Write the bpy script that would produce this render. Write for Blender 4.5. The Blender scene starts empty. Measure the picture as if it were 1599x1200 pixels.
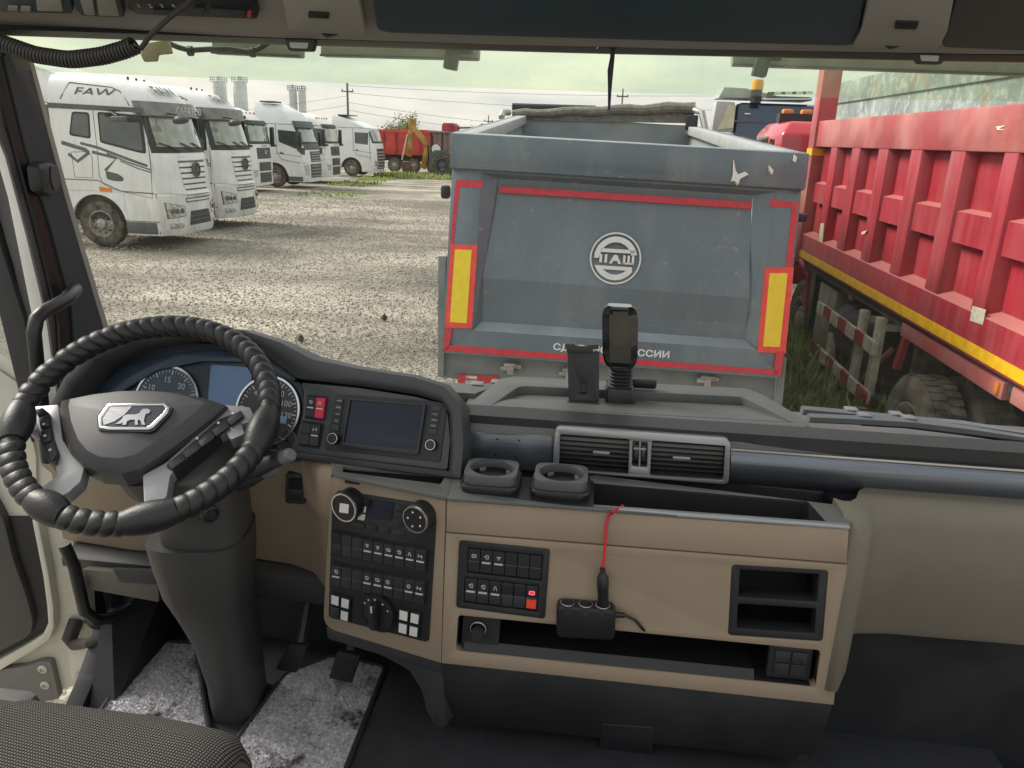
import bpy, bmesh, math, random
from mathutils import Vector as V, Matrix, Quaternion
from mathutils.geometry import tessellate_polygon
random.seed(7)
R_ = math.radians
SC = bpy.context.scene
COL = SC.collection
# ------------------------------------------------------------------ camera
FPX, CAMH = 1200.0, 2.75
YAW, PITCH, ROLL = R_(5.6), R_(17.8), R_(2.0)
CF = V((-math.sin(YAW)*math.cos(PITCH), math.cos(YAW)*math.cos(PITCH), -math.sin(PITCH)))
_r0 = V((math.cos(YAW), math.sin(YAW), 0)); _u0 = _r0.cross(CF)
CR = _r0*math.cos(ROLL) + _u0*math.sin(ROLL)
CU = -_r0*math.sin(ROLL) + _u0*math.cos(ROLL)
CC = V((0, 0, CAMH))
cam = bpy.data.cameras.new('camera'); co = bpy.data.objects.new('camera', cam); COL.objects.link(co)
m = Matrix((CR, CU, -CF)).transposed().to_4x4(); m.translation = CC
co.matrix_world = m
cam.sensor_width = 36; cam.lens = 36*FPX/1599; cam.clip_start = 0.02; cam.clip_end = 2000
SC.camera = co
# ------------------------------------------------------------------ light: bright hazy overcast, soft sun from the left front
SUN_EL, SUN_AZ = 40, -72          # azimuth measured clockwise from +Y (ahead)
w = bpy.data.worlds.new('World'); SC.world = w; w.use_nodes = True
nt = w.node_tree; N = nt.nodes; L = nt.links
bg = N['Background']
sky = N.new('ShaderNodeTexSky'); sky.sky_type = 'NISHITA'; sky.sun_disc = False
sky.sun_elevation = R_(SUN_EL); sky.sun_rotation = R_(SUN_AZ); sky.dust_density = 4; sky.air_density = 1; sky.ozone_density = .6
tc = N.new('ShaderNodeTexCoord'); mp = N.new('ShaderNodeMapping'); mp.inputs['Scale'].default_value = (1.2, 1.2, 5)
no = N.new('ShaderNodeTexNoise'); no.inputs['Scale'].default_value = 3.0; no.inputs['Detail'].default_value = 6; no.inputs['Roughness'].default_value = .55
rp = N.new('ShaderNodeValToRGB'); rp.color_ramp.elements[0].position = .36; rp.color_ramp.elements[0].color = (3.2, 3.4, 3.45, 1)
rp.color_ramp.elements[1].position = .66; rp.color_ramp.elements[1].color = (5.5, 5.25, 4.5, 1)
mx = N.new('ShaderNodeMixRGB'); mx.inputs[0].default_value = .80
L.new(tc.outputs['Generated'], mp.inputs[0]); L.new(mp.outputs[0], no.inputs['Vector']); L.new(no.outputs[0], rp.inputs[0])
L.new(sky.outputs[0], mx.inputs[1]); L.new(rp.outputs[0], mx.inputs[2]); L.new(mx.outputs[0], bg.inputs[0])
bg.inputs[1].default_value = .1
sd = bpy.data.lights.new('sun', 'SUN'); sd.energy = 2.0; sd.angle = R_(22); sd.color = (1, .95, .87)
so = bpy.data.objects.new('sun', sd); COL.objects.link(so)
sv = V((math.sin(R_(SUN_AZ))*math.cos(R_(SUN_EL)), math.cos(R_(SUN_AZ))*math.cos(R_(SUN_EL)), math.sin(R_(SUN_EL))))
so.rotation_euler = sv.to_track_quat('Z', 'Y').to_euler(); so.location = (-6, 3, 12)
vs_ = SC.view_settings; vs_.view_transform = 'Standard'; vs_.look = 'None'; vs_.exposure = 1.2; vs_.gamma = 1; vs_.use_curve_mapping = False
SC.cycles.max_bounces = 10; SC.cycles.transparent_max_bounces = 16; SC.cycles.caustics_reflective = False; SC.cycles.caustics_refractive = False
# ------------------------------------------------------------------ rays of the calibrated view -> places
def ray(x, y): return CF + CR*((x-799.5)/FPX) - CU*((y-600)/FPX)
def onZ(x, y, z): d = ray(x, y); return CC + d*((z-CAMH)/d.z)
def onY(x, y, v): d = ray(x, y); return CC + d*(v/d.y)
def onX(x, y, v): d = ray(x, y); return CC + d*(v/d.x)
class PL:
    def __init__(s, o, u, v):
        s.o = V(o); s.u = V(u).normalized(); s.n = s.u.cross(V(v)).normalized(); s.v = s.n.cross(s.u).normalized()
        if s.n.dot(CC - s.o) < 0: s.n = -s.n
    def px(s, x, y):
        d = ray(x, y); p = CC + d*((s.o-CC).dot(s.n)/d.dot(s.n)) - s.o
        return (p.dot(s.u), p.dot(s.v))
    def at(s, a, b, h=0): return s.o + s.u*a + s.v*b + s.n*h
    def P(s, x, y, h=0): a, b = s.px(x, y); return s.at(a, b, h)
# ------------------------------------------------------------------ materials
MATS = {}
def mat(name, col, rough=.5, metal=0, var=.08, vs=6, bump=0, bs=250, spec=.5, col2=None, coat=0, lo=.35, hi=.65, emit=0, stretch=None):
    if name in MATS: return MATS[name]
    m = bpy.data.materials.new(name); m.use_nodes = True; t = m.node_tree; b = t.nodes['Principled BSDF']
    b.inputs['Roughness'].default_value = rough; b.inputs['Metallic'].default_value = metal; b.inputs['Specular IOR Level'].default_value = spec
    b.inputs['Coat Weight'].default_value = coat
    c = t.nodes.new('ShaderNodeTexCoord'); n = t.nodes.new('ShaderNodeTexNoise'); n.inputs['Scale'].default_value = vs; n.inputs['Detail'].default_value = 5
    src = c.outputs['Object']
    if stretch:
        mpn = t.nodes.new('ShaderNodeMapping'); mpn.inputs['Scale'].default_value = stretch; t.links.new(src, mpn.inputs[0]); src = mpn.outputs[0]
    r = t.nodes.new('ShaderNodeValToRGB'); r.color_ramp.elements[0].position = lo; r.color_ramp.elements[1].position = hi
    a = [max(0, x*(1-var)) for x in col]; d = col2 or [min(1, x*(1+var)) for x in col]
    r.color_ramp.elements[0].color = (*a, 1); r.color_ramp.elements[1].color = (*d, 1)
    t.links.new(src, n.inputs['Vector']); t.links.new(n.outputs[0], r.inputs[0]); t.links.new(r.outputs[0], b.inputs['Base Color'])
    mr = t.nodes.new('ShaderNodeMapRange'); mr.inputs[3].default_value = max(0, rough-.07); mr.inputs[4].default_value = min(1, rough+.07)
    t.links.new(n.outputs[0], mr.inputs[0]); t.links.new(mr.outputs[0], b.inputs['Roughness'])
    if bump:
        n2 = t.nodes.new('ShaderNodeTexNoise'); n2.inputs['Scale'].default_value = bs; n2.inputs['Detail'].default_value = 3
        bp = t.nodes.new('ShaderNodeBump'); bp.inputs['Strength'].default_value = bump; bp.inputs['Distance'].default_value = min(.02, .3/bs)
        t.links.new(src, n2.inputs['Vector']); t.links.new(n2.outputs[0], bp.inputs['Height']); t.links.new(bp.outputs[0], b.inputs['Normal'])
    if emit:
        b.inputs['Emission Color'].default_value = (*col, 1); b.inputs['Emission Strength'].default_value = emit
    MATS[name] = m; return m
def overlay(m, col, scale, lo, hi, amount=1, stretch=(1,1,1), zlo=None, zhi=None, detail=8):
    """dirt, dust or rust with a shape of its own, mixed over the base colour (optionally fading with object height)"""
    t = m.node_tree; b = t.nodes['Principled BSDF']; old = b.inputs['Base Color'].links[0].from_socket
    c = t.nodes.new('ShaderNodeTexCoord'); mp = t.nodes.new('ShaderNodeMapping'); mp.inputs['Scale'].default_value = stretch
    n = t.nodes.new('ShaderNodeTexNoise'); n.inputs['Scale'].default_value = scale; n.inputs['Detail'].default_value = detail; n.inputs['Roughness'].default_value = .62
    r = t.nodes.new('ShaderNodeMapRange'); r.inputs[1].default_value = lo; r.inputs[2].default_value = hi; r.inputs[4].default_value = amount
    t.links.new(c.outputs['Object'], mp.inputs[0]); t.links.new(mp.outputs[0], n.inputs['Vector']); t.links.new(n.outputs[0], r.inputs[0])
    f = r.outputs[0]
    if zlo is not None:
        s = t.nodes.new('ShaderNodeSeparateXYZ'); t.links.new(c.outputs['Object'], s.inputs[0])
        q = t.nodes.new('ShaderNodeMapRange'); q.inputs[1].default_value = zhi; q.inputs[2].default_value = zlo; t.links.new(s.outputs[2], q.inputs[0])
        mu = t.nodes.new('ShaderNodeMath'); mu.operation = 'MULTIPLY'; t.links.new(f, mu.inputs[0]); t.links.new(q.outputs[0], mu.inputs[1]); f = mu.outputs[0]
    x = t.nodes.new('ShaderNodeMixRGB'); x.inputs[2].default_value = (*col, 1)
    t.links.new(f, x.inputs[0]); t.links.new(old, x.inputs[1]); t.links.new(x.outputs[0], b.inputs['Base Color'])
    return m
def dust_up(m, col, amount=.6, lo=.35, hi=.9):
    """settled dust on faces that look up"""
    t = m.node_tree; b = t.nodes['Principled BSDF']; old = b.inputs['Base Color'].links[0].from_socket; g = t.nodes.new('ShaderNodeNewGeometry'); s = t.nodes.new('ShaderNodeSeparateXYZ'); r = t.nodes.new('ShaderNodeMapRange'); r.inputs[1].default_value = lo; r.inputs[2].default_value = hi; r.inputs[4].default_value = amount
    x = t.nodes.new('ShaderNodeMixRGB'); x.inputs[2].default_value = (*col, 1); t.links.new(g.outputs['True Normal'], s.inputs[0]); t.links.new(s.outputs[2], r.inputs[0]); t.links.new(r.outputs[0], x.inputs[0]); t.links.new(old, x.inputs[1]); t.links.new(x.outputs[0], b.inputs['Base Color'])
def glassy(name, tint, refl=.06, dust=.0, dcol=(.7,.68,.6), dscale=30, dlo=.62, dhi=.8, rough=0.0, veil=0.0):
    """thin pane: straight-through tint, a mirror share by angle, specks of dust, and an even veil of painted-in haze"""
    if name in MATS: return MATS[name]
    m = bpy.data.materials.new(name); m.use_nodes = True; t = m.node_tree; t.nodes.remove(t.nodes['Principled BSDF']); out = t.nodes['Material Output']
    tr = t.nodes.new('ShaderNodeBsdfTransparent'); tr.inputs[0].default_value = (*tint, 1)
    gl = t.nodes.new('ShaderNodeBsdfGlossy'); gl.inputs['Roughness'].default_value = rough
    fr = t.nodes.new('ShaderNodeFresnel'); fr.inputs[0].default_value = 1.45
    mu = t.nodes.new('ShaderNodeMath'); mu.operation = 'MULTIPLY'; mu.inputs[1].default_value = refl/.04
    mi = t.nodes.new('ShaderNodeMixShader'); t.links.new(fr.outputs[0], mu.inputs[0]); t.links.new(mu.outputs[0], mi.inputs[0]); t.links.new(tr.outputs[0], mi.inputs[1]); t.links.new(gl.outputs[0], mi.inputs[2])
    last = mi.outputs[0]
    if dust or veil:
        c = t.nodes.new('ShaderNodeTexCoord'); n = t.nodes.new('ShaderNodeTexNoise'); n.inputs['Scale'].default_value = dscale; n.inputs['Detail'].default_value = 9; n.inputs['Roughness'].default_value = .7
        t.links.new(c.outputs['Object'], n.inputs['Vector'])
        r = t.nodes.new('ShaderNodeMapRange'); r.inputs[1].default_value = dlo; r.inputs[2].default_value = dhi; r.inputs[3].default_value = veil; r.inputs[4].default_value = dust
        t.links.new(n.outputs[0], r.inputs[0])
        df = t.nodes.new('ShaderNodeBsdfTranslucent'); df.inputs[0].default_value = (*dcol, 1); d2 = t.nodes.new('ShaderNodeBsdfDiffuse'); d2.inputs[0].default_value = (*dcol, 1)
        ms = t.nodes.new('ShaderNodeMixShader'); t.links.new(df.outputs[0], ms.inputs[1]); t.links.new(d2.outputs[0], ms.inputs[2])
        m2 = t.nodes.new('ShaderNodeMixShader'); t.links.new(r.outputs[0], m2.inputs[0]); t.links.new(last, m2.inputs[1]); t.links.new(ms.outputs[0], m2.inputs[2]); last = m2.outputs[0]
    t.links.new(last, out.inputs[0]); MATS[name] = m; return m
# ------------------------------------------------------------------ mesh builder
class MB:
    def __init__(s): s.v = []; s.f = []
    def add(s, vs, fs):
        o = len(s.v); s.v += [tuple(x) for x in vs]; s.f += [[i+o for i in q] for q in fs]; return s
    def box(s, c, d, M=None):
        c = V(c); x, y, z = d[0]/2, d[1]/2, d[2]/2
        p = [V(q) for q in ((-x,-y,-z),(x,-y,-z),(x,y,-z),(-x,y,-z),(-x,-y,z),(x,-y,z),(x,y,z),(-x,y,z))]
        if M is not None: p = [M @ q for q in p]
        return s.add([q+c for q in p], [(0,3,2,1),(4,5,6,7),(0,1,5,4),(1,2,6,5),(2,3,7,6),(3,0,4,7)])
    def bb(s, lo, hi): return s.box([(a+b)/2 for a, b in zip(lo, hi)], [b-a for a, b in zip(lo, hi)])
    def prism(s, loop, ext):
        n = len(loop); e = V(ext); a = [V(p) for p in loop]
        return s.add(a + [p+e for p in a], [list(range(n)), list(range(2*n-1, n-1, -1))] + [(i, (i+1) % n, n+(i+1) % n, n+i) for i in range(n)])
    def loft(s, loops, cap=True, closed=True):
        n = len(loops[0]); vs = [p for l in loops for p in l]; fs = []
        for k in range(len(loops)-1):
            for i in range(n if closed else n-1):
                j = (i+1) % n; fs.append((k*n+i, k*n+j, (k+1)*n+j, (k+1)*n+i))
        if cap: fs += [list(range(n-1, -1, -1)), list(range((len(loops)-1)*n, len(loops)*n))]
        return s.add(vs, fs)
    def tube(s, path, r, n=8, cap=True):
        path = [V(p) for p in path]; k = len(path); rs = r if isinstance(r, (list, tuple)) else [r]*k
        loops = []; ref = None
        for i, p in enumerate(path):
            t = (path[min(i+1, k-1)] - path[max(i-1, 0)]).normalized()
            if ref is None: ref = V((0,0,1)) if abs(t.z) < .9 else V((1,0,0))
            a = (ref - t*ref.dot(t)).normalized(); b = t.cross(a); ref = a
            loops.append([p + (a*math.cos(2*math.pi*j/n) + b*math.sin(2*math.pi*j/n))*rs[i] for j in range(n)])
        return s.loft(loops, cap)
    def lathe(s, o, ax, prof, n=24, closed=False):
        o = V(o); ax = V(ax).normalized(); a = ax.orthogonal().normalized(); b = ax.cross(a)
        loops = [[o + ax*h + (a*math.cos(2*math.pi*j/n) + b*math.sin(2*math.pi*j/n))*max(r, 1e-5) for j in range(n)] for r, h in prof]
        if closed: loops.append(loops[0])
        return s.loft(loops, cap=not closed)
    def plate(s, pl, outer, holes=(), h0=0, h1=.004):
        loops = [outer] + list(holes); flat = [p for l in loops for p in l]
        tris = tessellate_polygon([[V((a, b, 0)) for a, b in l] for l in loops])
        n = len(flat); vs = [pl.at(a, b, h1) for a, b in flat] + [pl.at(a, b, h0) for a, b in flat]
        fs = [tuple(t) for t in tris] + [tuple(i+n for i in reversed(t)) for t in tris]; o = 0
        for l in loops:
            k = len(l)
            for i in range(k): j = (i+1) % k; fs.append((o+i, o+j, n+o+j, n+o+i))
            o += k
        return s.add(vs, fs)
    def mesh(s, name, mat, ang=35, smooth=True, bevel=0, seg=2):
        me = bpy.data.meshes.new(name); me.from_pydata(s.v, [], s.f)
        bm = bmesh.new(); bm.from_mesh(me); bmesh.ops.remove_doubles(bm, verts=bm.verts, dist=1e-6)
        bmesh.ops.dissolve_degenerate(bm, edges=bm.edges, dist=1e-6); bmesh.ops.recalc_face_normals(bm, faces=bm.faces)
        if bevel:
            bmesh.ops.dissolve_limit(bm, angle_limit=R_(1), verts=bm.verts, edges=bm.edges)
            es = [e for e in bm.edges if len(e.link_faces) == 2 and e.calc_face_angle(0) > R_(28)]
            try: bmesh.ops.bevel(bm, geom=es, offset=bevel, segments=seg, affect='EDGES', profile=.5, clamp_overlap=True)
            except Exception: pass
        bm.to_mesh(me); bm.free()
        if smooth:
            me.shade_smooth(); me.set_sharp_from_angle(angle=R_(ang))
        me.materials.append(mat); return me
    def build(s, name, mat, parent=None, **k):
        return link(s.mesh(name, mat, **k), name, parent)
def link(me, name, parent=None, local=False):
    o = bpy.data.objects.new(name, me); COL.objects.link(o)
    if parent is not None:
        o.parent = parent
        if parent.type == 'EMPTY' and not local and parent.get('_w'): o.matrix_parent_inverse = Matrix.Translation(-parent.location)
    return o
def tag(o, label, cat=None, group=None, kind=None):
    if label: o['label'] = label
    if cat: o['category'] = cat
    if group: o['group'] = group
    if kind: o['kind'] = kind
    return o
def thing(name, label, cat, loc=(0,0,0), rotz=0, group=None, world=True):
    """an Empty at the thing's base; world=True: its parts are built in place, else in its own axes"""
    o = bpy.data.objects.new(name, None); COL.objects.link(o); o.location = loc; o.rotation_euler = (0,0,rotz); o.empty_display_size = .1
    if world: o['_w'] = 1
    return tag(o, label, cat, group)
def copy_tree(o, parent=None):
    c = o.copy(); COL.objects.link(c)
    if parent is not None: c.parent = parent; c.matrix_parent_inverse = o.matrix_parent_inverse.copy()
    for ch in list(o.children): copy_tree(ch, c)
    return c
def rnd(pts, r, n=4):
    out = []; k = len(pts)
    for i in range(k):
        p = V(pts[i][:2]); a = V(pts[i-1][:2]); b = V(pts[(i+1) % k][:2]); da, db = a-p, b-p
        rr = r[i] if isinstance(r, (list, tuple)) else r
        if rr <= 0: out.append((p.x, p.y)); continue
        p0 = p + da.normalized()*min(rr, da.length*.49); p1 = p + db.normalized()*min(rr, db.length*.49)
        for j in range(n+1):
            t = j/n; q = p0*(1-t)**2 + p*2*t*(1-t) + p1*t*t; out.append((q.x, q.y))
    return out
def pxs(pl, pts): return [pl.px(x, y) for x, y in pts]
def plate(name, pl, pts, mat, parent, h0=0, h1=.004, r=0, holes=(), bevel=0, hr=.003, **k):
    o = rnd(pxs(pl, pts), r) if r else pxs(pl, pts)
    hs = [rnd(pxs(pl, h), hr) if hr else pxs(pl, h) for h in holes]
    return MB().plate(pl, o, hs, h0, h1).build(name, mat, parent, bevel=bevel, **k)
def quadlerp(q, a, b):
    (x0,y0),(x1,y1),(x2,y2),(x3,y3) = q      # tl, tr, br, bl
    tx, ty = x0+(x1-x0)*a, y0+(y1-y0)*a; bx, by = x3+(x2-x3)*a, y3+(y2-y3)*a
    return (tx+(bx-tx)*b, ty+(by-ty)*b)
def subq(q, a0, a1, b0, b1): return [quadlerp(q, a0, b0), quadlerp(q, a1, b0), quadlerp(q, a1, b1), quadlerp(q, a0, b1)]
_tc = {}
def text(name, s, c, u, v, mat, parent, h=None, wd=None, ext=.001, shear=0, local=False, bold=0):
    """lettering as flat raised mesh centred on c, running along u with v up"""
    key = (s, shear, bold)
    if key not in _tc:
        cu = bpy.data.curves.new('t', 'FONT'); cu.body = s; cu.size = 1; cu.shear = shear; cu.offset = bold; cu.resolution_u = 3
        ob = bpy.data.objects.new('t', cu); COL.objects.link(ob); bpy.context.view_layer.update()
        me = bpy.data.meshes.new_from_object(ob.evaluated_get(bpy.context.evaluated_depsgraph_get()))
        bpy.data.objects.remove(ob); vs = [tuple(p.co) for p in me.vertices]; fs = [tuple(p.vertices) for p in me.polygons]; bpy.data.meshes.remove(me)
        x0 = min(p[0] for p in vs); x1 = max(p[0] for p in vs); y0 = min(p[1] for p in vs); y1 = max(p[1] for p in vs)
        _tc[key] = ([(p[0]-(x0+x1)/2, p[1]-(y0+y1)/2) for p in vs], fs, x1-x0, y1-y0)
    vs, fs, w_, h_ = _tc[key]; sx = sy = None
    if wd: sx = wd/w_
    if h: sy = h/h_
    sx = sx or sy; sy = sy or sx
    c = V(c); u = V(u).normalized(); v = V(v).normalized(); n = u.cross(v)
    if ext < 0: n = -n
    mb = MB(); mb.add([c + u*p[0]*sx + v*p[1]*sy + n*abs(ext) for p in vs], fs)
    me = bpy.data.meshes.new(name); me.from_pydata(mb.v, [], mb.f); me.materials.append(mat)
    return link(me, name, parent, local)
def stroke_pts(path, wd, closed=False):
    """2-D polyline -> outline loop of a stroke of width wd"""
    P_ = [V(p) for p in path]; a = []; b = []
    for i, p in enumerate(P_):
        t = (P_[min(i+1, len(P_)-1)] - P_[max(i-1, 0)]).normalized(); nrm = V((-t.y, t.x)); a.append(p+nrm*wd/2); b.append(p-nrm*wd/2)
    return [tuple(q) for q in a + b[::-1]]
# ================================================================== THE YARD
def gravel_mat():
    m = bpy.data.materials.new('gravel'); m.use_nodes = True; t = m.node_tree; b = t.nodes['Principled BSDF']; b.inputs['Roughness'].default_value = .9; b.inputs['Specular IOR Level'].default_value = .2
    c = t.nodes.new('ShaderNodeTexCoord'); vo = t.nodes.new('ShaderNodeTexVoronoi'); vo.inputs['Scale'].default_value = 34
    vo2 = t.nodes.new('ShaderNodeTexVoronoi'); vo2.inputs['Scale'].default_value = 13
    r = t.nodes.new('ShaderNodeValToRGB'); e = r.color_ramp.elements
    e[0].position = 0; e[0].color = (.18,.16,.13,1); e[1].position = 1; e[1].color = (.52,.485,.415,1)
    for p, cc in ((.3,(.30,.275,.23)), (.55,(.38,.35,.295)), (.8,(.44,.40,.325))): q = e.new(p); q.color = (*cc, 1)
    s = t.nodes.new('ShaderNodeSeparateColor'); t.links.new(c.outputs['Object'], vo.inputs['Vector']); t.links.new(c.outputs['Object'], vo2.inputs['Vector'])
    t.links.new(vo.outputs['Color'], s.inputs[0]); t.links.new(s.outputs[0], r.inputs[0])
    n = t.nodes.new('ShaderNodeTexNoise'); n.inputs['Scale'].default_value = .22; n.inputs['Detail'].default_value = 7; n.inputs['Roughness'].default_value = .6; t.links.new(c.outputs['Object'], n.inputs['Vector'])
    mr = t.nodes.new('ShaderNodeMapRange'); mr.inputs[1].default_value = .41; mr.inputs[2].default_value = .58; mr.inputs[3].default_value = .58; mr.inputs[4].default_value = 1.12; t.links.new(n.outputs[0], mr.inputs[0])
    mu = t.nodes.new('ShaderNodeMixRGB'); mu.blend_type = 'MULTIPLY'; mu.inputs[0].default_value = 1; t.links.new(r.outputs[0], mu.inputs[1]); t.links.new(mr.outputs[0], mu.inputs[2])
    mpt = t.nodes.new('ShaderNodeMapping'); mpt.inputs['Scale'].default_value = (.10,.75,1); mpt.inputs['Rotation'].default_value = (0,0,R_(22)); nt2 = t.nodes.new('ShaderNodeTexNoise'); nt2.inputs['Scale'].default_value = 1; nt2.inputs['Detail'].default_value = 5
    t.links.new(c.outputs['Object'], mpt.inputs[0]); t.links.new(mpt.outputs[0], nt2.inputs['Vector']); mr2 = t.nodes.new('ShaderNodeMapRange'); mr2.inputs[1].default_value = .38; mr2.inputs[2].default_value = .55; mr2.inputs[3].default_value = .68; mr2.inputs[4].default_value = 1.05; t.links.new(nt2.outputs[0], mr2.inputs[0])
    mu2 = t.nodes.new('ShaderNodeMixRGB'); mu2.blend_type = 'MULTIPLY'; mu2.inputs[0].default_value = 1; t.links.new(mu.outputs[0], mu2.inputs[1]); t.links.new(mr2.outputs[0], mu2.inputs[2]); t.links.new(mu2.outputs[0], b.inputs['Base Color'])
    bp = t.nodes.new('ShaderNodeBump'); bp.inputs['Strength'].default_value = .6; bp.inputs['Distance'].default_value = .02; bp.invert = True
    ad = t.nodes.new('ShaderNodeMath'); ad.operation = 'ADD'; t.links.new(vo.outputs['Distance'], ad.inputs[0]); t.links.new(vo2.outputs['Distance'], ad.inputs[1])
    t.links.new(ad.outputs[0], bp.inputs['Height']); t.links.new(bp.outputs[0], b.inputs['Normal'])
    MATS['gravel'] = m; return m
GR = gravel_mat()
mb = MB(); xs = [-400,-60,-30,-20,-15,-10,-5,0,5,10,20,60,400]; ys = [-20,0,4,8,12,16,20,26,34,44,60,90,160,900]
vs = [(x, y, random.uniform(-.05,.0) if abs(x) < 60 and 4 < y < 100 else -.02) for y in ys for x in xs]; nx = len(xs)
mb.add(vs, [(j*nx+i, j*nx+i+1, (j+1)*nx+i+1, (j+1)*nx+i) for j in range(len(ys)-1) for i in range(nx-1)])
tag(mb.build('ground', GR), 'pale gravel yard stretching back to the parked trucks', None, None, 'structure')
# loose stones lying on the yard: nobody could count them
def stones():
    import numpy as np
    rs = np.random.RandomState(3); n = 90000
    y = 5.5 + 28*rs.rand(n)**1.7; x = (-.78*y - 2.5) + rs.rand(n)*(.78*y + 2.5 + .7); s = (.006 + .015*rs.rand(n)**3)*(1 + y/40)
    base = np.array([(1,0,0),(0,1,0),(-1,0,0),(0,-1,0),(0,0,.75),(0,0,-.5)], float)
    v = base[None]*(.7 + .6*rs.rand(n, 6, 3))*s[:, None, None]; a = rs.rand(n)*6.28; c_, s_ = np.cos(a)[:, None], np.sin(a)[:, None]
    vx = v[:, :, 0]*c_ - v[:, :, 1]*s_; vy = v[:, :, 0]*s_ + v[:, :, 1]*c_
    P_ = np.stack([vx + x[:, None], vy + y[:, None], v[:, :, 2] - .012 + .3*s[:, None]], -1).reshape(-1, 3)
    f = np.array([(0,1,4),(1,2,4),(2,3,4),(3,0,4),(1,0,5),(2,1,5),(3,2,5),(0,3,5)]); F_ = (f[None] + 6*np.arange(n)[:, None, None]).reshape(-1, 3)
    me = bpy.data.meshes.new('loose_stones'); me.vertices.add(len(P_)); me.vertices.foreach_set('co', P_.ravel().astype('f'))
    me.loops.add(F_.size); me.loops.foreach_set('vertex_index', F_.ravel().astype('i')); me.polygons.add(len(F_))
    me.polygons.foreach_set('loop_start', np.arange(0, F_.size, 3, dtype='i')); me.update(calc_edges=True)
    m = mat('stone', (.36,.33,.28), .85, var=.5, vs=37, lo=.3, hi=.7, col2=(.54,.50,.425), spec=.1); me.materials.append(m)
    tag(link(me, 'loose_stones'), 'loose crushed stones scattered over the gravel yard', 'gravel', None, 'stuff')
stones()
def clods():
    m = mat('clod', (.06,.05,.04), .9, var=.3)
    for k, (x, y, s) in enumerate(((600,497,.045), (470,531,.03), (585,240+46,.07))):
        p = onZ(x, y, .02); mb = MB()
        mb.lathe(p, (0,0,1), [(.0,-.03),(s,-.02),(s*1.1,.02),(s*.6,.055),(0,.07)], 7); mb.v = [(a+random.uniform(-.012,.012), b+random.uniform(-.012,.012), c+random.uniform(-.01,.01)) for a, b, c in mb.v]
        tag(mb.build('earth_clod', m), ['dark clod of earth on gravel left of grey tipper', 'small dark clod on gravel nearest the dashboard hood', 'dark clod of earth far back on the gravel'][k], 'clod', 'clods on the gravel')
clods()
# grass
GRASS = mat('grass', (.20,.30,.08), .7, var=.4, vs=5, col2=(.48,.52,.20), spec=.3)
def thin_leaf(m):
    t = m.node_tree; b = t.nodes['Principled BSDF']; tr = t.nodes.new('ShaderNodeBsdfTranslucent'); mi = t.nodes.new('ShaderNodeMixShader'); mi.inputs[0].default_value = .4
    t.links.new(b.inputs['Base Color'].links[0].from_socket, tr.inputs[0]); t.links.new(b.outputs[0], mi.inputs[1]); t.links.new(tr.outputs[0], mi.inputs[2]); t.links.new(mi.outputs[0], t.nodes['Material Output'].inputs[0])
thin_leaf(GRASS)
def blades(name, label, spots, seed=1):
    rs = random.Random(seed); mb = MB()
    for (x0, x1, y0, y1, n, h0, h1) in spots:
        for _ in range(n):
            x, y = rs.uniform(x0, x1), rs.uniform(y0, y1); h = rs.uniform(h0, h1); a = rs.uniform(0, 6.28); wd = rs.uniform(.006,.016)*(1 + y/14); lx, ly = rs.gauss(0, .25)*h, rs.gauss(0, .25)*h
            dx, dy = math.cos(a)*wd, math.sin(a)*wd
            mb.add([(x-dx, y-dy, -.02), (x+dx, y+dy, -.02), (x+lx*.4+dx*.8, y+ly*.4+dy*.8, h*.6), (x+lx*.4-dx*.8, y+ly*.4-dy*.8, h*.6), (x+lx, y+ly, h)], [(0,1,2,3), (3,2,4)])
            if rs.random() < .35:      # a leaf off the stem
                z = h*rs.uniform(.3,.8); b = rs.uniform(0, 6.28); q = rs.uniform(.03,.08)
                mb.add([(x, y, z), (x+q*math.cos(b)+.02, y+q*math.sin(b), z+.03), (x+1.6*q*math.cos(b), y+1.6*q*math.sin(b), z+.01), (x+q*math.cos(b), y+q*math.sin(b)+.02, z)], [(0,1,2,3)])
    me = bpy.data.meshes.new(name); me.from_pydata(mb.v, [], mb.f); me.materials.append(GRASS)
    tag(link(me, name), label, 'grass', None, 'stuff')
blades('weeds', 'tall weeds growing around the red tipper wheels', [(1.6,3.4,6.0,12.5,9000,.12,.5), (2.3,4.5,6,12,3500,.3,.75), (1.45,2.5,6.5,9,2500,.15,.35)])
blades('grass_tufts', 'thin green tufts on gravel before the far trucks', [(-14.5,-7.5,50,54,900,.1,.4), (-14.2,-12,40.5,44,250,.06,.18), (-13.5,-10.5,33,36.5,120,.05,.14), (-14.6,-12.5,46,49,180,.06,.2)], 2)

# ------------------------------------------------------------------ shared vehicle materials
WHITE = mat('white_paint', (.80,.81,.80), .38, var=.04, vs=1.5, coat=.25)
overlay(WHITE, (.36,.31,.23), 2.2, .44, .72, .75, (1,1,.35), .4, 2.0); overlay(WHITE, (.5,.47,.4), 9, .5, .75, .35, (1,1,.2))
FARW = mat('far_white_paint', (.78,.80,.80), .4, var=.05, vs=1, coat=.2); overlay(FARW, (.4,.36,.28), 2, .46, .75, .6, (1,1,.4), .4, 1.6)
DGLASS = mat('cab_glass', (.05,.065,.06), .06, var=.3, vs=2, spec=.8, coat=.6)
WGLASS = mat('windscreen_glass', (.14,.19,.16), .05, var=.4, vs=1.6, col2=(.36,.40,.30), spec=.8, coat=.8)  # pale blotches in the base colour stand in for reflections
BLK = mat('black_plastic', (.022,.022,.024), .5, var=.15, vs=20)
GREYP = mat('grey_plastic', (.10,.105,.11), .55, var=.15, vs=9)
SEAM = mat('panel_gap', (.10,.095,.085), .8)
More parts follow.
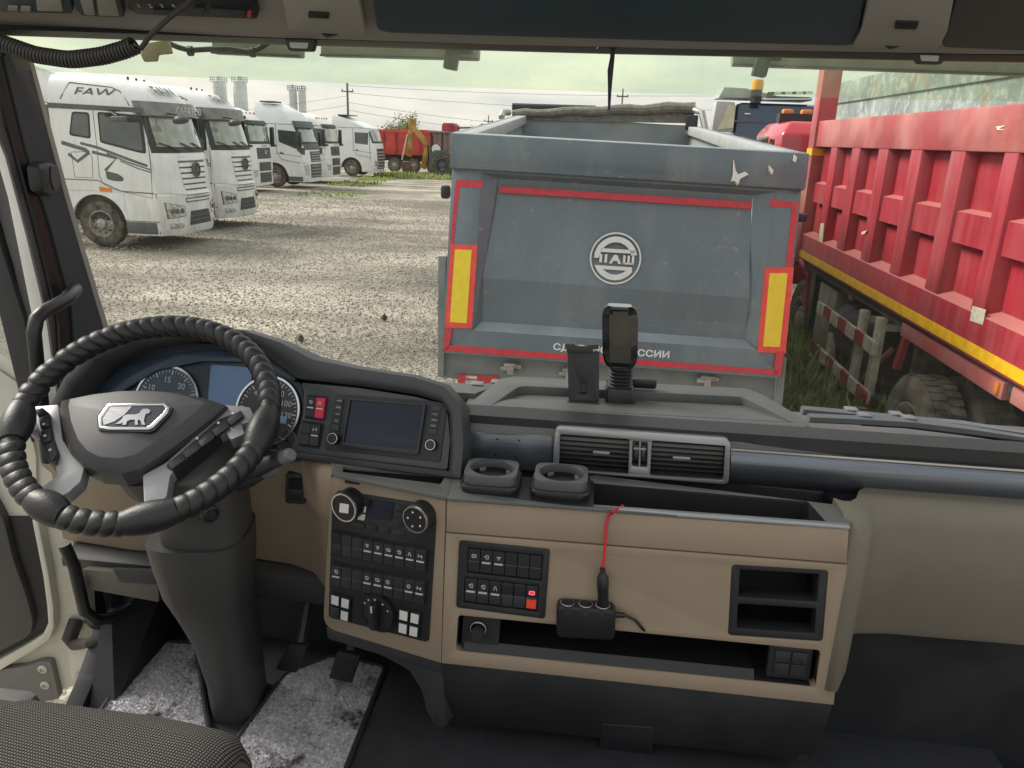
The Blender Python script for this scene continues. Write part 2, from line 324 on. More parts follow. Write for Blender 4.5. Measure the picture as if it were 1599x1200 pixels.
RUB = mat('tyre_rubber', (.055,.05,.045), .85, var=.3, vs=7, col2=(.15,.13,.10), bump=.4, bs=60)
RIM = mat('rim_steel', (.34,.32,.28), .5, .4, var=.25, vs=9, col2=(.5,.48,.44))
CHROME = mat('bright_metal', (.6,.6,.6), .22, .9, var=.06)
LAMP = mat('headlamp', (.42,.43,.42), .15, .3, var=.35, vs=14, coat=.8, col2=(.72,.73,.72))
ORANGE = mat('orange_lens', (.75,.22,.03), .3, var=.1)
STENCIL = mat('dark_decal', (.13,.135,.13), .6, var=.2, vs=12)
PLATEW = mat('number_plate', (.72,.72,.70), .5)

def wheel(parent, c, ax, r=.52, wd=.3, bolts=10, tread=True, rim=RIM, dirt=None):
    """tyre with shoulders and lugs, dished rim with bolt ring; ax = outward axle"""
    c = V(c); ax = V(ax).normalized(); a = ax.orthogonal().normalized(); b = ax.cross(a); w2 = wd/2
    mb = MB(); mb.lathe(c, ax, [(r*.56,-w2*.9),(r*.6,-w2),(r*.86,-w2*1.02),(r*.965,-w2*.86),(r*.985,-w2*.6),(r*.985,w2*.6),(r*.965,w2*.86),(r*.86,w2*1.02),(r*.8,w2*1.03),(r*.6,w2),(r*.56,w2*.9)], 40, closed=True)
    if tread:
        nb = 40
        for k in range(nb):
            for sgn, off in ((-1, 0), (1, .5)):
                t = 2*math.pi*(k+off)/nb; rad = a*math.cos(t)+b*math.sin(t); tg = ax.cross(rad)
                M_ = Matrix((rad, tg, ax)).transposed(); mb.box(c + rad*(r*.985) + ax*sgn*w2*.42, (r*.05, r*.1, w2*.76), M_)
    t_ = mb.build('wheel', dirt or RUB, parent, ang=30)
    mr = MB(); mr.lathe(c, ax, [(r*.57,-w2*.5),(r*.585,w2*.95),(r*.55,w2*.98),(r*.53,w2*.8),(r*.5,w2*.35),(r*.47,w2*.25),(r*.36,w2*.5),(r*.26,w2*.55),(r*.235,w2*.62),(r*.22,w2*.95),(r*.17,w2*1.05),(0,w2*1.08)], 32)
    for k in range(bolts):
        t = 2*math.pi*k/bolts; rad = a*math.cos(t)+b*math.sin(t); mr.lathe(c+rad*r*.31+ax*w2*.5, ax, [(r*.034,0),(r*.034,w2*.2),(r*.02,w2*.3),(0,w2*.3)], 6)
    mr.build('rim', rim, t_, ang=30)
    mh = MB()
    for k in range(bolts):
        t = 2*math.pi*(k+.5)/bolts; rad = a*math.cos(t)+b*math.sin(t); mh.lathe(c+rad*r*.415+ax*w2*.385, ax, [(r*.042,-.01),(r*.042,.012),(0,.012)], 10)
    mh.build('hand_hole', BLK, t_)
    return t_

# ------------------------------------------------------------------ the parked white tractor units (front +x, near side -y)
def itab(tab, z):
    for (z0, v0), (z1, v1) in zip(tab, tab[1:]):
        if z <= z1: return v0 + (v1-v0)*max(0, (z-z0))/max(1e-6, z1-z0)
    return tab[-1][1]
class Cab:
    def __init__(s, root, xf, wt, bulge=.33, back=-2.25, floor=1.25, bump_z=.33, bump_back=-.70):
        s.r = root; s.xf = xf; s.wt = wt; s.B = bulge; s.back = back; s.floor = floor; s.bz = bump_z; s.bb = bump_back
    def S(s, y, z): w_ = itab(s.wt, z); return itab(s.xf, z) - s.B*min(1, abs(y)/w_)**3
    def loop(s, z, xb):
        w_ = itab(s.wt, z); ys = [-1,-.985,-.95,-.88,-.78,-.6,-.3,0,.3,.6,.78,.88,.95,.985,1]
        return [V((xb, -w_, z))] + [V((s.S(q*w_, z) - (.03 if abs(q) == 1 else 0), q*w_, z)) for q in ys] + [V((xb, w_, z))]
    def shell(s, m, levels, xb=None, name='cab_shell', backs=None):
        mb = MB(); mb.loft([s.loop(z, (backs[i] if backs else (s.back if xb is None else xb))) for i, z in enumerate(levels)]); return mb.build(name, m, s.r, ang=28)
    def fp(s, q, off, m, name, par=None, thick=.05, nu=8, nv=4, **k):
        """patch lying on the curved front; q = tl, tr, br, bl in (y, z)"""
        mb = MB(); g = [[quadlerp(q, i/nu, j/nv) for i in range(nu+1)] for j in range(nv+1)]
        F_ = [[V((s.S(y, z)+off, y, z)) for y, z in row] for row in g]; B_ = [[V((s.S(y, z)+off-thick, y, z)) for y, z in row] for row in g]
        n = (nu+1)*(nv+1); vs = [p for row in F_ for p in row] + [p for row in B_ for p in row]; fs = []
        for j in range(nv):
            for i in range(nu):
                a = j*(nu+1)+i; q4 = (a, a+1, a+nu+2, a+nu+1); fs += [q4, tuple(x+n for x in q4[::-1])]
        for i in range(nu): a = i; fs.append((a, a+1, n+a+1, n+a)); a = nv*(nu+1)+i; fs.append((a+1, a, n+a, n+a+1))
        for j in range(nv): a = j*(nu+1); fs.append((a+nu+1, a, n+a, n+a+nu+1)); a += nu; fs.append((a, a+nu+1, n+a+nu+1, n+a))
        return mb.add(vs, fs).build(name, m, par or s.r, ang=40, **k)
    def sp(s, pts, m, name, par=None, off=.006, thick=.03, side=-1, r=0, z=None, **k):
        pts = rnd(pts, r, 4) if r else pts
        mb = MB(); mb.prism([V((x, side*(itab(s.wt, zz)+off), zz)) for x, zz in pts], (0, -side*thick, 0)); return mb.build(name, m, par or s.r, **k)
    def line(s, path, m=SEAM, wd=.012, side=-1, off=.003, name='door_gap'):
        return s.sp(stroke_pts(path, wd), m, name, side=side, off=off, thick=.01)
def fender(cb, m, wx, r=.68, x0=None, x1=-.70, zt=1.27, side=-1):
    x0 = x0 if x0 is not None else cb.back
    arc = [(wx+r*math.cos(t), max(.55, .52+r*math.sin(t))) for t in [math.pi*(i/16) for i in range(17)]]
    pts = [(x1, .62)] + [a for a in arc if a[0] < x1-.01] + [(max(x0, wx-r-.2), .62), (x0, .75), (x0, zt), (x1, zt)]
    cb.sp(pts, m, 'fender', off=0, thick=.08, side=side)
    rimp = stroke_pts([(wx+(r+.02)*math.cos(t), .52+(r+.02)*math.sin(t)) for t in [math.pi*(.06+.88*i/16) for i in range(17)]], .06)
    cb.sp(rimp, m, 'arch_lip', off=.02, thick=.06, side=side)
def chassis(root, x0=-6.2, wheels=(-5.0,)):
    mb = MB()
    for s in (-1, 1): mb.bb((x0, s*.42-.05, .72), (-.8, s*.42+.05, .98))
    mb.bb((x0+.3,-.5,.98), (x0+1.6,.5,1.1)); mb.bb((-2.1,-1.0,.55), (-.75,1.0,1.22)); mb.bb((-3.9,-1.15,.45), (-2.75,-.62,1.05)); mb.bb((-3.9,.62,.45), (-2.75,1.15,1.05))
    mb.build('chassis_frame', GREYP, root, bevel=.02)
    for x in wheels:
        for s in (-1, 1): wheel(root, (x, s*.92, .52), (0, s, 0), tread=False, wd=.55)
def mirror_arm(root, p, m=BLK, side=-1): 
    mb = MB(); p = V(p); mb.tube([p, p+V((.22, side*.12, .02)), p+V((.34, side*.2, -.06))], .02, 6); mb.build('mirror_arm', m, root)

def faw(loc, label):
    root = thing('tractor_truck', label, 'truck', loc, 0, 'white tractor units parked on the left', world=False)
    xf = [(.3,.40),(.5,.45),(1.2,.43),(1.27,.38),(2.0,.33),(2.14,.29),(2.95,.06),(3.0,.04),(3.2,.0),(3.35,-.10),(3.5,-.28),(3.62,-.52),(3.72,-.85),(3.78,-1.3),(3.80,-2.0)]
    wt = [(.3,1.22),(.6,1.25),(3.1,1.25),(3.3,1.23),(3.6,1.13),(3.72,1.02),(3.80,.82)]
    c = Cab(root, xf, wt)
    c.shell(WHITE, [1.25,1.32,1.6,2.0,2.14,2.4,2.7,2.95,3.05,3.2,3.35,3.5,3.62,3.72,3.78,3.80]); c.shell(WHITE, [.3,.36,.5,.8,1.1,1.2,1.245], -.72, 'bumper')
    for s in (-1, 1): fender(c, WHITE, -1.37, side=s, zt=1.27)
    MB().bb((-2.1,-1.16,.6), (-.72,1.16,1.24)).build('wheel_housing', BLK, root)
    # roof fairing lines, belt band
    for s in (-1, 1):
        c.sp([(-2.26,3.03),(.0-.03,2.99),(-.03,3.09),(-2.26,3.14)], GREYP, 'belt_band', side=s, off=.008)
        c.line([(-1.95,3.22),(-1.9,3.3),(-1.75,3.58),(-.75,3.50),(-.55,3.42),(-.38,3.22),(-.34,3.13)], wd=.02, side=s, off=.004, name='fairing_crease')
    c.fp([(-1.2,3.24),(1.2,3.24),(1.2,2.95),(-1.2,2.95)], .16, mat('visor_grey', (.20,.195,.185), .5, var=.2, vs=5), 'sun_visor', thick=.14, nu=14)
    text('visor_lettering', 'САРАТОВ', (c.S(.35,3.1)+.175, .35, 3.08), (0,1,0), (.1,0,1), PLATEW, root, h=.16, wd=1.15, local=True)
    text('fairing_lettering', 'FAW', (-1.12, -1.216, 3.39), (1,0,-.02), (0,0,1), STENCIL, root, h=.17, wd=1.02, shear=.35, local=True, bold=.01)
    nrm = V((.62,0,.78)); 
    text('roof_lettering', 'FAW', (c.S(0,3.45)+.02, .0, 3.47), (0,1,0), (-.8,0,.6), STENCIL, root, h=.34, wd=.9, local=True, ext=.02, bold=.03)
    # windscreen, side windows
    c.fp([(-1.12,2.93),(1.12,2.93),(1.17,2.14),(-1.17,2.14)], .006, BLK, 'windscreen_surround', thick=.03, nu=14)
    c.fp([(-.98,2.92),(1.02,2.92),(1.06,2.26),(-1.02,2.28)], .013, WGLASS, 'windscreen', thick=.02, nu=14)
    for yy in (-.45, .25, .75):
        mb = MB(); mb.tube([V((c.S(yy,2.17)+.05, yy, 2.17)), V((c.S(yy-.3,2.32)+.05, yy-.32, 2.30)), V((c.S(yy-.5,2.36)+.04, yy-.55, 2.36))], .015, 5); mb.build('wiper', BLK, root)
    for s in (-1, 1):
        c.sp([(-1.10,2.98),(-.08,2.94),(-.06,2.12),(-.22,2.14),(-1.12,2.33)], BLK, 'window_frame', side=s, r=.06, off=.004)
        c.sp([(-1.06,2.94),(-.14,2.90),(-.12,2.19),(-.24,2.19),(-1.08,2.37)], DGLASS, 'door_window', side=s, r=.05, off=.008)
        c.sp([(-1.70,2.97),(-1.29,2.96),(-1.33,2.40),(-1.84,2.46)], BLK, 'window_frame', side=s, r=.07, off=.004)
        c.sp([(-1.67,2.93),(-1.33,2.92),(-1.37,2.44),(-1.79,2.50)], DGLASS, 'rear_window', side=s, r=.06, off=.008)
        c.line([(-1.2,3.05),(-1.21,2.3),(-1.24,1.6),(-1.16,1.42),(-.95,1.32),(-.02,1.15),(.02,1.9),(.0,3.02)], side=s)
        c.line([(.02,1.26),(-.75,1.28),(-1.3,1.5),(-2.25,1.5)], side=s, wd=.02, name='body_crease')
        c.line([(-.72,.62),(.1,.62)], side=s, wd=.014); c.line([(-1.84,2.1),(-1.84,1.55),(-1.4,1.55),(-1.36,2.0),(-1.42,2.12),(-1.84,2.1)], side=s)
        c.line([(.07,.34),(.07,1.26)], side=s, wd=.016)
        c.sp([(-1.08,1.72),(-.78,1.66),(-.66,1.58),(-.68,1.5),(-.9,1.5),(-1.06,1.54)], GREYP, 'door_handle', side=s, r=.04)
        # graphics
        for path, wd in (([(-2.05,2.30),(-1.5,2.16),(-1.42,2.1)],.085), ([(-1.42,2.1),(-1.72,1.9),(-1.92,2.06)],.07), ([(-1.34,2.12),(-.78,2.0),(-1.08,1.72)],.07), ([(-1.6,2.3),(-1.2,2.22),(-.4,1.96),(-.06,1.86)],.06), ([(-1.0,2.1),(-.5,1.92),(.0,1.78)],.03), ([(-.7,1.95),(-.3,1.8),(.02,1.72)],.025)):
            c.line(path, STENCIL, wd, s, .004, 'stripe_decal')
        c.sp([(-1.28,1.36),(-.98,1.33),(-.98,1.25),(-1.26,1.27)], ORANGE, 'side_lamp', side=s, off=.02)
        mb = MB(); mb.bb((-.85, s*1.1-.16, 3.0), (-.55, s*1.1+.16, 3.03)); 
        mb.tube([(-.7, s*1.25, 2.98), (-.62, s*1.5, 2.97), (-.45, s*1.56, 2.9)], .025, 6); mb.tube([(-.85, s*1.25, 2.93), (-.75, s*1.46, 2.92)], .05, 8); mb.build('mirror_arm', BLK, root)
        mb = MB(); mb.box((-.42, s*1.56, 2.84), (.3,.2,.12)); mb.build('mirror', GREYP, root, bevel=.04)
        mb = MB(); mb.bb((-.72, s*1.2-.06, .34), (.02, s*1.2+.045, .6)); mb.build('step', GREYP, root, bevel=.02)
    mb = MB(); mb.tube([(.18,-.62,3.0), (.42,-.66,2.98), (.5,-.66,2.9)], .02, 6); mb.build('mirror_arm', BLK, root)
    mb = MB(); mb.lathe((.52,-.68,2.86), (.3,-.2,-1), [(0,-.09),(.14,-.07),(.18,0),(.17,.03),(0,.035)], 16); mb.build('front_mirror', GREYP, root)
    # face
    c.fp([(-1.22,2.13),(-.62,1.99),(-.5,1.2),(-1.22,1.28)], .02, WHITE, 'cheek_panel', thick=.04); c.fp([(.62,1.99),(1.22,2.13),(1.22,1.28),(.5,1.2)], .02, WHITE, 'cheek_panel', thick=.04)
    for i in range(6):
        z = 1.92-.125*i; hw = .62-.018*i; c.fp([(-hw,z),(hw,z),(hw-.01,z-.085),(-hw+.01,z-.085)], .05, WHITE, 'grille_bar', thick=.06)
    c.fp([(-.64,1.97),(.64,1.97),(.5,1.19),(-.5,1.19)], .012, mat('grille_dark', (.16,.16,.155), .7), 'grille_back', thick=.02)
    mb = MB(); ec = V((c.S(0,1.74)+.07, 0, 1.76)); ring = [(.17,0),(.17,.035),(.145,.04),(.145,0)]; mb.lathe(ec, (1,0,0), ring, 24, closed=True)
    for t in range(4): mb.box(ec+V((.02,0,0)), (.02,.30,.022), Matrix.Rotation(t*math.pi/4, 3, 'X'))
    mb.lathe(ec, (1,0,0), [(0,-.03),(.15,-.03),(.15,.01),(0,.01)], 24); mb.build('emblem', STENCIL, root)
    text('name_lettering', 'E A G L E', (c.S(0,1.16)+.05, 0, 1.17), (0,1,0), (0,0,1), STENCIL, root, h=.05, wd=.5, local=True, ext=.02)
    c.fp([(-.55,1.13),(.55,1.13),(.55,1.03),(-.55,1.03)], .012, mat('grille_dark', (.16,.16,.155), .7), 'lower_grille', thick=.02); c.fp([(-.55,1.1),(.55,1.1),(.55,1.06),(-.55,1.06)], .03, WHITE, 'grille_bar', thick=.03)
    for s in (-1, 1):
        q = [(-1.12,1.04),(-.62,.94),(-.62,.74),(-1.09,.70)]; q2 = [(-1.08,.58),(-.72,.56),(-.74,.46),(-1.06,.46)]
        if s > 0: q = [(-y, z) for y, z in (q[1], q[0], q[3], q[2])]; q2 = [(-y, z) for y, z in (q2[1], q2[0], q2[3], q2[2])]
        c.fp([(a*1.02, b+.015*(1 if i < 2 else -1)) for i, (a, b) in enumerate(q)], .008, GREYP, 'lamp_surround', thick=.03); l_ = c.fp(q, .016, LAMP, 'headlamp', thick=.03); c.fp(q2, .016, LAMP, 'fog_lamp', thick=.03)
        for yy in (.74, .88, 1.0):
            mb = MB(); mb.lathe(V((c.S(yy,.85)+.0, s*yy, .85)), (1, s*.3, 0), [(0,.02),(.055,.02),(.06,.03),(.045,.034),(0,.03)], 12); mb.build('lamp_lens', GREYP, l_)
    c.fp([(-.42,.82),(.42,.82),(.5,.5),(-.5,.5)], .01, mat('intake_dark', (.07,.07,.07), .8), 'air_intake', thick=.03)
    for z in (.62, .72): c.fp([(-.44,z),(.44,z),(.45,z-.03),(-.45,z-.03)], .03, GREYP, 'intake_bar', thick=.03)
    c.fp([(-.3,.48),(.3,.48),(.3,.34),(-.3,.34)], .03, PLATEW, 'number_plate', thick=.03)
    text('bonnet_marks', 'I.I  ——', (c.S(-.45,2.06)+.035, -.45, 2.06), (-.05,1,0), (0,0,1), STENCIL, root, h=.07, wd=.36, local=True, ext=.004)
    # behind the cab: dark slatted side panel and tall white deflector
    for s in (-1, 1):
        mb = MB(); mb.prism([V((-2.27,s*1.22,3.1)), V((-2.62,s*1.22,3.1)), V((-2.5,s*1.22,1.9)), V((-2.27,s*1.22,1.8))], (0,-s*.04,0)); o_ = mb.build('side_deflector', GREYP, root)
        for k in range(9):
            mb = MB(); mb.bb((-2.45, s*1.24-.02, 2.0+k*.11), (-2.33, s*1.24+.02, 2.05+k*.11)); mb.build('slat', BLK, o_)
    mb = MB(); mb.loft([[V((-2.27,-1.1,3.14)),V((-2.27,1.1,3.14)),V((-3.1,1.1,3.14)),V((-3.1,-1.1,3.14))], [V((-2.2,-.95,3.78)),V((-2.2,.95,3.78)),V((-3.0,.95,4.05)),V((-3.0,-.95,4.05))]]); mb.build('roof_deflector', WHITE, root, bevel=.04)
    for s in (-1, 1): wheel(root, (-1.37, s*1.07, .52), (0, s, 0))
    chassis(root)
    for k in range(3):
        mb = MB(); mb.lathe((-.75-.1*k, -.5+.5*k, 3.7), (0,0,1), [(.03,0),(.025,.06),(0,.075)], 8); mb.build('roof_marker', BLK, root)
    return root
t1 = faw((-10.0, 18.2, 0), 'nearest white tractor truck with stripe decals and dirty front wheel')
t2 = copy_tree(t1); t2.location = (-10.55, 22.1, 0); [bpy.data.objects.remove(o) for o in list(t2.children) if o.name.startswith('visor_lettering')]
t2['label'] = 'second white tractor truck in the left row, just behind the nearest'

def simple_truck(loc, label, kind):
    root = thing('tractor_truck', label, 'truck', loc, 0, 'white tractor units parked on the left', world=False)
    P_ = FARW
    if kind == 'square':      # upright cab with black stacked grille
        xf = [(.3,.25),(1.2,.25),(2.05,.2),(2.15,.17),(2.85,.02),(3.0,-.05),(3.15,-.2),(3.4,-.55),(3.6,-1.1),(3.66,-1.8)]; wt = [(.3,1.2),(.6,1.24),(3.0,1.22),(3.3,1.15),(3.66,.9)]; B = .2
    elif kind == 'tall':      # tall sloped roof, drooping window line
        xf = [(.3,.3),(1.1,.32),(2.0,.22),(2.1,.18),(2.85,-.12),(3.05,-.2),(3.2,-.3),(3.5,-.5),(3.75,-.85),(3.9,-1.3),(3.93,-2.1)]; wt = [(.3,1.2),(.6,1.25),(3.1,1.24),(3.6,1.15),(3.93,.95)]; B = .3
    else:                     # long low nose, roof sloping forward
        xf = [(.3,.25),(1.1,.30),(1.9,.25),(2.05,.2),(2.85,-.10),(3.0,-.2),(3.2,-.65),(3.4,-1.2),(3.6,-1.8),(3.7,-2.2)]; wt = [(.3,1.2),(.6,1.25),(3.0,1.23),(3.4,1.15),(3.7,1.0)]; B = .25
    c = Cab(root, xf, wt, bulge=B, back=-2.3 if kind != 'low' else -2.6)
    top = xf[-1][0]; c.shell(P_, [1.25,1.5,2.0,2.14,2.5,2.85,3.0,3.15,3.3,3.45,3.6,top-.03,top]); c.shell(P_, [.3,.36,.6,.9,1.2,1.245], -.72, 'bumper')
    for s in (-1, 1):
        fender(c, P_, -1.4, side=s); wheel(root, (-1.4, s*1.07, .52), (0, s, 0), tread=False)
    MB().bb((-2.1,-1.14,.6), (-.72,1.14,1.24)).build('wheel_housing', BLK, root)
    c.fp([(-1.14,2.9),(1.14,2.9),(1.18,2.08),(-1.18,2.08)], .006, BLK, 'windscreen_surround', thick=.03, nu=12); c.fp([(-1.0,2.84),(1.0,2.84),(1.05,2.2),(-1.05,2.2)], .013, WGLASS, 'windscreen', thick=.02, nu=12)
    DG = mat('grille_black', (.06,.062,.065), .5, var=.2)
    for s in (-1, 1):
        if kind == 'square':
            c.sp([(-1.0,2.85),(-.1,2.85),(-.1,2.0),(-.95,2.05)], DGLASS, 'door_window', side=s, r=.06); mb = MB(); mb.box((.02, s*1.42, 2.42), (.16,.22,.8)); mb.build('mirror', BLK, root, bevel=.03); mb = MB(); mb.bb((-.1, s*1.28-.12, 1.95), (.2, s*1.28+.12, 2.05)); mb.build('mirror_arm', BLK, root)
        elif kind == 'tall':
            c.sp([(-1.15,2.72),(-.2,2.66),(-.02,1.88),(-.3,1.86),(-1.12,2.16)], DGLASS, 'door_window', side=s, r=.05); c.sp([(-.22,1.95),(.16,1.9),(.16,1.6),(.0,1.6),(-.24,1.8)], GREYP, 'window_corner', side=s); mb = MB(); mb.box((.0, s*1.4, 2.3), (.14,.2,.7)); mb.build('mirror', BLK, root, bevel=.03)
        else:
            c.sp([(-1.15,2.72),(-.25,2.7),(-.28,1.98),(-1.13,2.05)], DGLASS, 'door_window', side=s, r=.05); c.line([(-.18,2.8),(-.16,1.0)], side=s, wd=.03)
        c.line([(-1.25,2.95),(-1.25,1.7),(-1.05,1.35),(-.1,1.2)], side=s, wd=.025); c.line([(-2.2,2.98),(-.1,2.98)], side=s, wd=.025, name='body_crease'); c.sp([(-1.1,1.7),(-.9,1.65),(-.9,1.58),(-1.08,1.62)], GREYP, 'door_handle', side=s); c.line([(-1.3,1.62),(.0,1.5)], side=s, wd=.02, name='body_crease')
        sg = s
        q = [(-1.15,1.02),(-.72,.95),(-.78,.68),(-1.1,.66)] if kind != 'tall' else [(-1.2,1.25),(-.9,1.1),(-.78,.62),(-1.1,.62)]
        if s > 0: q = [(-y, z) for y, z in (q[1], q[0], q[3], q[2])]
        c.fp(q, .012, LAMP, 'headlamp', thick=.03)
        MB().bb((-.72, s*1.2-.05, .34), (.0, s*1.2+.05, .55)).build('step', GREYP if kind == 'tall' else P_, root)
    if kind == 'square':
        for z0, z1, hw in ((1.92,1.45,.72), (1.3,.92,.62), (.85,.42,.6)):
            g_ = c.fp([(-hw,z0),(hw,z0),(hw,z1),(-hw,z1)], .012, DG, 'grille', thick=.03)
            for k in range(3): z = z0-(z0-z1)*(k+.6)/3.4; c.fp([(-hw+.05,z),(hw-.05,z),(hw-.05,z-.04),(-hw+.05,z-.04)], .028, GREYP, 'grille_bar', par=g_, thick=.03)
        mb = MB(); mb.lathe((c.S(0,1.7)+.03,0,1.72), (1,0,0), [(0,.03),(.1,.03),(.1,0),(0,0)], 16); mb.build('emblem', CHROME, root)
        c.fp([(-1.1,3.08),(1.1,3.08),(1.1,2.9),(-1.1,2.9)], .1, BLK, 'sun_visor', thick=.03, nu=10)
        text('name_lettering', 'SITRAK', (c.S(0,2.0)+.02,0,2.0), (0,1,0), (0,0,1), STENCIL, root, h=.09, wd=.6, local=True, ext=.003)
        for k in range(5):
            mb = MB(); mb.lathe((-.55, -.8+.4*k, 3.36), (.6,0,1), [(.0,.09),(.05,.08),(.06,0),(0,0)], 8); mb.build('roof_lamp', ORANGE if k in (0,4) else LAMP, root)
    elif kind == 'tall':
        for z0, z1, hw in ((1.75,1.25,.68), (1.15,.5,.75)):
            g_ = c.fp([(-hw,z0),(hw,z0),(hw*.96,z1),(-hw*.96,z1)], .012, DG, 'grille', thick=.03)
            for k in range(4): z = z0-(z0-z1)*(k+.5)/4.2; c.fp([(-hw+.08,z),(hw-.08,z),(hw-.08,z-.045),(-hw+.08,z-.045)], .028, mat('bar_grey', (.3,.31,.31), .4), 'grille_bar', par=g_, thick=.03)
        c.fp([(-1.16,3.15),(1.16,3.15),(1.18,2.85),(-1.18,2.85)], .16, GREYP, 'sun_visor', thick=.1, nu=10)
        c.fp([(-1.1,2.08),(1.1,2.08),(1.0,1.82),(-1.0,1.82)], .012, GREYP, 'scuttle_panel', thick=.03)
        MB().bb((-2.0,-1.15,3.95), (-1.3,-.2,4.02)).build('roof_spoiler', GREYP, root)
    else:
        g_ = c.fp([(-.85,1.75),(.85,1.75),(.85,.5),(-.85,.5)], .012, DG, 'grille', thick=.03)
        for k in range(6): z = 1.58-.19*k; c.fp([(-.82,z),(.82,z),(.8,z-.075),(-.8,z-.075)], .03, mat('bar_bright', (.55,.56,.56), .3, .5), 'grille_bar', par=g_, thick=.03)
        MB().bb((-2.3,-1.0,3.7), (-1.6,1.0,3.76)).build('roof_spoiler', GREYP, root)
    chassis(root); return root
t3 = simple_truck((-15.3, 35.0, 0), 'white truck with black stacked grille, third along the left row', 'square')
t4 = simple_truck((-14.35, 38.9, 0), 'tall white truck with dark sun visor, fourth along the left row', 'tall')
t5 = copy_tree(t3); t5.location = (-14.85, 43.6, 0); t5['label'] = 'narrow view of white truck squeezed behind the tall fourth truck'
t6 = simple_truck((-14.3, 51.0, 0), 'low white truck with bright grille bars, last of the row', 'low')
# ================================================================== GREY TIPPER AHEAD
DGREY = mat('tipper_grey', (.125,.162,.192), .26, var=.08, vs=1.3, coat=.15, spec=.5); overlay(DGREY, (.3,.31,.29), 3.5, .5, .78, .35, (1,1,.25)); overlay(DGREY, (.42,.40,.34), 16, .62, .72, .4)
DIN = mat('tipper_inside', (.24,.27,.28), .55, var=.15, vs=2, metal=.1, bump=.15, bs=30); overlay(DIN, (.34,.30,.23), 3, .5, .7, .5)
TAPER = mat('red_tape', (.58,.03,.05), .35, var=.12, vs=25); overlay(TAPER, (.7,.5,.45), 60, .66, .75, .5)
TAPEB = mat('red_border', (.82,.07,.06), .4, var=.1, vs=20)
TAPEY = mat('yellow_plate', (.88,.66,.03), .35, var=.04, vs=20)
DECW = mat('white_decal', (.72,.74,.75), .5, var=.05, vs=20)
def tipper():
    bl, br = onY(690,550,5.42), onY(1220,590,5.42); tl = onY(708,205,5.70)
    pl = PL(bl, br-bl, tl-bl)
    if pl.v.z < 0: pl.v = -pl.v
    root = thing('tipper_truck', 'grey tipper truck with emblem on its tailgate, straight ahead', 'tipper truck', (.15, 6.0, 0))
    P_ = pl.P
    # tailgate: outer frame with a recessed, folded middle
    inner = [(776,276),(1180,303),(1166,534),(750,504)]
    tg = plate('tailgate_frame', pl, [(706,262),(1252,296),(1222,590),(690,550)], DGREY, root, -.10, 0, holes=[[(752,270),(1212,300),(1182,547),(738,517)]], hr=0, bevel=.006)
    q_out = [(752,270),(1212,300),(1182,547),(738,517)]
    # sloped reveals
    mb = MB()
    for i in range(4):
        j = (i+1) % 4; a, b = pl.P(*q_out[i], -.004), pl.P(*q_out[j], -.004); c, d = pl.P(*inner[j], -.085), pl.P(*inner[i], -.085); mb.add([a, b, c, d], [(0,1,2,3)])
    mb.build('reveal', DGREY, tg, smooth=False)
    # folded sheet
    rows = [((776,276),(1180,303),-.084), ((770,300),(1178,328),-.10), ((766,330),(1177,358),-.088), ((757,362),(1174,392),-.075), ((753,434),(1172,466),-.04), ((752,476),(1169,508),-.075), ((750,504),(1166,534),-.086)]
    for a, b in zip(rows, rows[1:]):
        mb = MB(); fr = [pl.P(*a[0],a[2]), pl.P(*a[1],a[2]), pl.P(*b[1],b[2]), pl.P(*b[0],b[2])]; mb.prism(fr, -pl.n*.02); mb.build('tailgate_panel', DGREY, root, smooth=False)
    # top beam and its sloping cap
    mb = MB(); mb.loft([[pl.P(707,212,.10), pl.P(1258,244,.10), pl.P(1254,298,.06), pl.P(705,264,.06)], [pl.P(709,205,-.02), pl.P(1258,237,-.02), pl.P(1252,298,-.1), pl.P(706,264,-.1)]]); mb.build('top_beam', DGREY, root, bevel=.008)
    mb = MB(); a, b, c, d = pl.P(692,551,.012), pl.P(1221,591,.012), pl.P(1180,546,.012), pl.P(739,516,.012); mb.prism([a, b, c, d], -pl.n*.012); mb.build('lower_band', DGREY, root, smooth=False)
    mb = MB(); mb.loft([[pl.P(739,516,.013), pl.P(1180,546,.013), pl.P(1180,548,-.02), pl.P(739,518,-.02)], [pl.P(750,503,-.082), pl.P(1166,532,-.082), pl.P(1166,536,-.1), pl.P(750,507,-.1)]]); mb.build('lower_ledge', mat('ledge_grey', (.26,.31,.34), .45), root, smooth=False)
    for k, pts in enumerate(([(712,281),(754,283),(753,294),(718,292),(708,381),(703,381)], [(778,289),(1176,314),(1176,325),(778,299)], [(1202,312),(1247,316),(1236,418),(1227,418),(1236,325),(1202,323)], [(696,513),(707,513),(701,546),(692,550)], [(692,548),(1213,586),(1214,578),(702,539)], [(1211,549),(1223,550),(1218,589),(1207,585)])):
        plate('reflective_tape', pl, pts, TAPER, root, -.10 if k == 1 else 0, .0165 if k > 2 else (.004 if k != 1 else -.068))
    for pts, iy in (([(704,382),(746,383),(737,513),(695,512)], [(711,390),(737,391),(729,505),(703,503)]), ([(1194,418),(1239,418),(1226,552),(1182,550)], [(1201,427),(1229,427),(1217,542),(1191,541)])):
        o_ = plate('marker_plate', pl, pts, TAPEB, root, .0, .012); plate('yellow_panel', pl, iy, TAPEY, o_, .012, .016)
    # round emblem
    q0 = PL(pl.P(961,404,-.034), pl.u, pl.v); ec = q0.px(961,404); ev = q0.px(961,363); er = abs(ev[1]-ec[1]); ex = (q0.px(1001,408)[0]-ec[0]); 
    def E(pts): return [(ec[0]+x*ex, ec[1]+y*er) for x, y in pts]
    def em(loop, holes=()): return MB().plate(q0, E(loop), [E(h) for h in holes], -.02, .003)
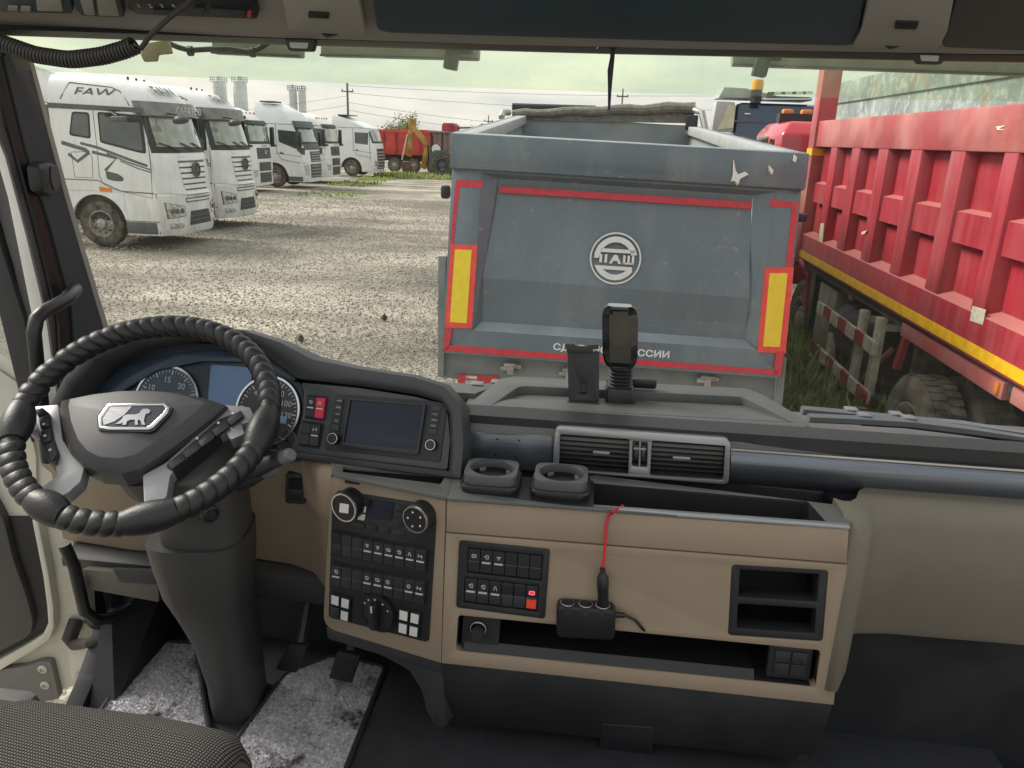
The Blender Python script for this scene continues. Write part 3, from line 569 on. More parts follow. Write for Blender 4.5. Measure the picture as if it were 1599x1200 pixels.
    circ = lambda r, a0=0, a1=360, n=40: [(r*math.cos(R_(a0+(a1-a0)*i/n)), r*math.sin(R_(a0+(a1-a0)*i/n))) for i in range(n + (a1-a0 != 360))]
    eo = em(circ(1.0), [circ(.94)]).build('emblem', DECW, root, smooth=False)
    em(circ(.84,12,168,24) + [(-.84,-.02),(-.66,-.02)] + circ(.62,160,40,16) + [(.55,.30),(.2,.30),(-.5,.30),(-.5,.42),(.42,.42)][:0] + circ(.62,30,14,4)).build('emblem_arc', DECW, eo, smooth=False)
    em([(-.6,.36),(.76,.36),(.70,.22),(-.56,.22)]).build('emblem_bar', DECW, eo, smooth=False)
    em([(-.8,-.30),(.66,-.30)] + circ(.84,-35,-155,24)[0:], [[(-.5,-.44),(.5,-.44)] + circ(.62,-48,-132,14)]).build('emblem_bowl', DECW, eo, smooth=False)
    for x0, x1 in ((-.62,-.52),(-.42,-.32),(.30,.39),(.47,.56),(.64,.73)): em([(x0,.14),(x1,.14),(x1,-.18),(x0,-.18)]).build('emblem_stroke', DECW, eo, smooth=False)
    em([(.30,-.14),(.73,-.14),(.73,-.20),(.30,-.20)]).build('emblem_stroke', DECW, eo, smooth=False)
    em([(-.24,-.20),(-.06,.14),(.06,.14),(.24,-.20),(.12,-.20),(.08,-.10),(-.08,-.10),(-.12,-.20)]).build('emblem_letter', DECW, eo, smooth=False)
    a, b = pl.P(864,542,.014), pl.P(1045,555,.014)
    text('tailgate_lettering', 'СДЕЛАНО В РОССИИ', (a+b)/2, b-a, pl.v, DECW, root, h=.062, wd=(b-a).length, ext=.002 if (b-a).cross(pl.v).dot(pl.n) > 0 else -.002, bold=.03)
    # bird droppings / scuffs on the beam
    SPL = mat('splash', (.75,.75,.72), .8)
    for pts in ([(1141,253),(1144,270),(1148,276),(1158,272),(1164,276),(1151,283),(1148,292),(1143,286),(1138,286),(1141,276)], [(1234,246),(1238,250),(1236,258),(1232,255)], [(1195,262),(1202,270),(1200,276),(1196,270)]):
        plate('splash_mark', pl, pts, SPL, root, .05, .112)
    # body sides, floor, front wall, arch
    fl, fr_ = V((-1.22,11.6,3.05)), V((1.36,11.6,2.98)); rl, rr = pl.P(709,206,-.02), pl.P(1257,238,-.02); dz = V((0,0,-1.5))
    for a, b, sx in ((rl, fl, 1), (rr, fr_, -1)):
        mb = MB(); mb.prism([a, b, b+V((0,0,-1.75)), a+V((0,-.2,-1.5))], (sx*.05, 0, 0)); mb.build('side_wall', DGREY, root, smooth=False)
        mb = MB(); t = (b-a).normalized(); mb.loft([[p+V((0,0,.0)), p+V((sx*.16,0,-.0)), p+V((sx*.16,0,-.11)), p+V((0,0,-.13))] for p in (a+t*.02, b)]); mb.build('top_rail', mat('rail_grey', (.36,.38,.38), .5), root, bevel=.01)
        for k in range(6):
            p = a + (b-a)*((k+.7)/6.5); mb = MB(); mb.bb((min(p.x, p.x-sx*.09), p.y-.06, p.z-1.5), (max(p.x, p.x-sx*.09), p.y+.06, p.z-.05)); mb.build('side_rib', DGREY, root)
        mb = MB(); mb.prism([a+V((sx*.055,.03,-.02)), b+V((sx*.055,0,-.02)), b+V((sx*.35,0,-1.7)), a+V((sx*.3,0,-1.45))], (sx*.02,0,0)); mb.build('inner_liner', DIN, root, smooth=False)
    mb = MB(); mb.prism([fl, fr_, fr_+V((0,0,-1.7)), fl+V((0,0,-1.7))], (0,.06,0)); mb.build('front_wall', DIN, root, smooth=False)
    mb = MB(); mb.prism([rl+V((.1,0,-1.42)), rr+V((-.1,0,-1.42)), fr_+V((0,0,-1.7)), fl+V((0,0,-1.7))], (0,0,-.08)); mb.build('body_floor', DIN, root)
    # rolled tarpaulin on the front wall, with end hoops
    TARP = mat('tarpaulin', (.19,.18,.155), .85, var=.25, vs=14, bump=.6, bs=25)
    a, b = onY(800,178,11.55), onY(1085,168,11.55); pth = [a+(b-a)*(i/14)+V((0,0,.012*math.sin(i*1.7))) for i in range(15)]
    mb = MB(); mb.tube(pth, [.05+.006*math.sin(i*2.3)+.002*i for i in range(15)], 10); mb.build('tarpaulin_roll', TARP, root)
    mb = MB(); mb.prism([pth[0]+V((.1,.02,-.02)), pth[-1]+V((0,.02,-.02)), pth[-1]+V((0,.02,-.2)), pth[0]+V((.3,.02,-.08))], (0,.01,0)); mb.build('tarpaulin_flap', TARP, root)
    mb = MB(); mb.tube([onY(800,167,11.7), onY(930,171,11.7)], .05, 6); mb.build('tarpaulin_pole', BLK, root)
    for (xa, ya), (xb, yb), (xc, yc) in (((1084,172),(1096,176),(1102,205)), ((795,176),(786,176),(783,184))):
        mb = MB(); mb.tube([onY(xa,ya,11.5), onY(xb,yb,11.4), onY(xc,yc,11.3)], .045, 8); mb.build('tarpaulin_hoop', mat('hoop_grey', (.4,.4,.38), .4, .3), root)
    mb = MB(); p = onY(1080,192,11.4); mb.box(p, (.16,.1,.2)); mb.build('hoop_bracket', BLK, root, bevel=.02)
    # lower rear: skirt, hinges, tail lamps, chassis and wheels
    SK = mat('skirt_grey', (.2,.22,.22), .6, var=.2, vs=5); overlay(SK, (.33,.17,.06), 6, .6, .72, .6)
    plate('rear_skirt', pl, [(686,552),(1222,592),(1216,655),(680,592)], SK, root, -.30, -.12)
    plate('corner_post', pl, [(682,400),(694,400),(690,590),(681,590)], SK, root, -.25, -.06); plate('corner_post', pl, [(1222,560),(1232,560),(1224,640),(1212,640)], SK, root, -.25, -.06)
    for x, y in ((796,577), (888,585), (1107,597)):
        mb = MB(); c = pl.P(x, y, -.08); mb.box(c, (.05,.06,.09)); mb.box(c+V((.05,0,.02)), (.06,.05,.03)); mb.box(c+V((-.05,0,.0)), (.05,.05,.03)); mb.lathe(c+V((-.05,-.02,.03)), (1,0,0), [(.018,0),(.018,.1),(0,.1)], 8); mb.build('tailgate_latch', RIM, root, bevel=.004)
    for pts in ([(712,587),(776,590),(772,607),(711,604)], [(1120,617),(1184,622),(1182,640),(1118,634)]):
        o_ = plate('tail_lamp', pl, pts, mat('tail_red', (.5,.02,.03), .3, var=.2, vs=40), root, -.2, -.09)
        for q in (subq(pts, .2,.48,.08,.35), subq(pts, .2,.5,.5,.9)): plate('lamp_lens', pl, q, LAMP, o_, -.09, -.085)
    mb = MB(); mb.box(onY(696,300,6.0), (.07,.08,.1)); mb.build('side_hook', BLK, root, bevel=.02); mb = MB(); mb.box(onY(1251,340,5.9), (.08,.08,.06)); mb.build('side_hook', BLK, root, bevel=.02)
    mb = MB(); [mb.bb((.15+s*.42-.06, 5.9, .75), (.15+s*.42+.06, 12.5, 1.05)) for s in (-1, 1)]; mb.bb((-.9,5.6,.5), (1.2,5.72,.72)); mb.build('chassis_frame', GREYP, root)
    for y in (7.0, 8.4, 11.9):
        for s in (-1, 1): wheel(root, (.15+s*.95, y, .52), (s,0,0), wd=.5, tread=False)
    mb = MB(); mb.bb((-1.08,11.9,1.0), (1.36,13.7,3.0)); mb.build('cab', DGREY, root, bevel=.08)
tipper()
# ================================================================== RED TIPPER ON THE RIGHT
RED = mat('red_paint', (.33,.018,.034), .46, var=.12, vs=2, coat=.1)
overlay(RED, (.48,.16,.16), 8, .42, .8, .42, (1,1,.09)); overlay(RED, (.48,.18,.17), 1.4, .48, .78, .28); overlay(RED, (.62,.52,.42), 30, .68, .75, .5); overlay(RED, (.12,.02,.02), 5, .58, .72, .45, (1,1,.15))
dust_up(RED, (.54,.25,.22), .6)
DUSTY = mat('dusty_red', (.38,.08,.085), .62, var=.18, vs=2, col2=(.48,.19,.17)); overlay(DUSTY, (.42,.05,.06), 2.2, .5, .66, .75, (1,1,.4))
YEL = mat('yellow_stripe', (.80,.46,.01), .5, var=.12, vs=12); overlay(YEL, (.4,.12,.05), 12, .64, .72, .7)
def red_tipper():
    X = 2.65; root = thing('tipper_truck', 'red ribbed tipper truck with yellow stripe on the right', 'tipper truck', (3.9, 8.0, 0))
    y1 = 10.15; y0 = 2.6; zt, zb = 3.06, 1.40
    tr = 2.76; br_ = 1.74
    mb = MB(); mb.bb((X+.08, y0, zb+.1), (X+.13, y1, zt-.05)); mb.build('side_sheet', RED, root)
    mb = MB(); mb.bb((X-.03, y0, tr), (X+.13, y1, zt)); mb.build('top_rail', DUSTY, root, bevel=.015)
    mb = MB(); mb.loft([[V((X-.005,y,zb)), V((X-.03,y,zb+.02)), V((X-.03,y,br_-.03)), V((X+.10,y,br_+.02)), V((X+.13,y,br_)), V((X+.13,y,zb))] for y in (y0, y1)]); mb.build('bottom_rail', RED, root, smooth=False)
    ys = []
    for a, b in ((1300,1311),(1333,1347),(1375,1392),(1426,1446),(1489,1515),(1573,1600)):
        ya, yb = onX(a,232,X).y, onX(b,234,X).y; ys.append((ya, yb))
    st = ys[-2][0]-ys[-1][0]; ys.append((ys[-1][0]-st, ys[-1][1]-st)); ys.append((ys[-1][0]-st, ys[-1][1]-st))
    prev = y1-.12
    for ya, yb in ys:
        mb = MB(); mb.loft([[V((X-.02,ya-.02,z)), V((X+.12,ya+.02,z)), V((X+.12,yb-.02,z)), V((X-.02,yb+.02,z))] for z in (br_-.02, tr+.02)]); mb.build('side_rib', RED, root, bevel=.006)
        mb = MB(); mb.loft([[V((X+.0,y,2.12)), V((X+.0,y,2.34)), V((X+.11,y,2.37)), V((X+.11,y,2.10))] for y in (ya, prev)]); mb.build('cross_bar', RED, root, smooth=False)
        prev = yb
    # stripe: cut by short gaps into strips
    mb = MB(); mb.bb((X-.036, y0, 1.435), (X-.029, y1+.02, 1.515)); mb.build('yellow_stripe', YEL, root)
    # front wall with tall post
    mb = MB(); mb.loft([[V((X-.06,y1,z)), V((X+.16,y1,z)), V((X+.16,y1+.24,z)), V((X-.06,y1+.24,z))] for z in (zb, 4.2)]); mb.build('front_post', DUSTY, root, bevel=.015)
    mb = MB(); mb.bb((X-.065, y1-.004, 2.66), (X+.165, y1+.245, 2.74)); mb.build('yellow_tape', YEL, root); mb = MB(); mb.bb((X-.066, y1+.20, 2.1), (X-.058, y1+.245, 2.6)); mb.build('yellow_tape', YEL, root)
    mb = MB(); mb.bb((X+.16, y1+.05, zb), (5.05, y1+.15, zt-.05)); mb.build('front_wall', mat('rust_red', (.25,.12,.08), .8, var=.4, vs=6), root)
    mb = MB(); mb.bb((5.0, y0, zb), (5.1, y1, zt)); mb.bb((X+.15, y0, zb+.05), (5.0, y1, zb+.12)); mb.build('far_side', RED, root)
    # sticker, pale number strip on the first rib, scuffs
    STK = mat('sticker', (.55,.50,.38), .7, var=.15, vs=30)
    q = [(1519,478),(1540,484),(1535,508),(1515,501)]; pX = PL((X-.032,5,2), (0,-1,0), (0,0,1)); plate('sticker', pX, q, STK, root, 0, .003)
    plate('number_strip', PL((X-.022,5,2), (0,-1,0), (0,0,1)), [(1282,349),(1287,349),(1284,385),(1276,385)], mat('strip_pale', (.55,.5,.33), .7), root, -.002, .004)
    SCF = mat('scuff', (.70,.58,.50), .8, var=.2, vs=40)
    for pts, h in (([(1566,262),(1571,258),(1550,278),(1535,292),(1530,303),(1532,290),(1548,273)],.0), ([(1462,244),(1470,242),(1472,248),(1466,256),(1463,250)],.0), ([(1556,198),(1572,196),(1560,201),(1570,204),(1558,203)],.1), ([(1347,362),(1354,360),(1350,366),(1345,366)],.02)):
        plate('scuff_mark', PL((X+.097 if h == 0 else X-.031, 5, 2), (0,-1,0), (0,0,1)), pts, SCF, root, -.003, .003)
    # running gear
    FRM = mat('under_grey', (.07,.07,.07), .7, var=.25, vs=5); overlay(FRM, (.22,.18,.13), 3, .5, .7, .6)
    mb = MB(); [mb.bb((3.45+s*.9-.05, 3.0, .8), (3.45+s*.9+.05, 12.5, 1.3)) for s in (0, 1)]; mb.bb((X+.05, y0, 1.3), (5.05, y1, 1.395)); mb.build('chassis_frame', FRM, root)
    DT = mat('muddy_tyre', (.10,.09,.07), .9, var=.3, vs=5, col2=(.26,.23,.18), bump=.5, bs=50)
    for y in (6.1, 4.72, 10.55):
        wheel(root, (2.73 if y < 8 else 2.95, y, .53), (-1,0,0), r=.53, wd=.28, dirt=DT); (wheel(root, (3.08, y, .53), (-1,0,0), r=.53, wd=.28, dirt=DT) if y < 8 else None); wheel(root, (4.8, y, .53), (1,0,0), r=.53, wd=.5, tread=False)
    mb = MB(); mb.tube([(2.75,11.2,.8),(2.75,11.1,1.15),(2.75,10.6,1.32),(2.75,10.1,1.2),(2.75,9.95,.75)], .03, 6); mb.build('mudguard_edge', RED, root)
    mb = MB(); mb.bb((2.75, 9.75, .55), (3.3, 9.95, 1.35)); mb.build('mudguard', BLK, root)
    mb = MB(); mb.bb((2.78, 8.95, .45), (3.4, 9.65, 1.22)); mb.build('battery_box', mat('box_grey', (.33,.31,.25), .6, var=.2, vs=5), root, bevel=.03)
    mb = MB(); mb.lathe((3.0,8.2,.85), (0,1,0), [(0,-.55),(.3,-.55),(.33,-.5),(.33,.5),(.3,.55),(0,.55)], 20); mb.build('fuel_tank', FRM, root)
    mb = MB(); mb.bb((3.0, 7.3, .7), (3.45, 8.2, 1.2)); mb.bb((3.1, 6.6, .8), (3.5, 7.2, 1.15)); mb.build('air_tanks', BLK, root, bevel=.05)
    # mudflap frame above the rear wheel
    mb = MB(); mb.bb((X+.02, 5.0, 1.24), (X+.14, 6.75, 1.36)); mb.bb((X+.02, 4.05, 1.26), (X+.12, 4.9, 1.37)); mb.build('under_rail', DUSTY, root, bevel=.01)
    mb = MB(); mb.prism([V((X+.05,6.75,1.3)),V((X+.05,6.68,1.3)),V((X+.05,6.78,.92)),V((X+.05,6.86,.92))], (.05,0,0)); mb.build('flap_bracket', RED, root)
    mb = MB(); mb.bb((X+.2, 6.75, .65), (3.4, 6.85, 1.35)); mb.build('mud_flap', mat('mud', (.12,.105,.08), .95, var=.4, vs=8, bump=.8, bs=18), root)
    mb = MB(); mb.bb((X+.0, 5.03, 1.26), (X+.05, 5.09, 1.35)); mb.build('side_lamp', ORANGE, root, bevel=.02); mb = MB(); p = onX(1331,460,2.75); mb.box(p, (.04,.14,.12)); mb.build('side_lamp', mat('dusty_amber', (.35,.18,.08), .6), root, bevel=.015)
    # striped side guard (swung slightly out)
    WST = mat('guard_white', (.55,.52,.42), .6, var=.2, vs=8); overlay(WST, (.3,.15,.06), 12, .58, .7, .7)
    RST = mat('guard_red', (.33,.04,.05), .6, var=.2, vs=8)
    gy0, gy1 = onX(1272,485,2.6).y, onX(1363,540,2.6).y
    for (xa, ya), (xb, yb), n in (((1275,482),(1363,541),7), ((1270,545),(1350,622),7)):
        a, b = onX(xa, ya, 2.6), onX(xb, yb, 2.6); z = (a.z+b.z)/2
        g_ = MB().box((2.635, (a.y+b.y)/2, z), (.03, abs(a.y-b.y)-.01, .11)).build('guard_bar', WST, root)
        for k in range(n):
            t0, t1_ = a.y+(b.y-a.y)*k/n, a.y+(b.y-a.y)*(k+1)/n; mb = MB(); mb.bb((2.6, min(t0,t1_), z-.062), (2.622, max(t0,t1_), z+.062)); mb.build('guard_stripe', RST if (k % 2 == 1) == (ya < 500) or (ya > 500 and k % 2 == 0) else WST, g_)
    for (xa, ya), (xb, yb) in (((1375,495),(1357,618)), ((1347,482),(1335,600)), ((1300,520),(1294,565))):
        a, b = onX(xa, ya, 2.68), onX(xb, yb, 2.68); mb = MB(); y = (a.y+b.y)/2; mb.bb((2.645, y-.05, b.z), (2.72, y+.05, a.z)); mb.bb((2.72, y-.03, a.z-.12), (3.5, y+.03, a.z-.05)); mb.build('guard_post', WST, root, bevel=.006)
    mb = MB(); mb.tube([onX(1362,575,2.75), onX(1395,545,2.9)], .03, 6); mb.tube([onX(1330,612,2.75), onX(1362,578,2.8)], .03, 6); mb.build('guard_stay', DUSTY, root)
    # its cab ahead of the box
    cb = MB(); x0 = 2.42
    cb.loft([[V((x0,11.15,z)), V((x0,12.9,z)), V((4.95,12.9,z)), V((4.95,11.15,z))] for z in (.9, 2.6, 2.92)] + [[V((x0+.12,11.3,3.08)), V((x0+.12,12.75,3.08)), V((4.8,12.75,3.08)), V((4.8,11.3,3.08))]]); cb.build('cab', mat('cab_red', (.5,.03,.05), .3, var=.15, vs=2, coat=.5), root, bevel=.04)
    mb = MB(); mb.bb((x0-.012, 12.0, 2.3), (x0+.02, 12.7, 2.88)); mb.build('door_window', DGLASS, root); mb = MB(); mb.bb((x0-.01, 11.55, 2.1), (x0+.01, 11.85, 2.85)); mb.build('rear_window', DGLASS, root)
    mb = MB(); mb.tube([(x0,12.7,2.8),(x0-.22,12.9,2.86),(x0-.36,12.95,2.78)], .03, 6); mb.tube([(x0,12.7,2.3),(x0-.3,12.95,2.35)], .03, 6); mb.build('mirror_arm', BLK, root); mb = MB(); mb.box((x0-.22,12.9,2.6), (.24,.1,.36)); mb.build('mirror', BLK, root, bevel=.03)
    mb = MB(); mb.bb((x0+.1,11.9,3.08), (x0+.7,12.1,3.2)); mb.build('roof_rack', BLK, root)
    for k in range(2): mb = MB(); mb.box((x0+.22+.26*k, 12.0, 3.22), (.14,.14,.08)); mb.build('roof_lamp', ORANGE, root, bevel=.02)
red_tipper()
# ------------------------------------------------------------------ blue truck seen from behind, grey body beyond
def blue_truck():
    root = thing('tractor_truck', 'dark blue truck cab with amber beacon between the tippers', 'truck', (3.5, 19.5, 0)); Y = 18.0
    BLUE = mat('blue_paint', (.012,.034,.085), .18, var=.2, vs=1.5, coat=.8)
    p = lambda x, y, d=0: onY(x, y, Y+d)
    a = p(1152,160); b = p(1300,165); 
    mb = MB(); mb.bb((a.x, Y, .9), (p(1284,165).x, Y+2.0, a.z)); mb.build('cab_rear', BLUE, root, bevel=.12)
    mb = MB(); mb.bb((a.x-.02, Y-.02, p(1160,190).z-.02), (p(1283,165).x, Y+.01, p(1160,190).z+.02)); mb.build('cab_crease', BLUE, root)
    mb = MB(); q = [p(1119,158), p(1148,160), p(1145,206), p(1111,206)]; mb.prism(q, (0,.5,0)); o_ = mb.build('side_deflector', mat('deflector_grey', (.42,.43,.42), .4), root, bevel=.02)
    mb = MB(); q = [p(1138,163,-.02), p(1149,166,-.02), p(1145,200,-.02), p(1120,203,-.02)]; mb.prism(q, (0,.01,0)); mb.build('deflector_pane', mat('pale_pane', (.6,.58,.42), .2, var=.2, vs=2), o_)
    mb = MB(); q = [p(1131,136), p(1165,138), p(1215,150), p(1268,152), p(1268,158), p(1122,153)]; mb.prism(q, (0,.9,0)); mb.build('roof_fairing', mat('fairing_grey', (.36,.40,.43), .4), root, bevel=.02)
    mb = MB(); mb.prism([p(1200,144,-.1), p(1268,143,-.1), p(1268,147,-.1), p(1198,148,-.1)], (0,.1,0)); lb = mb.build('light_bar', BLK, root)
    for x in (1215, 1232, 1249, 1264): mb = MB(); mb.box(p(x,145.5,-.12), (.13,.04,.05)); mb.build('bar_lamp', DECW, lb)
    mb = MB(); mb.tube([p(1190,155,-.1), p(1268,155,-.1)], .03, 6); mb.build('roof_rail', CHROME, root)
    c = p(1180,158,-.15); mb = MB(); mb.lathe(c, (0,0,1), [(.11,-.04),(.11,.2),(.12,.22),(0,.22)], 14); bc = mb.build('beacon', BLK, root)
    mb = MB(); mb.lathe(c+V((0,0,.22)), (0,0,1), [(.12,0),(.125,.12),(.11,.2),(0,.22)], 14); mb.build('beacon_lens', mat('amber', (.85,.38,.01), .25, var=.05), bc)
    mb = MB(); mb.box(p(1167,178,-.02), (.12,.04,.03)); mb.build('latch', CHROME, root)
    for s in (0, 1): wheel(root, (a.x+.3+s*1.9, Y+1.2, .52), (-1 if s == 0 else 1,0,0), tread=False)
    MB().bb((a.x+.6, 14, .7), (a.x+1.9, Y+.1, 1.0)).build('chassis_frame', GREYP, root)
blue_truck()
def grey_body():
    root = thing('tipper_truck', 'pale blue-grey rusty tipper showing above the red one', 'tipper truck', (8.2, 14, 0))
    GB = mat('worn_bluegrey', (.20,.24,.24), .6, var=.2, vs=1.2, col2=(.30,.34,.33)); overlay(GB, (.35,.16,.05), 2.5, .58, .68, .8, (1,1,.35)); overlay(GB, (.6,.62,.58), 4, .5, .65, .5)
    X = 6.6; 
    mb = MB(); mb.bb((X,4,1.4), (X+.08,25,4.5)); mb.build('side_wall', GB, root)
    mb = MB(); mb.bb((X-.06,4,3.95), (X,25,4.5)); mb.build('top_rail', GB, root, bevel=.02)
    mb = MB(); mb.bb((X+2.4,4,1.4), (X+2.5,25,4.5)); mb.bb((X,24.9,1.4), (X+2.5,25,4.5)); mb.bb((X,4,1.3), (X+2.5,25,1.4)); mb.build('far_walls', GB, root)
    for y in (7,9,20): 
        for s in (0,1): wheel(root, (X+.25+s*2.0, y, .52), (-1 if s == 0 else 1,0,0), tread=False)
    MB().bb((X+.7,5,.8), (X+1.8,24,1.3)).build('chassis_frame', GREYP, root)
grey_body()
# ================================================================== FAR SIDE OF THE YARD
DRED = mat('dark_red', (.30,.035,.04), .6, var=.3, vs=1.2); BRED = mat('bright_red', (.55,.06,.04), .5, var=.25, vs=1.2)
def far_trailer(x0, x1, Y, z1, label, col, hump=0):
    root = thing('dump_trailer', label, 'trailer', ((x0+x1)/2, Y, 0), 0, 'red trailers at the back of the yard')
    n = 10; top = [(x0+(x1-x0)*i/n, z1 + hump*math.sin(math.pi*i/n)) for i in range(n+1)]
    mb = MB(); mb.prism([V((x, Y, z)) for x, z in top] + [V((x1-.3, Y, 1.25)), V((x0+.3, Y, 1.25))], (0,2.4,0)); mb.build('body', col, root, smooth=False)
    for k in range(int((x1-x0)/.9)): mb = MB(); x = x0+.5+.9*k; mb.bb((x,Y-.07,1.3), (x+.12,Y,z1-.12)); mb.build('side_rib', DRED, root)
    mb = MB(); mb.bb((x0,Y-.09,z1-.16), (x1,Y,z1-.02)); mb.build('top_rail', BRED, root)
    mb = MB(); mb.bb((x0+.2,Y+.3,.8), (x1-.2,Y+2,1.22)); mb.build('chassis_frame', mat('dark_under', (.05,.03,.03), .8), root)
    for k in range(3): wheel(root, (x0+1.3+1.45*k, Y+.1, .52), (0,-1,0), tread=False)
    return root
far_trailer(-16.2, -10.9, 57.5, 2.95, 'red dump trailer behind the backhoe, partly hidden by last truck', BRED, .1)
far_trailer(-10.7, -4.5, 60.5, 3.0, 'red dump trailer behind the backhoe cab at the yard edge', BRED, .15)
def red_block():
    root = thing('red_hopper', 'small rusty red hopper rising above the backhoe cab', 'hopper', (-11.0, 64, 0)); a = onY(690,192,64); b = onY(711,206,64)
    mb = MB(); mb.loft([[V((a.x,64,0)),V((b.x,64,0)),V((b.x,66,0)),V((a.x,66,0))], [V((a.x,64,a.z-.2)),V((b.x,64,a.z-.2)),V((b.x,66,a.z-.2)),V((a.x,66,a.z-.2))], [V((a.x+.1,64.1,a.z)),V((b.x-.25,64.1,a.z)),V((b.x-.25,65.9,a.z)),V((a.x+.1,65.9,a.z))]]); mb.build('hopper', DRED, root)
    mb = MB(); z = a.z-.35; mb.tube([(b.x,65,z),(b.x+1.6,65,z+.1),(b.x+2.0,65,z+.35),(b.x+2.4,65,z+.3)], .07, 6); mb.build('outlet_pipe', GREYP, root)
red_block()
def backhoe():
    root = thing('backhoe_loader', 'yellow and grey backhoe loader with raised boom, back of yard', 'backhoe', (-10.4, 53, 0)); Y = 53.0
    YP = mat('digger_yellow', (.42,.20,.04), .6, var=.25, vs=2, col2=(.55,.32,.09)); overlay(YP, (.22,.12,.05), 2.5, .55, .7, .6)
    wheel(root, (-10.42,Y,.78), (0,-1,0), r=.78, wd=.5, rim=GREYP); wheel(root, (-10.42,Y+2.0,.78), (0,1,0), r=.78, wd=.5, tread=False); wheel(root, (-7.9,Y+.2,.5), (0,-1,0), r=.5, wd=.35, tread=False)
    mb = MB(); mb.prism([V(p) for p in ((-11.3,Y-.1,1.0),(-11.3,Y-.1,1.5),(-10.9,Y-.1,1.75),(-10.1,Y-.1,1.75),(-9.6,Y-.1,1.3),(-9.6,Y-.1,1.05),(-9.7,Y-.1,1.0),(-9.85,Y-.1,1.4),(-10.4,Y-.1,1.62),(-10.95,Y-.1,1.4),(-11.1,Y-.1,1.0))], (0,.6,0)); mb.build('mudguard', GREYP, root)
    mb = MB(); mb.bb((-11.1,Y+.4,.7), (-7.4,Y+1.8,1.5)); mb.build('body', YP, root, bevel=.05)
    for x in (-11.2,-10.45,-9.65): mb = MB(); mb.bb((x-.05,Y+.0,1.5), (x+.05,Y+.08,2.8)); mb.bb((x-.05,Y+1.8,1.5), (x+.05,Y+1.9,2.8)); mb.build('cab_pillar', BLK, root)
    mb = MB(); mb.bb((-11.35,Y-.15,2.8), (-9.5,Y+2.0,2.95)); mb.build('cab_roof', GREYP, root, bevel=.05)
    for x0, x1 in ((-11.15,-10.5), (-10.4,-9.7)): mb = MB(); mb.bb((x0,Y+.02,1.7), (x1,Y+.05,2.78)); mb.build('cab_window', glassy('digger_glass', (.6,.62,.55), .1, .3, (.5,.5,.42), 3, .4, .8), root)
    mb = MB(); mb.lathe((-10.85,Y-.03,1.82), (0,-1,0), [(0,.03),(.3,.03),(.3,0),(0,0)], 16); mb.build('round_panel', DECW, root)
    B = lambda pts, wd, nm, m=YP: MB().prism([V((x, Y+.7, z)) for x, z in stroke_pts(pts, wd)], (0,.35,0)).build(nm, m, root, bevel=.03)
    B([(-11.95,.5),(-11.75,1.2),(-11.6,2.0)], .36, 'boom_lower'); B([(-11.6,2.0),(-12.1,2.6),(-12.65,3.15)], .34, 'boom_upper'); B([(-12.75,3.75),(-12.78,2.6),(-12.9,1.25)], .30, 'dipper_arm'); B([(-12.55,3.7),(-12.5,3.2)], .2, 'arm_tip')
    B([(-11.25,1.55),(-11.15,.15)], .22, 'stabiliser_leg'); MB().bb((-11.5,Y+.5,.0), (-10.85,Y+.9,.09)).build('stabiliser_foot', GREYP, root)
    MB().tube([V((-13.0,Y+.85,2.7)), V((-13.3,Y+.85,1.4)), V((-13.4,Y+.85,1.0))], .06, 6).build('hydraulic_ram', CHROME, root)
    mb = MB(); mb.prism([V((x, Y+.5, z)) for x, z in ((-13.35,.95),(-12.95,.9),(-12.75,.55),(-12.8,.15),(-13.2,.1),(-13.35,.4))], (0,.7,0)); mb.build('bucket', mat('bucket_brown', (.14,.09,.06), .8, var=.3, vs=4), root)
    MB().tube([V((-11.55,Y+.6,2.0)), V((-11.5,Y+.6,1.3)), V((-11.6,Y+.6,.7))], .05, 6).build('hydraulic_hose', BLK, root)
backhoe()
# tree beyond, made of leaf clumps on limbs
LEAF = mat('leaf', (.10,.15,.05), .7, var=.4, vs=1.5, col2=(.22,.26,.10)); thin_leaf(LEAF)
def tree(x, y, h, r, label, seed, n=2600, low=.35):
    rs = random.Random(seed); root = thing('tree', label, 'tree', (x, y, 0), 0, None)
    BK = mat('bark', (.12,.09,.06), .9); mb = MB(); tips = []
    mb.tube([(x,y,-.1),(x+.05,y,h*.3),(x-.05,y,h*.55)], [.14,.11,.07], 7)
    for k in range(16):
        a = rs.uniform(0, 6.28); e = rs.uniform(.5, 1); p = V((x, y, h*rs.uniform(.25,.5))); q = p + V((math.cos(a)*r*e*.85, math.sin(a)*r*e*.85, h*rs.uniform(.12,.48)))
        mb.tube([p, (p+q)/2+V((0,0,.15)), q], [.05,.035,.015], 5); tips.append(q); tips.append((p+q)/2+V((0,0,.25)))
    mb.build('trunk', BK, root)
    mb = MB()
    for _ in range(n):
        c = rs.choice(tips); p = c + V((rs.gauss(0,.28), rs.gauss(0,.28), rs.gauss(0,.25)))*r*.55
        if p.z < h*low: continue
        d = V((rs.gauss(0,1), rs.gauss(0,1), rs.gauss(0,1))).normalized(); u = d.orthogonal().normalized(); v = d.cross(u); s = rs.uniform(.05,.12)
        mb.add([p-u*s, p+v*s*.6, p+u*s, p-v*s*.6], [(0,1,2,3)])
    mb.build('crown', LEAF, root, smooth=False)
tree(-18.75, 75, 4.6, 2.0, 'leafy green tree rising behind the far red trailer', 4)
for k, (px_, py_, Y) in enumerate(((548,200,95), (735,202,110), (772,208,100), (845,165,120))):
    p = onY(px_, py_, Y); tree(p.x, Y, max(2.5, p.z+.4), 2.6, ['low bush behind the last white truck roof', 'low bush right of the red hopper', 'small bush above the grey tipper left rail', 'far bush hidden behind the grey tipper body'][k], 20+k, 900, .2)
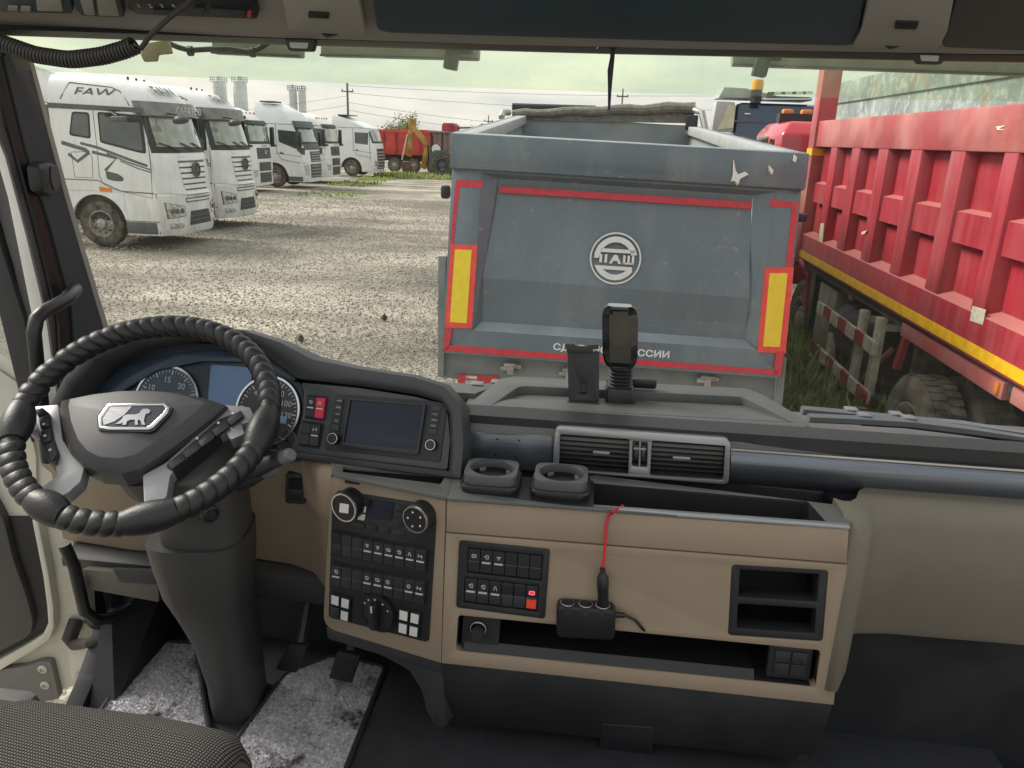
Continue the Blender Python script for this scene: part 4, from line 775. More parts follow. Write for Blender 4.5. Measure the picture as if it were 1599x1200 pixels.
# low green bank at the back
mb = MB(); rs = random.Random(5); xs = [-160+4*i for i in range(100)]
mb.loft([[V((x, 130, -.2)), V((x, 128, .9+rs.random()*.8)), V((x, 134, 1.6+rs.random()*.9)), V((x, 150, -.2))] for x in xs]); tag(mb.build('hedge_bank', mat('bank', (.10,.12,.06), .9, var=.4, vs=.4), smooth=False), 'low scrubby bank along the back of the yard', 'bank', None, 'structure')
# poles and wires
POLE = mat('pole_wood', (.16,.14,.12), .9, var=.2)
def pole(px_, yt, Y, label, wd=.16):
    p = onY(px_, yt, Y); root = thing('utility_pole', label, 'pole', (p.x, Y, 0), 0, 'utility poles behind the yard')
    MB().tube([(p.x, Y, -.2), (p.x, Y, p.z)], [wd, wd*.7], 8).build('post', POLE, root); MB().bb((p.x-.7,Y-.06,p.z-.95), (p.x+.7,Y+.06,p.z-.82)).build('cross_arm', POLE, root)
    for s in (-1, 0, 1): MB().lathe((p.x+s*.6, Y, p.z-.82), (0,0,1), [(.06,0),(.07,.1),(.03,.2),(0,.2)], 6).build('insulator', GREYP, root)
    return p
pole(542, 130, 90, 'tall utility pole above the row of white trucks'); pole(973, 139, 100, 'thin utility pole above the grey tipper front wall', .12); pole(763, 180, 120, 'short distant pole just left of the grey tipper', .1)
WIRE = mat('wire', (.10,.10,.10), .7)
for k, (a, b, sag) in enumerate((((543,145),(1130,172),8), ((543,160),(900,200),6), ((543,172),(800,205),4), ((543,134),(1130,150),5), ((150,190),(543,150),6), ((150,205),(543,165),5))):
    pa, pb = onY(*a, 90), onY(*b, 100); pts = []
    for i in range(17):
        t = i/16; p = pa+(pb-pa)*t; p.z -= sag*.075*4*t*(1-t); pts.append(p)
    tag(MB().tube(pts, .017, 4).build('overhead_wire', WIRE), ['overhead wire from the tall pole, highest but one, to the right', 'overhead wire from the tall pole, third down, to the right', 'overhead wire from the tall pole, lowest on its right', 'topmost overhead wire running right from the tall pole', 'upper overhead wire left of the tall pole', 'lower overhead wire left of the tall pole'][k], 'wire', 'overhead wires')
# concrete plant silos far left
SILO = mat('silo_white', (.66,.68,.67), .6, var=.12, vs=.3)
for k, (xa, xb, yt) in enumerate(((331,352,128), (364,384,128), (450,463,141), (466,477,142))):
    a, b = onY(xa, yt, 150), onY(xb, yt, 150); r = (b.x-a.x)/2; cx = (a.x+b.x)/2; zt = a.z; root = thing('silo', ['first pale silo from the left, over the second truck', 'second pale silo from the left, over the third truck', 'left of the paired silos over the tall fourth truck', 'right of the paired silos over the tall fourth truck'][k], 'silo', (cx, 150, 0), 0, 'silos beyond the trucks')
    MB().lathe((cx,150,0), (0,0,1), [(r,0),(r,zt),(r*.95,zt+.15),(0,zt+.3)], 20).build('drum', SILO, root, ang=50)
    for j in range(4): MB().lathe((cx,150,zt-1.1-1.3*j), (0,0,1), [(r*1.0,0),(r*1.02,.03),(r*1.02,.1),(r,.13)], 20).build('hoop', SILO, root)
    MB().lathe((cx,150,zt+.2), (0,0,1), [(r*.4,0),(r*.4,.6),(r*.3,.8),(0,.85)], 10).build('filter', SILO, root)
    mb = MB(); n = 10
    for j in range(n): t = 2*math.pi*j/n; mb.tube([(cx+r*1.15*math.cos(t),150+r*1.15*math.sin(t),zt-.1), (cx+r*1.15*math.cos(t),150+r*1.15*math.sin(t),zt+.8)], .035, 4)
    for z in (zt+.4, zt+.8): mb.tube([(cx+r*1.15*math.cos(2*math.pi*j/20),150+r*1.15*math.sin(2*math.pi*j/20),z) for j in range(21)], .03, 4)
    mb.build('railing', GREYP, root)
# ================================================================== INSIDE THE CAB
TAN = mat('tan_plastic', (.31,.242,.180), .55, var=.05, vs=3, bump=.16, bs=380, spec=.35)
overlay(TAN, (.16,.12,.09), 2.6, .5, .78, .32); overlay(TAN, (.4,.35,.29), 90, .68, .76, .35)
TANR = mat('tan_plastic_shaded', (.16,.143,.115), .55, var=.05, vs=3, bump=.16, bs=380, spec=.35)  # darker copy of the tan: passenger-side shading put into the colour
PAD = mat('dash_pad', (.098,.101,.098), .52, var=.08, vs=5, bump=.45, bs=300, spec=.45); overlay(PAD, (.26,.25,.22), 3.5, .45, .8, .22); overlay(PAD, (.35,.34,.3), 160, .66, .74, .5)
overlay(TANR, (.3,.27,.22), 2.0, .5, .8, .25)
DARK = mat('charcoal_plastic', (.034,.036,.041), .5, var=.08, vs=6, bump=.08, bs=800, spec=.45)
DARK2 = mat('deep_charcoal', (.017,.018,.021), .55, var=.1, vs=6, bump=.06, bs=800)
overlay(DARK, (.16,.15,.14), 3.5, .5, .8, .22); overlay(DARK2, (.10,.098,.095), 3, .5, .8, .22); overlay(DARK2, (.3,.29,.27), 120, .7, .76, .35)
FASC = mat('fascia_grey', (.046,.050,.060), .42, var=.06, vs=8, bump=.05, bs=900)
BLACK = mat('satin_black', (.013,.013,.015), .42, var=.15, vs=14)
PIT = mat('recess_black', (.010,.010,.012), .75, var=.2)
SILV = mat('brushed_silver', (.36,.37,.39), .36, .6, var=.12, vs=10, stretch=(.6,30,30))
TRIMD = mat('brushed_dark', (.17,.185,.22), .32, .7, var=.12, vs=10, stretch=(.6,30,30))
CHR = mat('satin_chrome', (.62,.62,.63), .22, .9, var=.05)
KEY = mat('switch_black', (.024,.026,.030), .45, var=.1, vs=30, spec=.5)
ICON = mat('icon_white', (.55,.56,.57), .6)
STW = mat('white_sticker', (.70,.69,.68), .6)
LEATH = mat('black_leather', (.011,.011,.013), .48, var=.15, vs=20, bump=.4, bs=220, spec=.55)
WPAINT = mat('cream_paint', (.62,.60,.52), .42, var=.06, vs=4, coat=.2); overlay(WPAINT, (.42,.37,.26), 5, .5, .72, .5)
SCRN = mat('screen_glass', (.007,.011,.026), .2, var=.25, vs=5, spec=.35); overlay(SCRN, (.03,.035,.045), 8, .52, .72, .35, (.35,1,3))
DISP = mat('display_reflection_blue', (.07,.17,.36), .2, var=.15, vs=6, coat=.5)  # blue reflection on the display put into its base colour
dash = thing('dashboard', 'tan and charcoal truck dashboard with vents, switches and screen', 'dashboard', (0, 1.4, 1.5))
# reference planes
CP = PL((0,1.22,2), (1,0,0), (0,0,1))                  # centre panel, facing back
VP = PL((0,1.38,2.18), (1,0,0), (0,0,1))               # vents and silver strip
DK = PL((0,1.3,2.142), (1,0,0), (0,1,0))               # shelf above the centre panel
_a, _b = V((-.235,1.222,2)), V((-.476,1.312,2))
LC = PL(_a, _a-_b, (0,0,1))                            # driver's console, turned to the driver
_c, _d = V((-.219,1.300,2.142)), V((-.583,1.346,2.142))
FS = PL(_c, _c-_d, (0,.42,.91))                        # screen fascia, leaning back
LT = PL((0,1.42,2), (1,0,0), (0,0,1))                  # lower dash behind the wheel
# ---- switches: a rocker with a joint, light bar and small pictogram
GLY = {'lamp': [[(-.5,.0),(-.1,.4),(.5,.4)], [(-.1,-.4),(.5,-.4)], [(-.1,.4),(-.1,-.4)], [(.5,.4),(.5,-.4)]], 'road': [[(-.4,-.5),(-.1,.5)], [(.4,-.5),(.1,.5)]], 'box': [[(-.5,-.3),(-.5,.3),(.5,.3),(.5,-.3),(-.5,-.3)]], 'axle': [[(-.5,.4),(-.5,-.4)], [(.5,.4),(.5,-.4)], [(-.5,0),(.5,0)]], 'bar': [[(-.5,.3),(.5,.3)], [(-.2,.3),(-.2,-.4)], [(.2,.3),(.2,-.4)]], 'gear': [[(.45*math.cos(t*1.05),.45*math.sin(t*1.05)) for t in range(7)]], 'tri': [[(-.5,-.4),(0,.5),(.5,-.4),(-.5,-.4)]]}
def glyph(pl, q, kind, parent, h, m=ICON, wd=.13):
    c = quadlerp(q, .5, .5); e = quadlerp(q, .82, .5); v_ = quadlerp(q, .5, .2); C0 = pl.px(*c); sx = (pl.px(*e)[0]-C0[0])/.5*.8; sy = (pl.px(*v_)[1]-C0[1])/.5*.8; mb = MB()
    for path in GLY[kind]:
        pth = [(C0[0]+x*sx, C0[1]+y*sy) for x, y in path]
        for a, b in zip(pth, pth[1:]): mb.plate(pl, stroke_pts([a, b], abs(sx)*wd), (), h-.001, h+.0006)
    o = mb.build('pictogram', m, parent, smooth=False); return o
def switch(pl, q, parent, h, glyphk=None, barred=True, m=KEY, gm=ICON, name='switch'):
    """q = tl,tr,br,bl pixels; upper half tilts out"""
    P4 = lambda a, b, hh: pl.P(*quadlerp(q, a, b), hh)
    mb = MB(); e = .035
    rows = [(.02,.0015),(.05,.0045),(.46,.0032),(.5,.0018),(.54,.0028),(.95,.0012),(.98,-.002)]
    mb.loft([[P4(e,b,h+t), P4(.5,b,h+t+.0006), P4(1-e,b,h+t), P4(1-e,b,h-.006), P4(e,b,h-.006)] for b, t in rows]); o = mb.build(name, m, parent, ang=30)
    if barred: plate('light_bar', pl, subq(q, .16,.84,.5,.555), ICON, o, h, h+.0042)
    if glyphk: glyph(pl, subq(q, .18,.82,.1,.44), glyphk, o, h+.0052, gm)
    return o
def button(pl, q, parent, h, t=.003, m=KEY, r=.0015, name='button', inset=.04):
    return plate(name, pl, subq(q, inset,1-inset,inset,1-inset), m, parent, h-.003, h+t, r=r, bevel=.0006)
def pocket(pl, q, parent, depth, m=PIT, name='recess', r=.006, wall=.0):
    """open-fronted box behind a hole"""
    lo = rnd(pxs(pl, q), r) if r else pxs(pl, q); mb = MB(); n = len(lo)
    A = [pl.at(a, b, -.001) for a, b in lo]; B = [pl.at(a, b, -depth) for a, b in lo]
    mb.add(A+B, [(i, (i+1) % n, n+(i+1) % n, n+i) for i in range(n)] + [list(range(n, 2*n))])
    me = bpy.data.meshes.new(name); me.from_pydata(mb.v, [], mb.f); me.materials.append(m); return link(me, name, parent)
def knob(pl, x, y, rpx, parent, h, t, m=BLACK, ringm=CHR, name='knob'):
    q_ = PL(pl.o+pl.n*(h+t), pl.u, pl.v); c = q_.P(x, y)-pl.n*t; r = abs(pl.px(x+rpx, y)[0]-pl.px(x, y)[0]); o = MB().lathe(c, pl.n, [(r,-.004),(r*.99,t*.7),(r*.93,t),(0,t)], 32).build(name, m, parent)
    MB().lathe(c, pl.n, [(r*.90,t-.001),(r*.99,t*.93),(r*.97,t+.0016),(r*.88,t+.0016)], 32, closed=True).build('knob_ring', ringm, o); return o, c, r
# ---------------------------------------------------------------- centre panel
cp_q = [(698,777),(1325,823),(1301,1099),(690,1034)]
sw_q = [(718,842),(859,856),(851,964),(713,946)]; sl_q = [(716,959),(1281,1014),(1273,1073),(712,1016)]; st_q = [(1142,880),(1293,889),(1284,1001),(1136,991)]
up_q = subq(cp_q, 0, 1, 0, .205)
plate('upper_flap', CP, [(698,779),(1325,825),(1322,879),(697,830)], TAN, dash, -.02, .004, bevel=.003)
cpan = plate('centre_panel', CP, [(697,832),(1322,881),(1301,1099),(690,1034)], TAN, dash, -.02, .0035, holes=[sw_q, sl_q, st_q], hr=.008, bevel=.0015)
MB().plate(CP, pxs(CP, [(699,770),(1330,815),(1303,1105),(691,1040)]), (), -.03, -.0205)  # backing is hidden behind the panel
# storage double slot
b_ = pocket(CP, st_q, dash, .12, name='storage_slot'); plate('slot_frame', CP, st_q, DARK2, b_, -.03, .0015, r=.006, holes=[subq(st_q,.09,.91,.07,.46), subq(st_q,.09,.91,.55,.90)], hr=.003, bevel=.001)
# long shelf slot
b_ = pocket(CP, sl_q, dash, .14, name='shelf_slot'); 
mb = MB(); q = subq(sl_q, .02,.83,.80,.985); mb.loft([[CP.P(*q[3],-.004), CP.P(*q[2],-.004)], [CP.P(*q[3],.0), CP.P(*q[2],.0)], [CP.P(*q[0],-.012), CP.P(*q[1],-.012)], [CP.P(*q[0],-.1), CP.P(*q[1],-.1)]], cap=False, closed=False); mb.build('shelf_lip', BLACK, b_)
plate('socket_plate', CP, subq(sl_q, .012,.115,.06,.94), DARK2, b_, -.02, -.01, r=.004)
c = CP.P(746,985,-.01); so_ = MB().lathe(c, CP.n, [(.016,-.005),(.0165,.004),(.0135,.006),(.0125,.0),(0,0)], 24).build('lighter_socket', BLACK, b_); MB().lathe(c+V((0,0,-.004)), CP.n, [(.0115,.0),(.0125,.018),(.011,.022),(0,.022)], 20).build('socket_cover', DARK2, so_)
MB().lathe(c+V((.0,0,.001)), CP.n, [(.0135,.0055),(.0155,.0065),(.0135,.0072)], 24, closed=True).build('socket_ring', SILV, so_)
q = subq(sl_q, .865,.985,.1,.93); g_ = plate('blank_block', CP, q, DARK2, b_, -.02, -.008, r=.004, bevel=.001)
for i in range(2):
    for j in range(2): button(CP, subq(q, .12+.4*i,.5+.4*i,.1+.4*j,.5+.4*j), g_, -.008, m=KEY)
# 2 x 6 switch panel with one red lamp pair
b_ = plate('switch_panel', CP, sw_q, DARK2, dash, -.012, .0055, r=.006, holes=[subq(sw_q,.10,.93,.09,.47), subq(sw_q,.08,.91,.53,.92)], hr=.001, bevel=.0015); plate('switch_bed', CP, subq(sw_q,.04,.96,.04,.96), PIT, b_, -.03, -.0125)
for row, gl in ((0, ['box','lamp','bar',None,None,None]), (1, ['lamp','lamp','road',None,None,None])):
    rq = subq(sw_q,.105,.925,.10,.46) if row == 0 else subq(sw_q,.085,.905,.54,.91)
    for i in range(6):
        q = subq(rq, i/6, (i+1)/6, 0, 1)
        if row == 1 and i == 5:
            o_ = switch(CP, q, b_, .003, None, False); RL = mat('red_lamp', (.60,.05,.03), .3, var=.05, emit=.12); glyph(CP, subq(q,.1,.9,.1,.45), 'box', o_, .0085, mat('red_icon', (.8,.1,.15), .4, emit=.5), .2); plate('warning_lamp', CP, subq(q,.12,.88,.56,.90), RL, o_, .003, .0062)
            tag(o_, 'switch with lit red symbol and orange-red lamp')
        else: switch(CP, q, b_, .003, gl[i], gl[i] is not None and not (row == 0 and i == 0))
# ---------------------------------------------------------------- lower dark panel and its handle
lp = MB(); lp.loft([[CP.P(690,1037,-.001), CP.P(1301,1102,-.001), CP.P(1301,1102,-.05), CP.P(690,1037,-.05)], [V((-.236,1.232,1.70)), V((.49,1.232,1.70)), V((.49,1.28,1.70)), V((-.236,1.28,1.70))], [V((-.236,1.275,1.600)), V((.49,1.275,1.600)), V((.49,1.32,1.60)), V((-.236,1.32,1.60))]]); lpo = lp.build('lower_panel', DARK2, dash, bevel=.004)
plate('panel_handle', PL((0,1.243,1.675), (1,0,0), (0,-.43,1)), [(938,1130),(1022,1136),(1018,1182),(936,1174)], DARK2, lpo, -.012, .002, r=.008, bevel=.002)
# ---------------------------------------------------------------- driver's console, turned
lc_q = [(519,741),(697,778),(690,1034),(506,978)]
lco = MB(); qa = [LC.px(*p) for p in ((519,741),(697,778),(690,1034),(506,978))]
lco.plate(LC, rnd(qa, [.012,.002,.002,.035], 6), (), -.012, .004); lcon = lco.build('driver_console', TAN, dash, bevel=.004)
MB().loft([[LC.P(505,950,.002), LC.P(690,1006,.002), LC.P(690,1006,-.2), LC.P(505,950,-.2)], [LC.P(506,976,.003), LC.P(690,1032,.003), LC.P(690,1032,-.2), LC.P(506,976,-.2)]]) 
sk = MB(); sk.loft([[LC.P(507,980,-.002), LC.P(690,1035,-.002), LC.P(690,1035,-.22), LC.P(507,980,-.22)], [LC.P(509,1000,-.004), LC.P(690,1056,-.004), LC.P(690,1056,-.22), LC.P(509,1000,-.22)]]); sk.build('console_skirt', DARK, dash, bevel=.004)
mb = MB(); lo_ = [(572,1019),(690,1055),(690,1141),(676,1136),(664,1115),(655,1080),(636,1050),(600,1030)]
mb.plate(LC, pxs(LC, lo_), (), -.10, -.006); mb.build('console_foot', DARK, dash, bevel=.004)
# shelf on top of the driver's console
DK2 = PL((0,1.3,2.140), (1,0,0), (0,1,0))
plate('console_shelf', DK2, [(517,722),(714,744),(697,778),(519,741)], PAD, dash, -.006, .001, bevel=.002, holes=[[(536,729),(697,742),(688,757),(535,738)]], hr=.004)
pocket(DK2, [(538,728),(696,741),(688,756),(538,738)], dash, .022, name='shelf_pocket', r=.004)
# climate and switch cluster plate
cl_q = [(523,764),(683,787),(672,1001),(516,962)]
clo = plate('control_panel', LC, [(530,764),(668,786),(684,806),(672,1001),(516,962),(522,778)], DARK2, dash, .0, .007, r=.010, bevel=.0015)
def cq(a0, a1, b0, b1): return subq(cl_q, a0, a1, b0, b1)
tx, ty = quadlerp(cl_q, .5, .5)
for (x, y) in ((537,793), (648,812)):
    k_, c_, r_ = knob(LC, x, y, 19, clo, .007, .026)
    if x < 600: plate('knob_sticker', PL(c_+LC.n*.0265, LC.u, LC.v), [(x-6,y-7),(x+8,y-5),(x+7,y+9),(x-7,y+7)], STW, k_, 0, .0008)
    else:
        for t in range(5): a = 2*math.pi*t/5+.6; p = c_+LC.n*.0268+(LC.u*math.cos(a)+LC.v*math.sin(a))*r_*.55; MB().lathe(p, LC.n, [(.0022,0),(.0022,.0006),(0,.0006)], 6).build('knob_mark', ICON, k_)
plate('climate_display', LC, [(581,778),(619,783),(615,811),(578,806)], SCRN, clo, .006, .0085, r=.001)
for q, m_ in (([(563,777),(577,779),(576,786),(562,784)],KEY), ([(565,787),(576,789),(575,799),(564,797)],STW), ([(564,800),(575,801),(573,811),(562,809)],STW), ([(622,785),(642,788),(638,798),(621,795)],KEY), ([(621,797),(636,799),(634,808),(620,806)],KEY), ([(619,810),(634,812),(632,821),(618,819)],KEY), ([(554,812),(575,816),(573,825),(552,820)],KEY), ([(577,815),(594,818),(592,830),(575,826)],KEY), ([(597,818),(614,821),(612,833),(595,830)],KEY), ([(617,824),(634,826),(640,836),(616,833)],KEY)): button(LC, q, clo, .007, .002, m_)
rows = [([(523,823),(674,854),(671,892),(521,864)], [None,None,None,'bar','bar','box','lamp','road','axle']), ([(524,874),(672,903),(669,943),(520,912)], ['lamp',None,None,'gear','box','gear',None,'gear','axle'])]
for rq, gl in rows:
    b_ = plate('switch_bank', LC, rq, PIT, clo, .006, .0085, r=.002)
    for i in range(9):
        q = subq(rq, .01+i*.98/9, .01+(i+1)*.98/9, .05, .95); sp_ = (rq[0][1] < 850 and i == 0)
        switch(LC, q, b_, .011, gl[i], gl[i] is not None, m=BLACK if sp_ else KEY)
for q, sk_ in (([(522,921),(554,930),(551,969),(521,959)], (1,1,0,1)), ([(628,944),(663,953),(659,993),(626,984)], (1,1,1,1))):
    b_ = plate('button_block', LC, q, BLACK, clo, .006, .009, r=.002)
    for n_, (i, j) in enumerate(((0,0),(1,0),(0,1),(1,1))):
        qq = subq(q, .5*i,.5*i+.5,.5*j,.5*j+.5); o_ = button(LC, qq, b_, .009, .004, KEY, inset=.08)
        if sk_[n_]: plate('sticker', LC, subq(qq,.15,.85,.15,.85), STW, o_, .013, .0137, r=.001)
k_, c_, r_ = knob(LC, 588, 959, 25, clo, .007, .010, DARK2, BLACK, 'light_switch')
kp = PL(c_+LC.n*.010, LC.u, LC.v); MB().lathe(c_, LC.n, [(r_*.98,.004),(r_*1.08,.004),(r_*1.08,.008),(r_*.98,.008)], 32, closed=True).build('switch_bezel', BLACK, k_)
MB().plate(kp, rnd([(-r_*.22,-r_*.75),(r_*.22,-r_*.75),(r_*.22,r_*.75),(-r_*.22,r_*.75)], r_*.15), (), -.002, .016).build('switch_grip', BLACK, k_, bevel=.002); MB().plate(kp, [(-r_*.05,r_*.3),(r_*.05,r_*.3),(r_*.05,r_*.68),(-r_*.05,r_*.68)], (), .0155, .0168).build('pointer', ICON, k_)
for t in (150, 125, 95, 60, 30): a = R_(t); MB().plate(PL(kp.at(r_*.82*math.cos(a), r_*.82*math.sin(a), .0), LC.u, LC.v), [(-.0018,-.0018),(.0018,-.0018),(.0018,.0018),(-.0018,.0018)], (), 0, .0011).build('switch_mark', ICON, k_)
# ---------------------------------------------------------------- shelf deck over the centre panel, with tray
tray_q = [(925,754),(1262,783),(1292,817),(925,790)]
plate('shelf_deck', DK, [(712,742),(868,748),(930,742),(1320,790),(1345,792),(1326,824),(698,778)], PAD, dash, -.006, .0, holes=[tray_q], hr=.006, bevel=.003)
tb = pocket(DK, tray_q, dash, .09, name='storage_tray', r=.006)
plate('edge_trim', CP, [(698,775),(1326,821),(1325,825),(698,779)], SILV, dash, -.01, .006, bevel=.001)
plate('holder_dark_plate', DK, [(728,742),(868,748),(927,752),(927,792),(880,789),(800,778),(728,770)], BLACK, dash, -.002, .0012, r=.006)  # flat black plate, the dark of a recess put in as colour
# face under the vents
mb = MB(); mb.prism([V((-.235,1.385,2.235)), V((.95,1.385,2.235)), V((.95,1.385,2.10)), V((-.235,1.385,2.10))], (0,.06,0)); mb.build('vent_backing', DARK2, dash)
# ---------------------------------------------------------------- silver strips and vents
pl_ = plate('trim_plate', VP, [(725,674),(862,681),(862,736),(722,728)], TRIMD, dash, -.006, .004, bevel=.0008)
for x, y in ((777,685),(811,687),(774,710),(806,713)): MB().lathe(VP.P(x,y,.004), VP.n, [(.0022,-.001),(.0022,.0004),(0,.0004)], 8).build('screw_hole', PIT, pl_)
q = [(724,673),(863,680),(863,682),(724,675)]; plate('trim_edge', VP, q, CHR, pl_, .0, .0048); plate('trim_edge', VP, [(723,674),(725,674),(722,726),(720,726)], CHR, pl_, .0, .0048)
mb = MB(); a, b, c, d = VP.P(1141,701,.004), VP.P(1880,756,.004), VP.P(1880,822,-.006), VP.P(1138,754,.0)
mid0, mid1 = VP.P(1140,722,.010), VP.P(1880,781,.010)
mb.loft([[a, mid0, d, d-VP.n*.02, a-VP.n*.02], [b, mid1, c, c-VP.n*.02, b-VP.n*.02]]); so_ = mb.build('trim_strip', TRIMD, dash, ang=80); plate('trim_edge', VP, [(1141,699),(1880,753),(1880,756),(1141,702)], CHR, so_, .0, .0055)
vq = [(868,664),(1139,683),(1136,752),(863,731)]
v1 = [(875,674),(983,682),(981,737),(873,729)]; v2 = [(1017,684),(1131,692),(1128,746),(1014,739)]; v3 = [(987,684),(1011,686),(1010,726),(986,724)]
vf = plate('vent_frame', VP, vq, SILV, dash, -.01, .014, r=.012, holes=[v1, v2, v3], hr=.004, bevel=.003)
for vqq, tabx in ((v1, .6), (v2, .42)):
    vent = pocket(PL(VP.o+VP.n*.012, VP.u, VP.v), subq(vqq,-.01,1.01,-.01,1.01), dash, .05, name='air_vent', r=.004)
    for k in range(7):
        b = (k+.5)/7; A, B = quadlerp(vqq, .01, b), quadlerp(vqq, .99, b); mb = MB(); a_, b2 = VP.P(*A,.007), VP.P(*B,.007)
        mb.loft([[a_, b2], [a_+V((0,.022,.0062)), b2+V((0,.022,.0062))], [a_+V((0,.022,.0048)), b2+V((0,.022,.0048))], [a_+V((0,0,-.0018)), b2+V((0,0,-.0018))]], cap=False, closed=False); mb.add([a_, b2, b2+V((0,0,-.0018)), a_+V((0,0,-.0018))], [(0,1,2,3)]); mb.build('slat', BLACK, vent)
    for k in range(8): A = quadlerp(vqq, (k+.5)/8, .02); B = quadlerp(vqq, (k+.5)/8, .98); mb = MB(); mb.prism([VP.P(*A,-.016), VP.P(*B,-.016), VP.P(*B,-.030), VP.P(*A,-.030)], (.0012,0,0)); mb.build('vane', PIT, vent)
    plate('vent_tab', VP, subq(vqq, tabx-.12, tabx+.12, .42, .50), SILV, vent, .004, .012, bevel=.001)
wv = pocket(PL(VP.o+VP.n*.012, VP.u, VP.v), v3, dash, .03, name='vent_wheel_slot', r=.002)
for a in (.28, .72):
    p, q2 = quadlerp(v3, a, .5), quadlerp(v3, a, .1); c = VP.P(*p,-.006); r = (VP.P(*q2,-.006)-c).length; MB().lathe(c-V((.003,0,0)), (1,0,0), [(r*.6,0),(r,.0),(r,.006),(r*.6,.006)], 20, closed=True).build('vent_wheel', DARK, wv); plate('wheel_mark', VP, subq(v3, a-.17,a+.17,.27,.34), CHR, wv, .003, .013)
plate('wheel_divider', VP, subq(v3,.45,.55,.02,.98), SILV, wv, -.01, .013)
# ---------------------------------------------------------------- dash top pad with raised tray
XL, XR = -.235, 1.18
prof = [(1.376,2.200),(1.3775,2.207),(1.381,2.214),(1.387,2.2205),(1.395,2.2255),(1.406,2.2295),(1.422,2.2325),(1.44,2.2335),(1.48,2.232),(1.52,2.226),(1.57,2.213),(1.62,2.195),(1.75,2.145),(1.90,2.09)]
mb = MB(); mb.loft([[V((x, y, z)) for y, z in prof] + [V((x,1.90,2.05)), V((x,1.40,2.05))] for x in (XL, 0, .2, .3)] + [[V((x, y, z-.036*min(1, ((x-.3)/.75))**.75)) for y, z in prof] + [V((x,1.90,2.02)), V((x,1.40,2.02))] for x in [.33+.05*i for i in range(18)]]); mb.build('top_pad', PAD, dash, ang=85)
# raised tray: sunk floor with a rim round back and ends
TZ = 2.228; TP = PL((0,1.45,TZ), (1,0,0), (0,1,0))
def tz(x, y, z): return onZ(x, y, z)
TR = PL((0,1.45,TZ+.006), (1,0,0), (0,1,0))
t_out = [(722,645),(726,636),(781,592),(806,588),(1166,607),(1190,616),(1262,658),(1264,667),(1140,668),(870,656)]
t_in = [(766,634),(808,605),(818,603),(1158,620),(1172,626),(1240,660)]
plate('tray_rim', TR, t_out, PAD, dash, -.03, 0, r=.012, holes=[t_in], hr=.008, bevel=.005, ang=60)
fa, fb_ = tz(762,635,TZ+.0045), tz(1244,661,TZ+.0045); fc, fd = tz(1176,617,TZ-.026), tz(800,600,TZ-.026)
mb = MB(); mb.prism([fa, fb_, fc, fd], (0,0,-.02)); mb.build('tray_floor', mat('tray_mat', (.10,.103,.100), .55, var=.06, vs=6, bump=.25, bs=600), dash)
mb = MB(); mb.tube([tz(764,634.5,TZ+.0055), tz(1242,660.5,TZ+.0055)], .0009, 5); mb.build('tray_groove', BLACK, dash)
# ---------------------------------------------------------------- binnacle: screen fascia, hood, cluster
fas = [(470,598),(560,606),(650,620),(688,630),(699,645),(703,690),(698,735),(640,728),(452,706),(464,680),(474,645),(474,612)]
plate('screen_fascia', FS, fas, FASC, dash, -.02, .0, r=.006, bevel=.001)
hin = [(96,690),(112,650),(130,610),(165,566),(215,540),(290,528),(370,534),(418,556),(468,592),(560,602),(650,616),(690,628),(703,648),(705,700),(702,738)]
hou = [(78,690),(94,640),(118,592),(160,546),(218,520),(300,512),(388,519),(442,537),(492,563),(560,577),(650,591),(698,606),(722,636),(726,690),(722,746)]
mb = MB(); LL = []
for (xa, ya), (xb, yb) in zip(hin, hou):
    dp = 0 if xa > 430 else (430-xa)/330*.02
    a = FS.P(xa, ya, .006+dp); b = FS.P(xb, yb, .012+dp); bb = FS.P(xb+.25*(xb-xa), yb+.25*(yb-ya), .0+dp)
    back = b + V((0,.30,-.16)); ins = FS.P(xa, ya, -.05); LL.append([ins, a, a*.55+b*.45+FS.n*.006, b, bb-FS.n*.012, bb+V((0,.10,-.05)), back])
mb.loft(LL, cap=False, closed=False); mb.build('binnacle_hood', mat('hood_grey', (.040,.042,.045), .5, var=.08, vs=6, bump=.3, bs=600), dash, ang=60)
plate('fascia_underlip', FS, [(425,702),(722,738),(722,749),(425,714)], BLACK, dash, -.03, .012, bevel=.003)
CL = PL(FS.at(0,0,-.045), FS.u, FS.v)
plate('cluster_face', CL, [(98,700),(112,655),(135,610),(170,568),(222,545),(300,535),(372,542),(420,562),(470,600),(490,720),(300,730)], mat('cluster_dark', (.022,.032,.05), .35, var=.2, vs=6), dash, -.01, 0)
plate('cluster_visor', CL, [(150,610),(200,575),(280,553),(340,548),(420,556),(468,590),(462,598),(400,568),(320,566),(250,580),(200,610),(160,650)], mat('visor_blue', (.03,.05,.085), .35, var=.15, vs=5), dash, 0, .012, bevel=.003)
plate('cluster_display', CL, [(331,570),(396,575),(389,640),(326,632)], DISP, dash, 0, .004)
plate('cluster_lower_display', CL, [(326,633),(398,640),(392,672),(318,664)], mat('display_low', (.035,.07,.15), .2, coat=.4), dash, 0, .003)
DIAL = mat('dial_face', (.045,.075,.105), .4, var=.2, vs=10); DIALD = mat('dial_dark', (.035,.035,.04), .4)
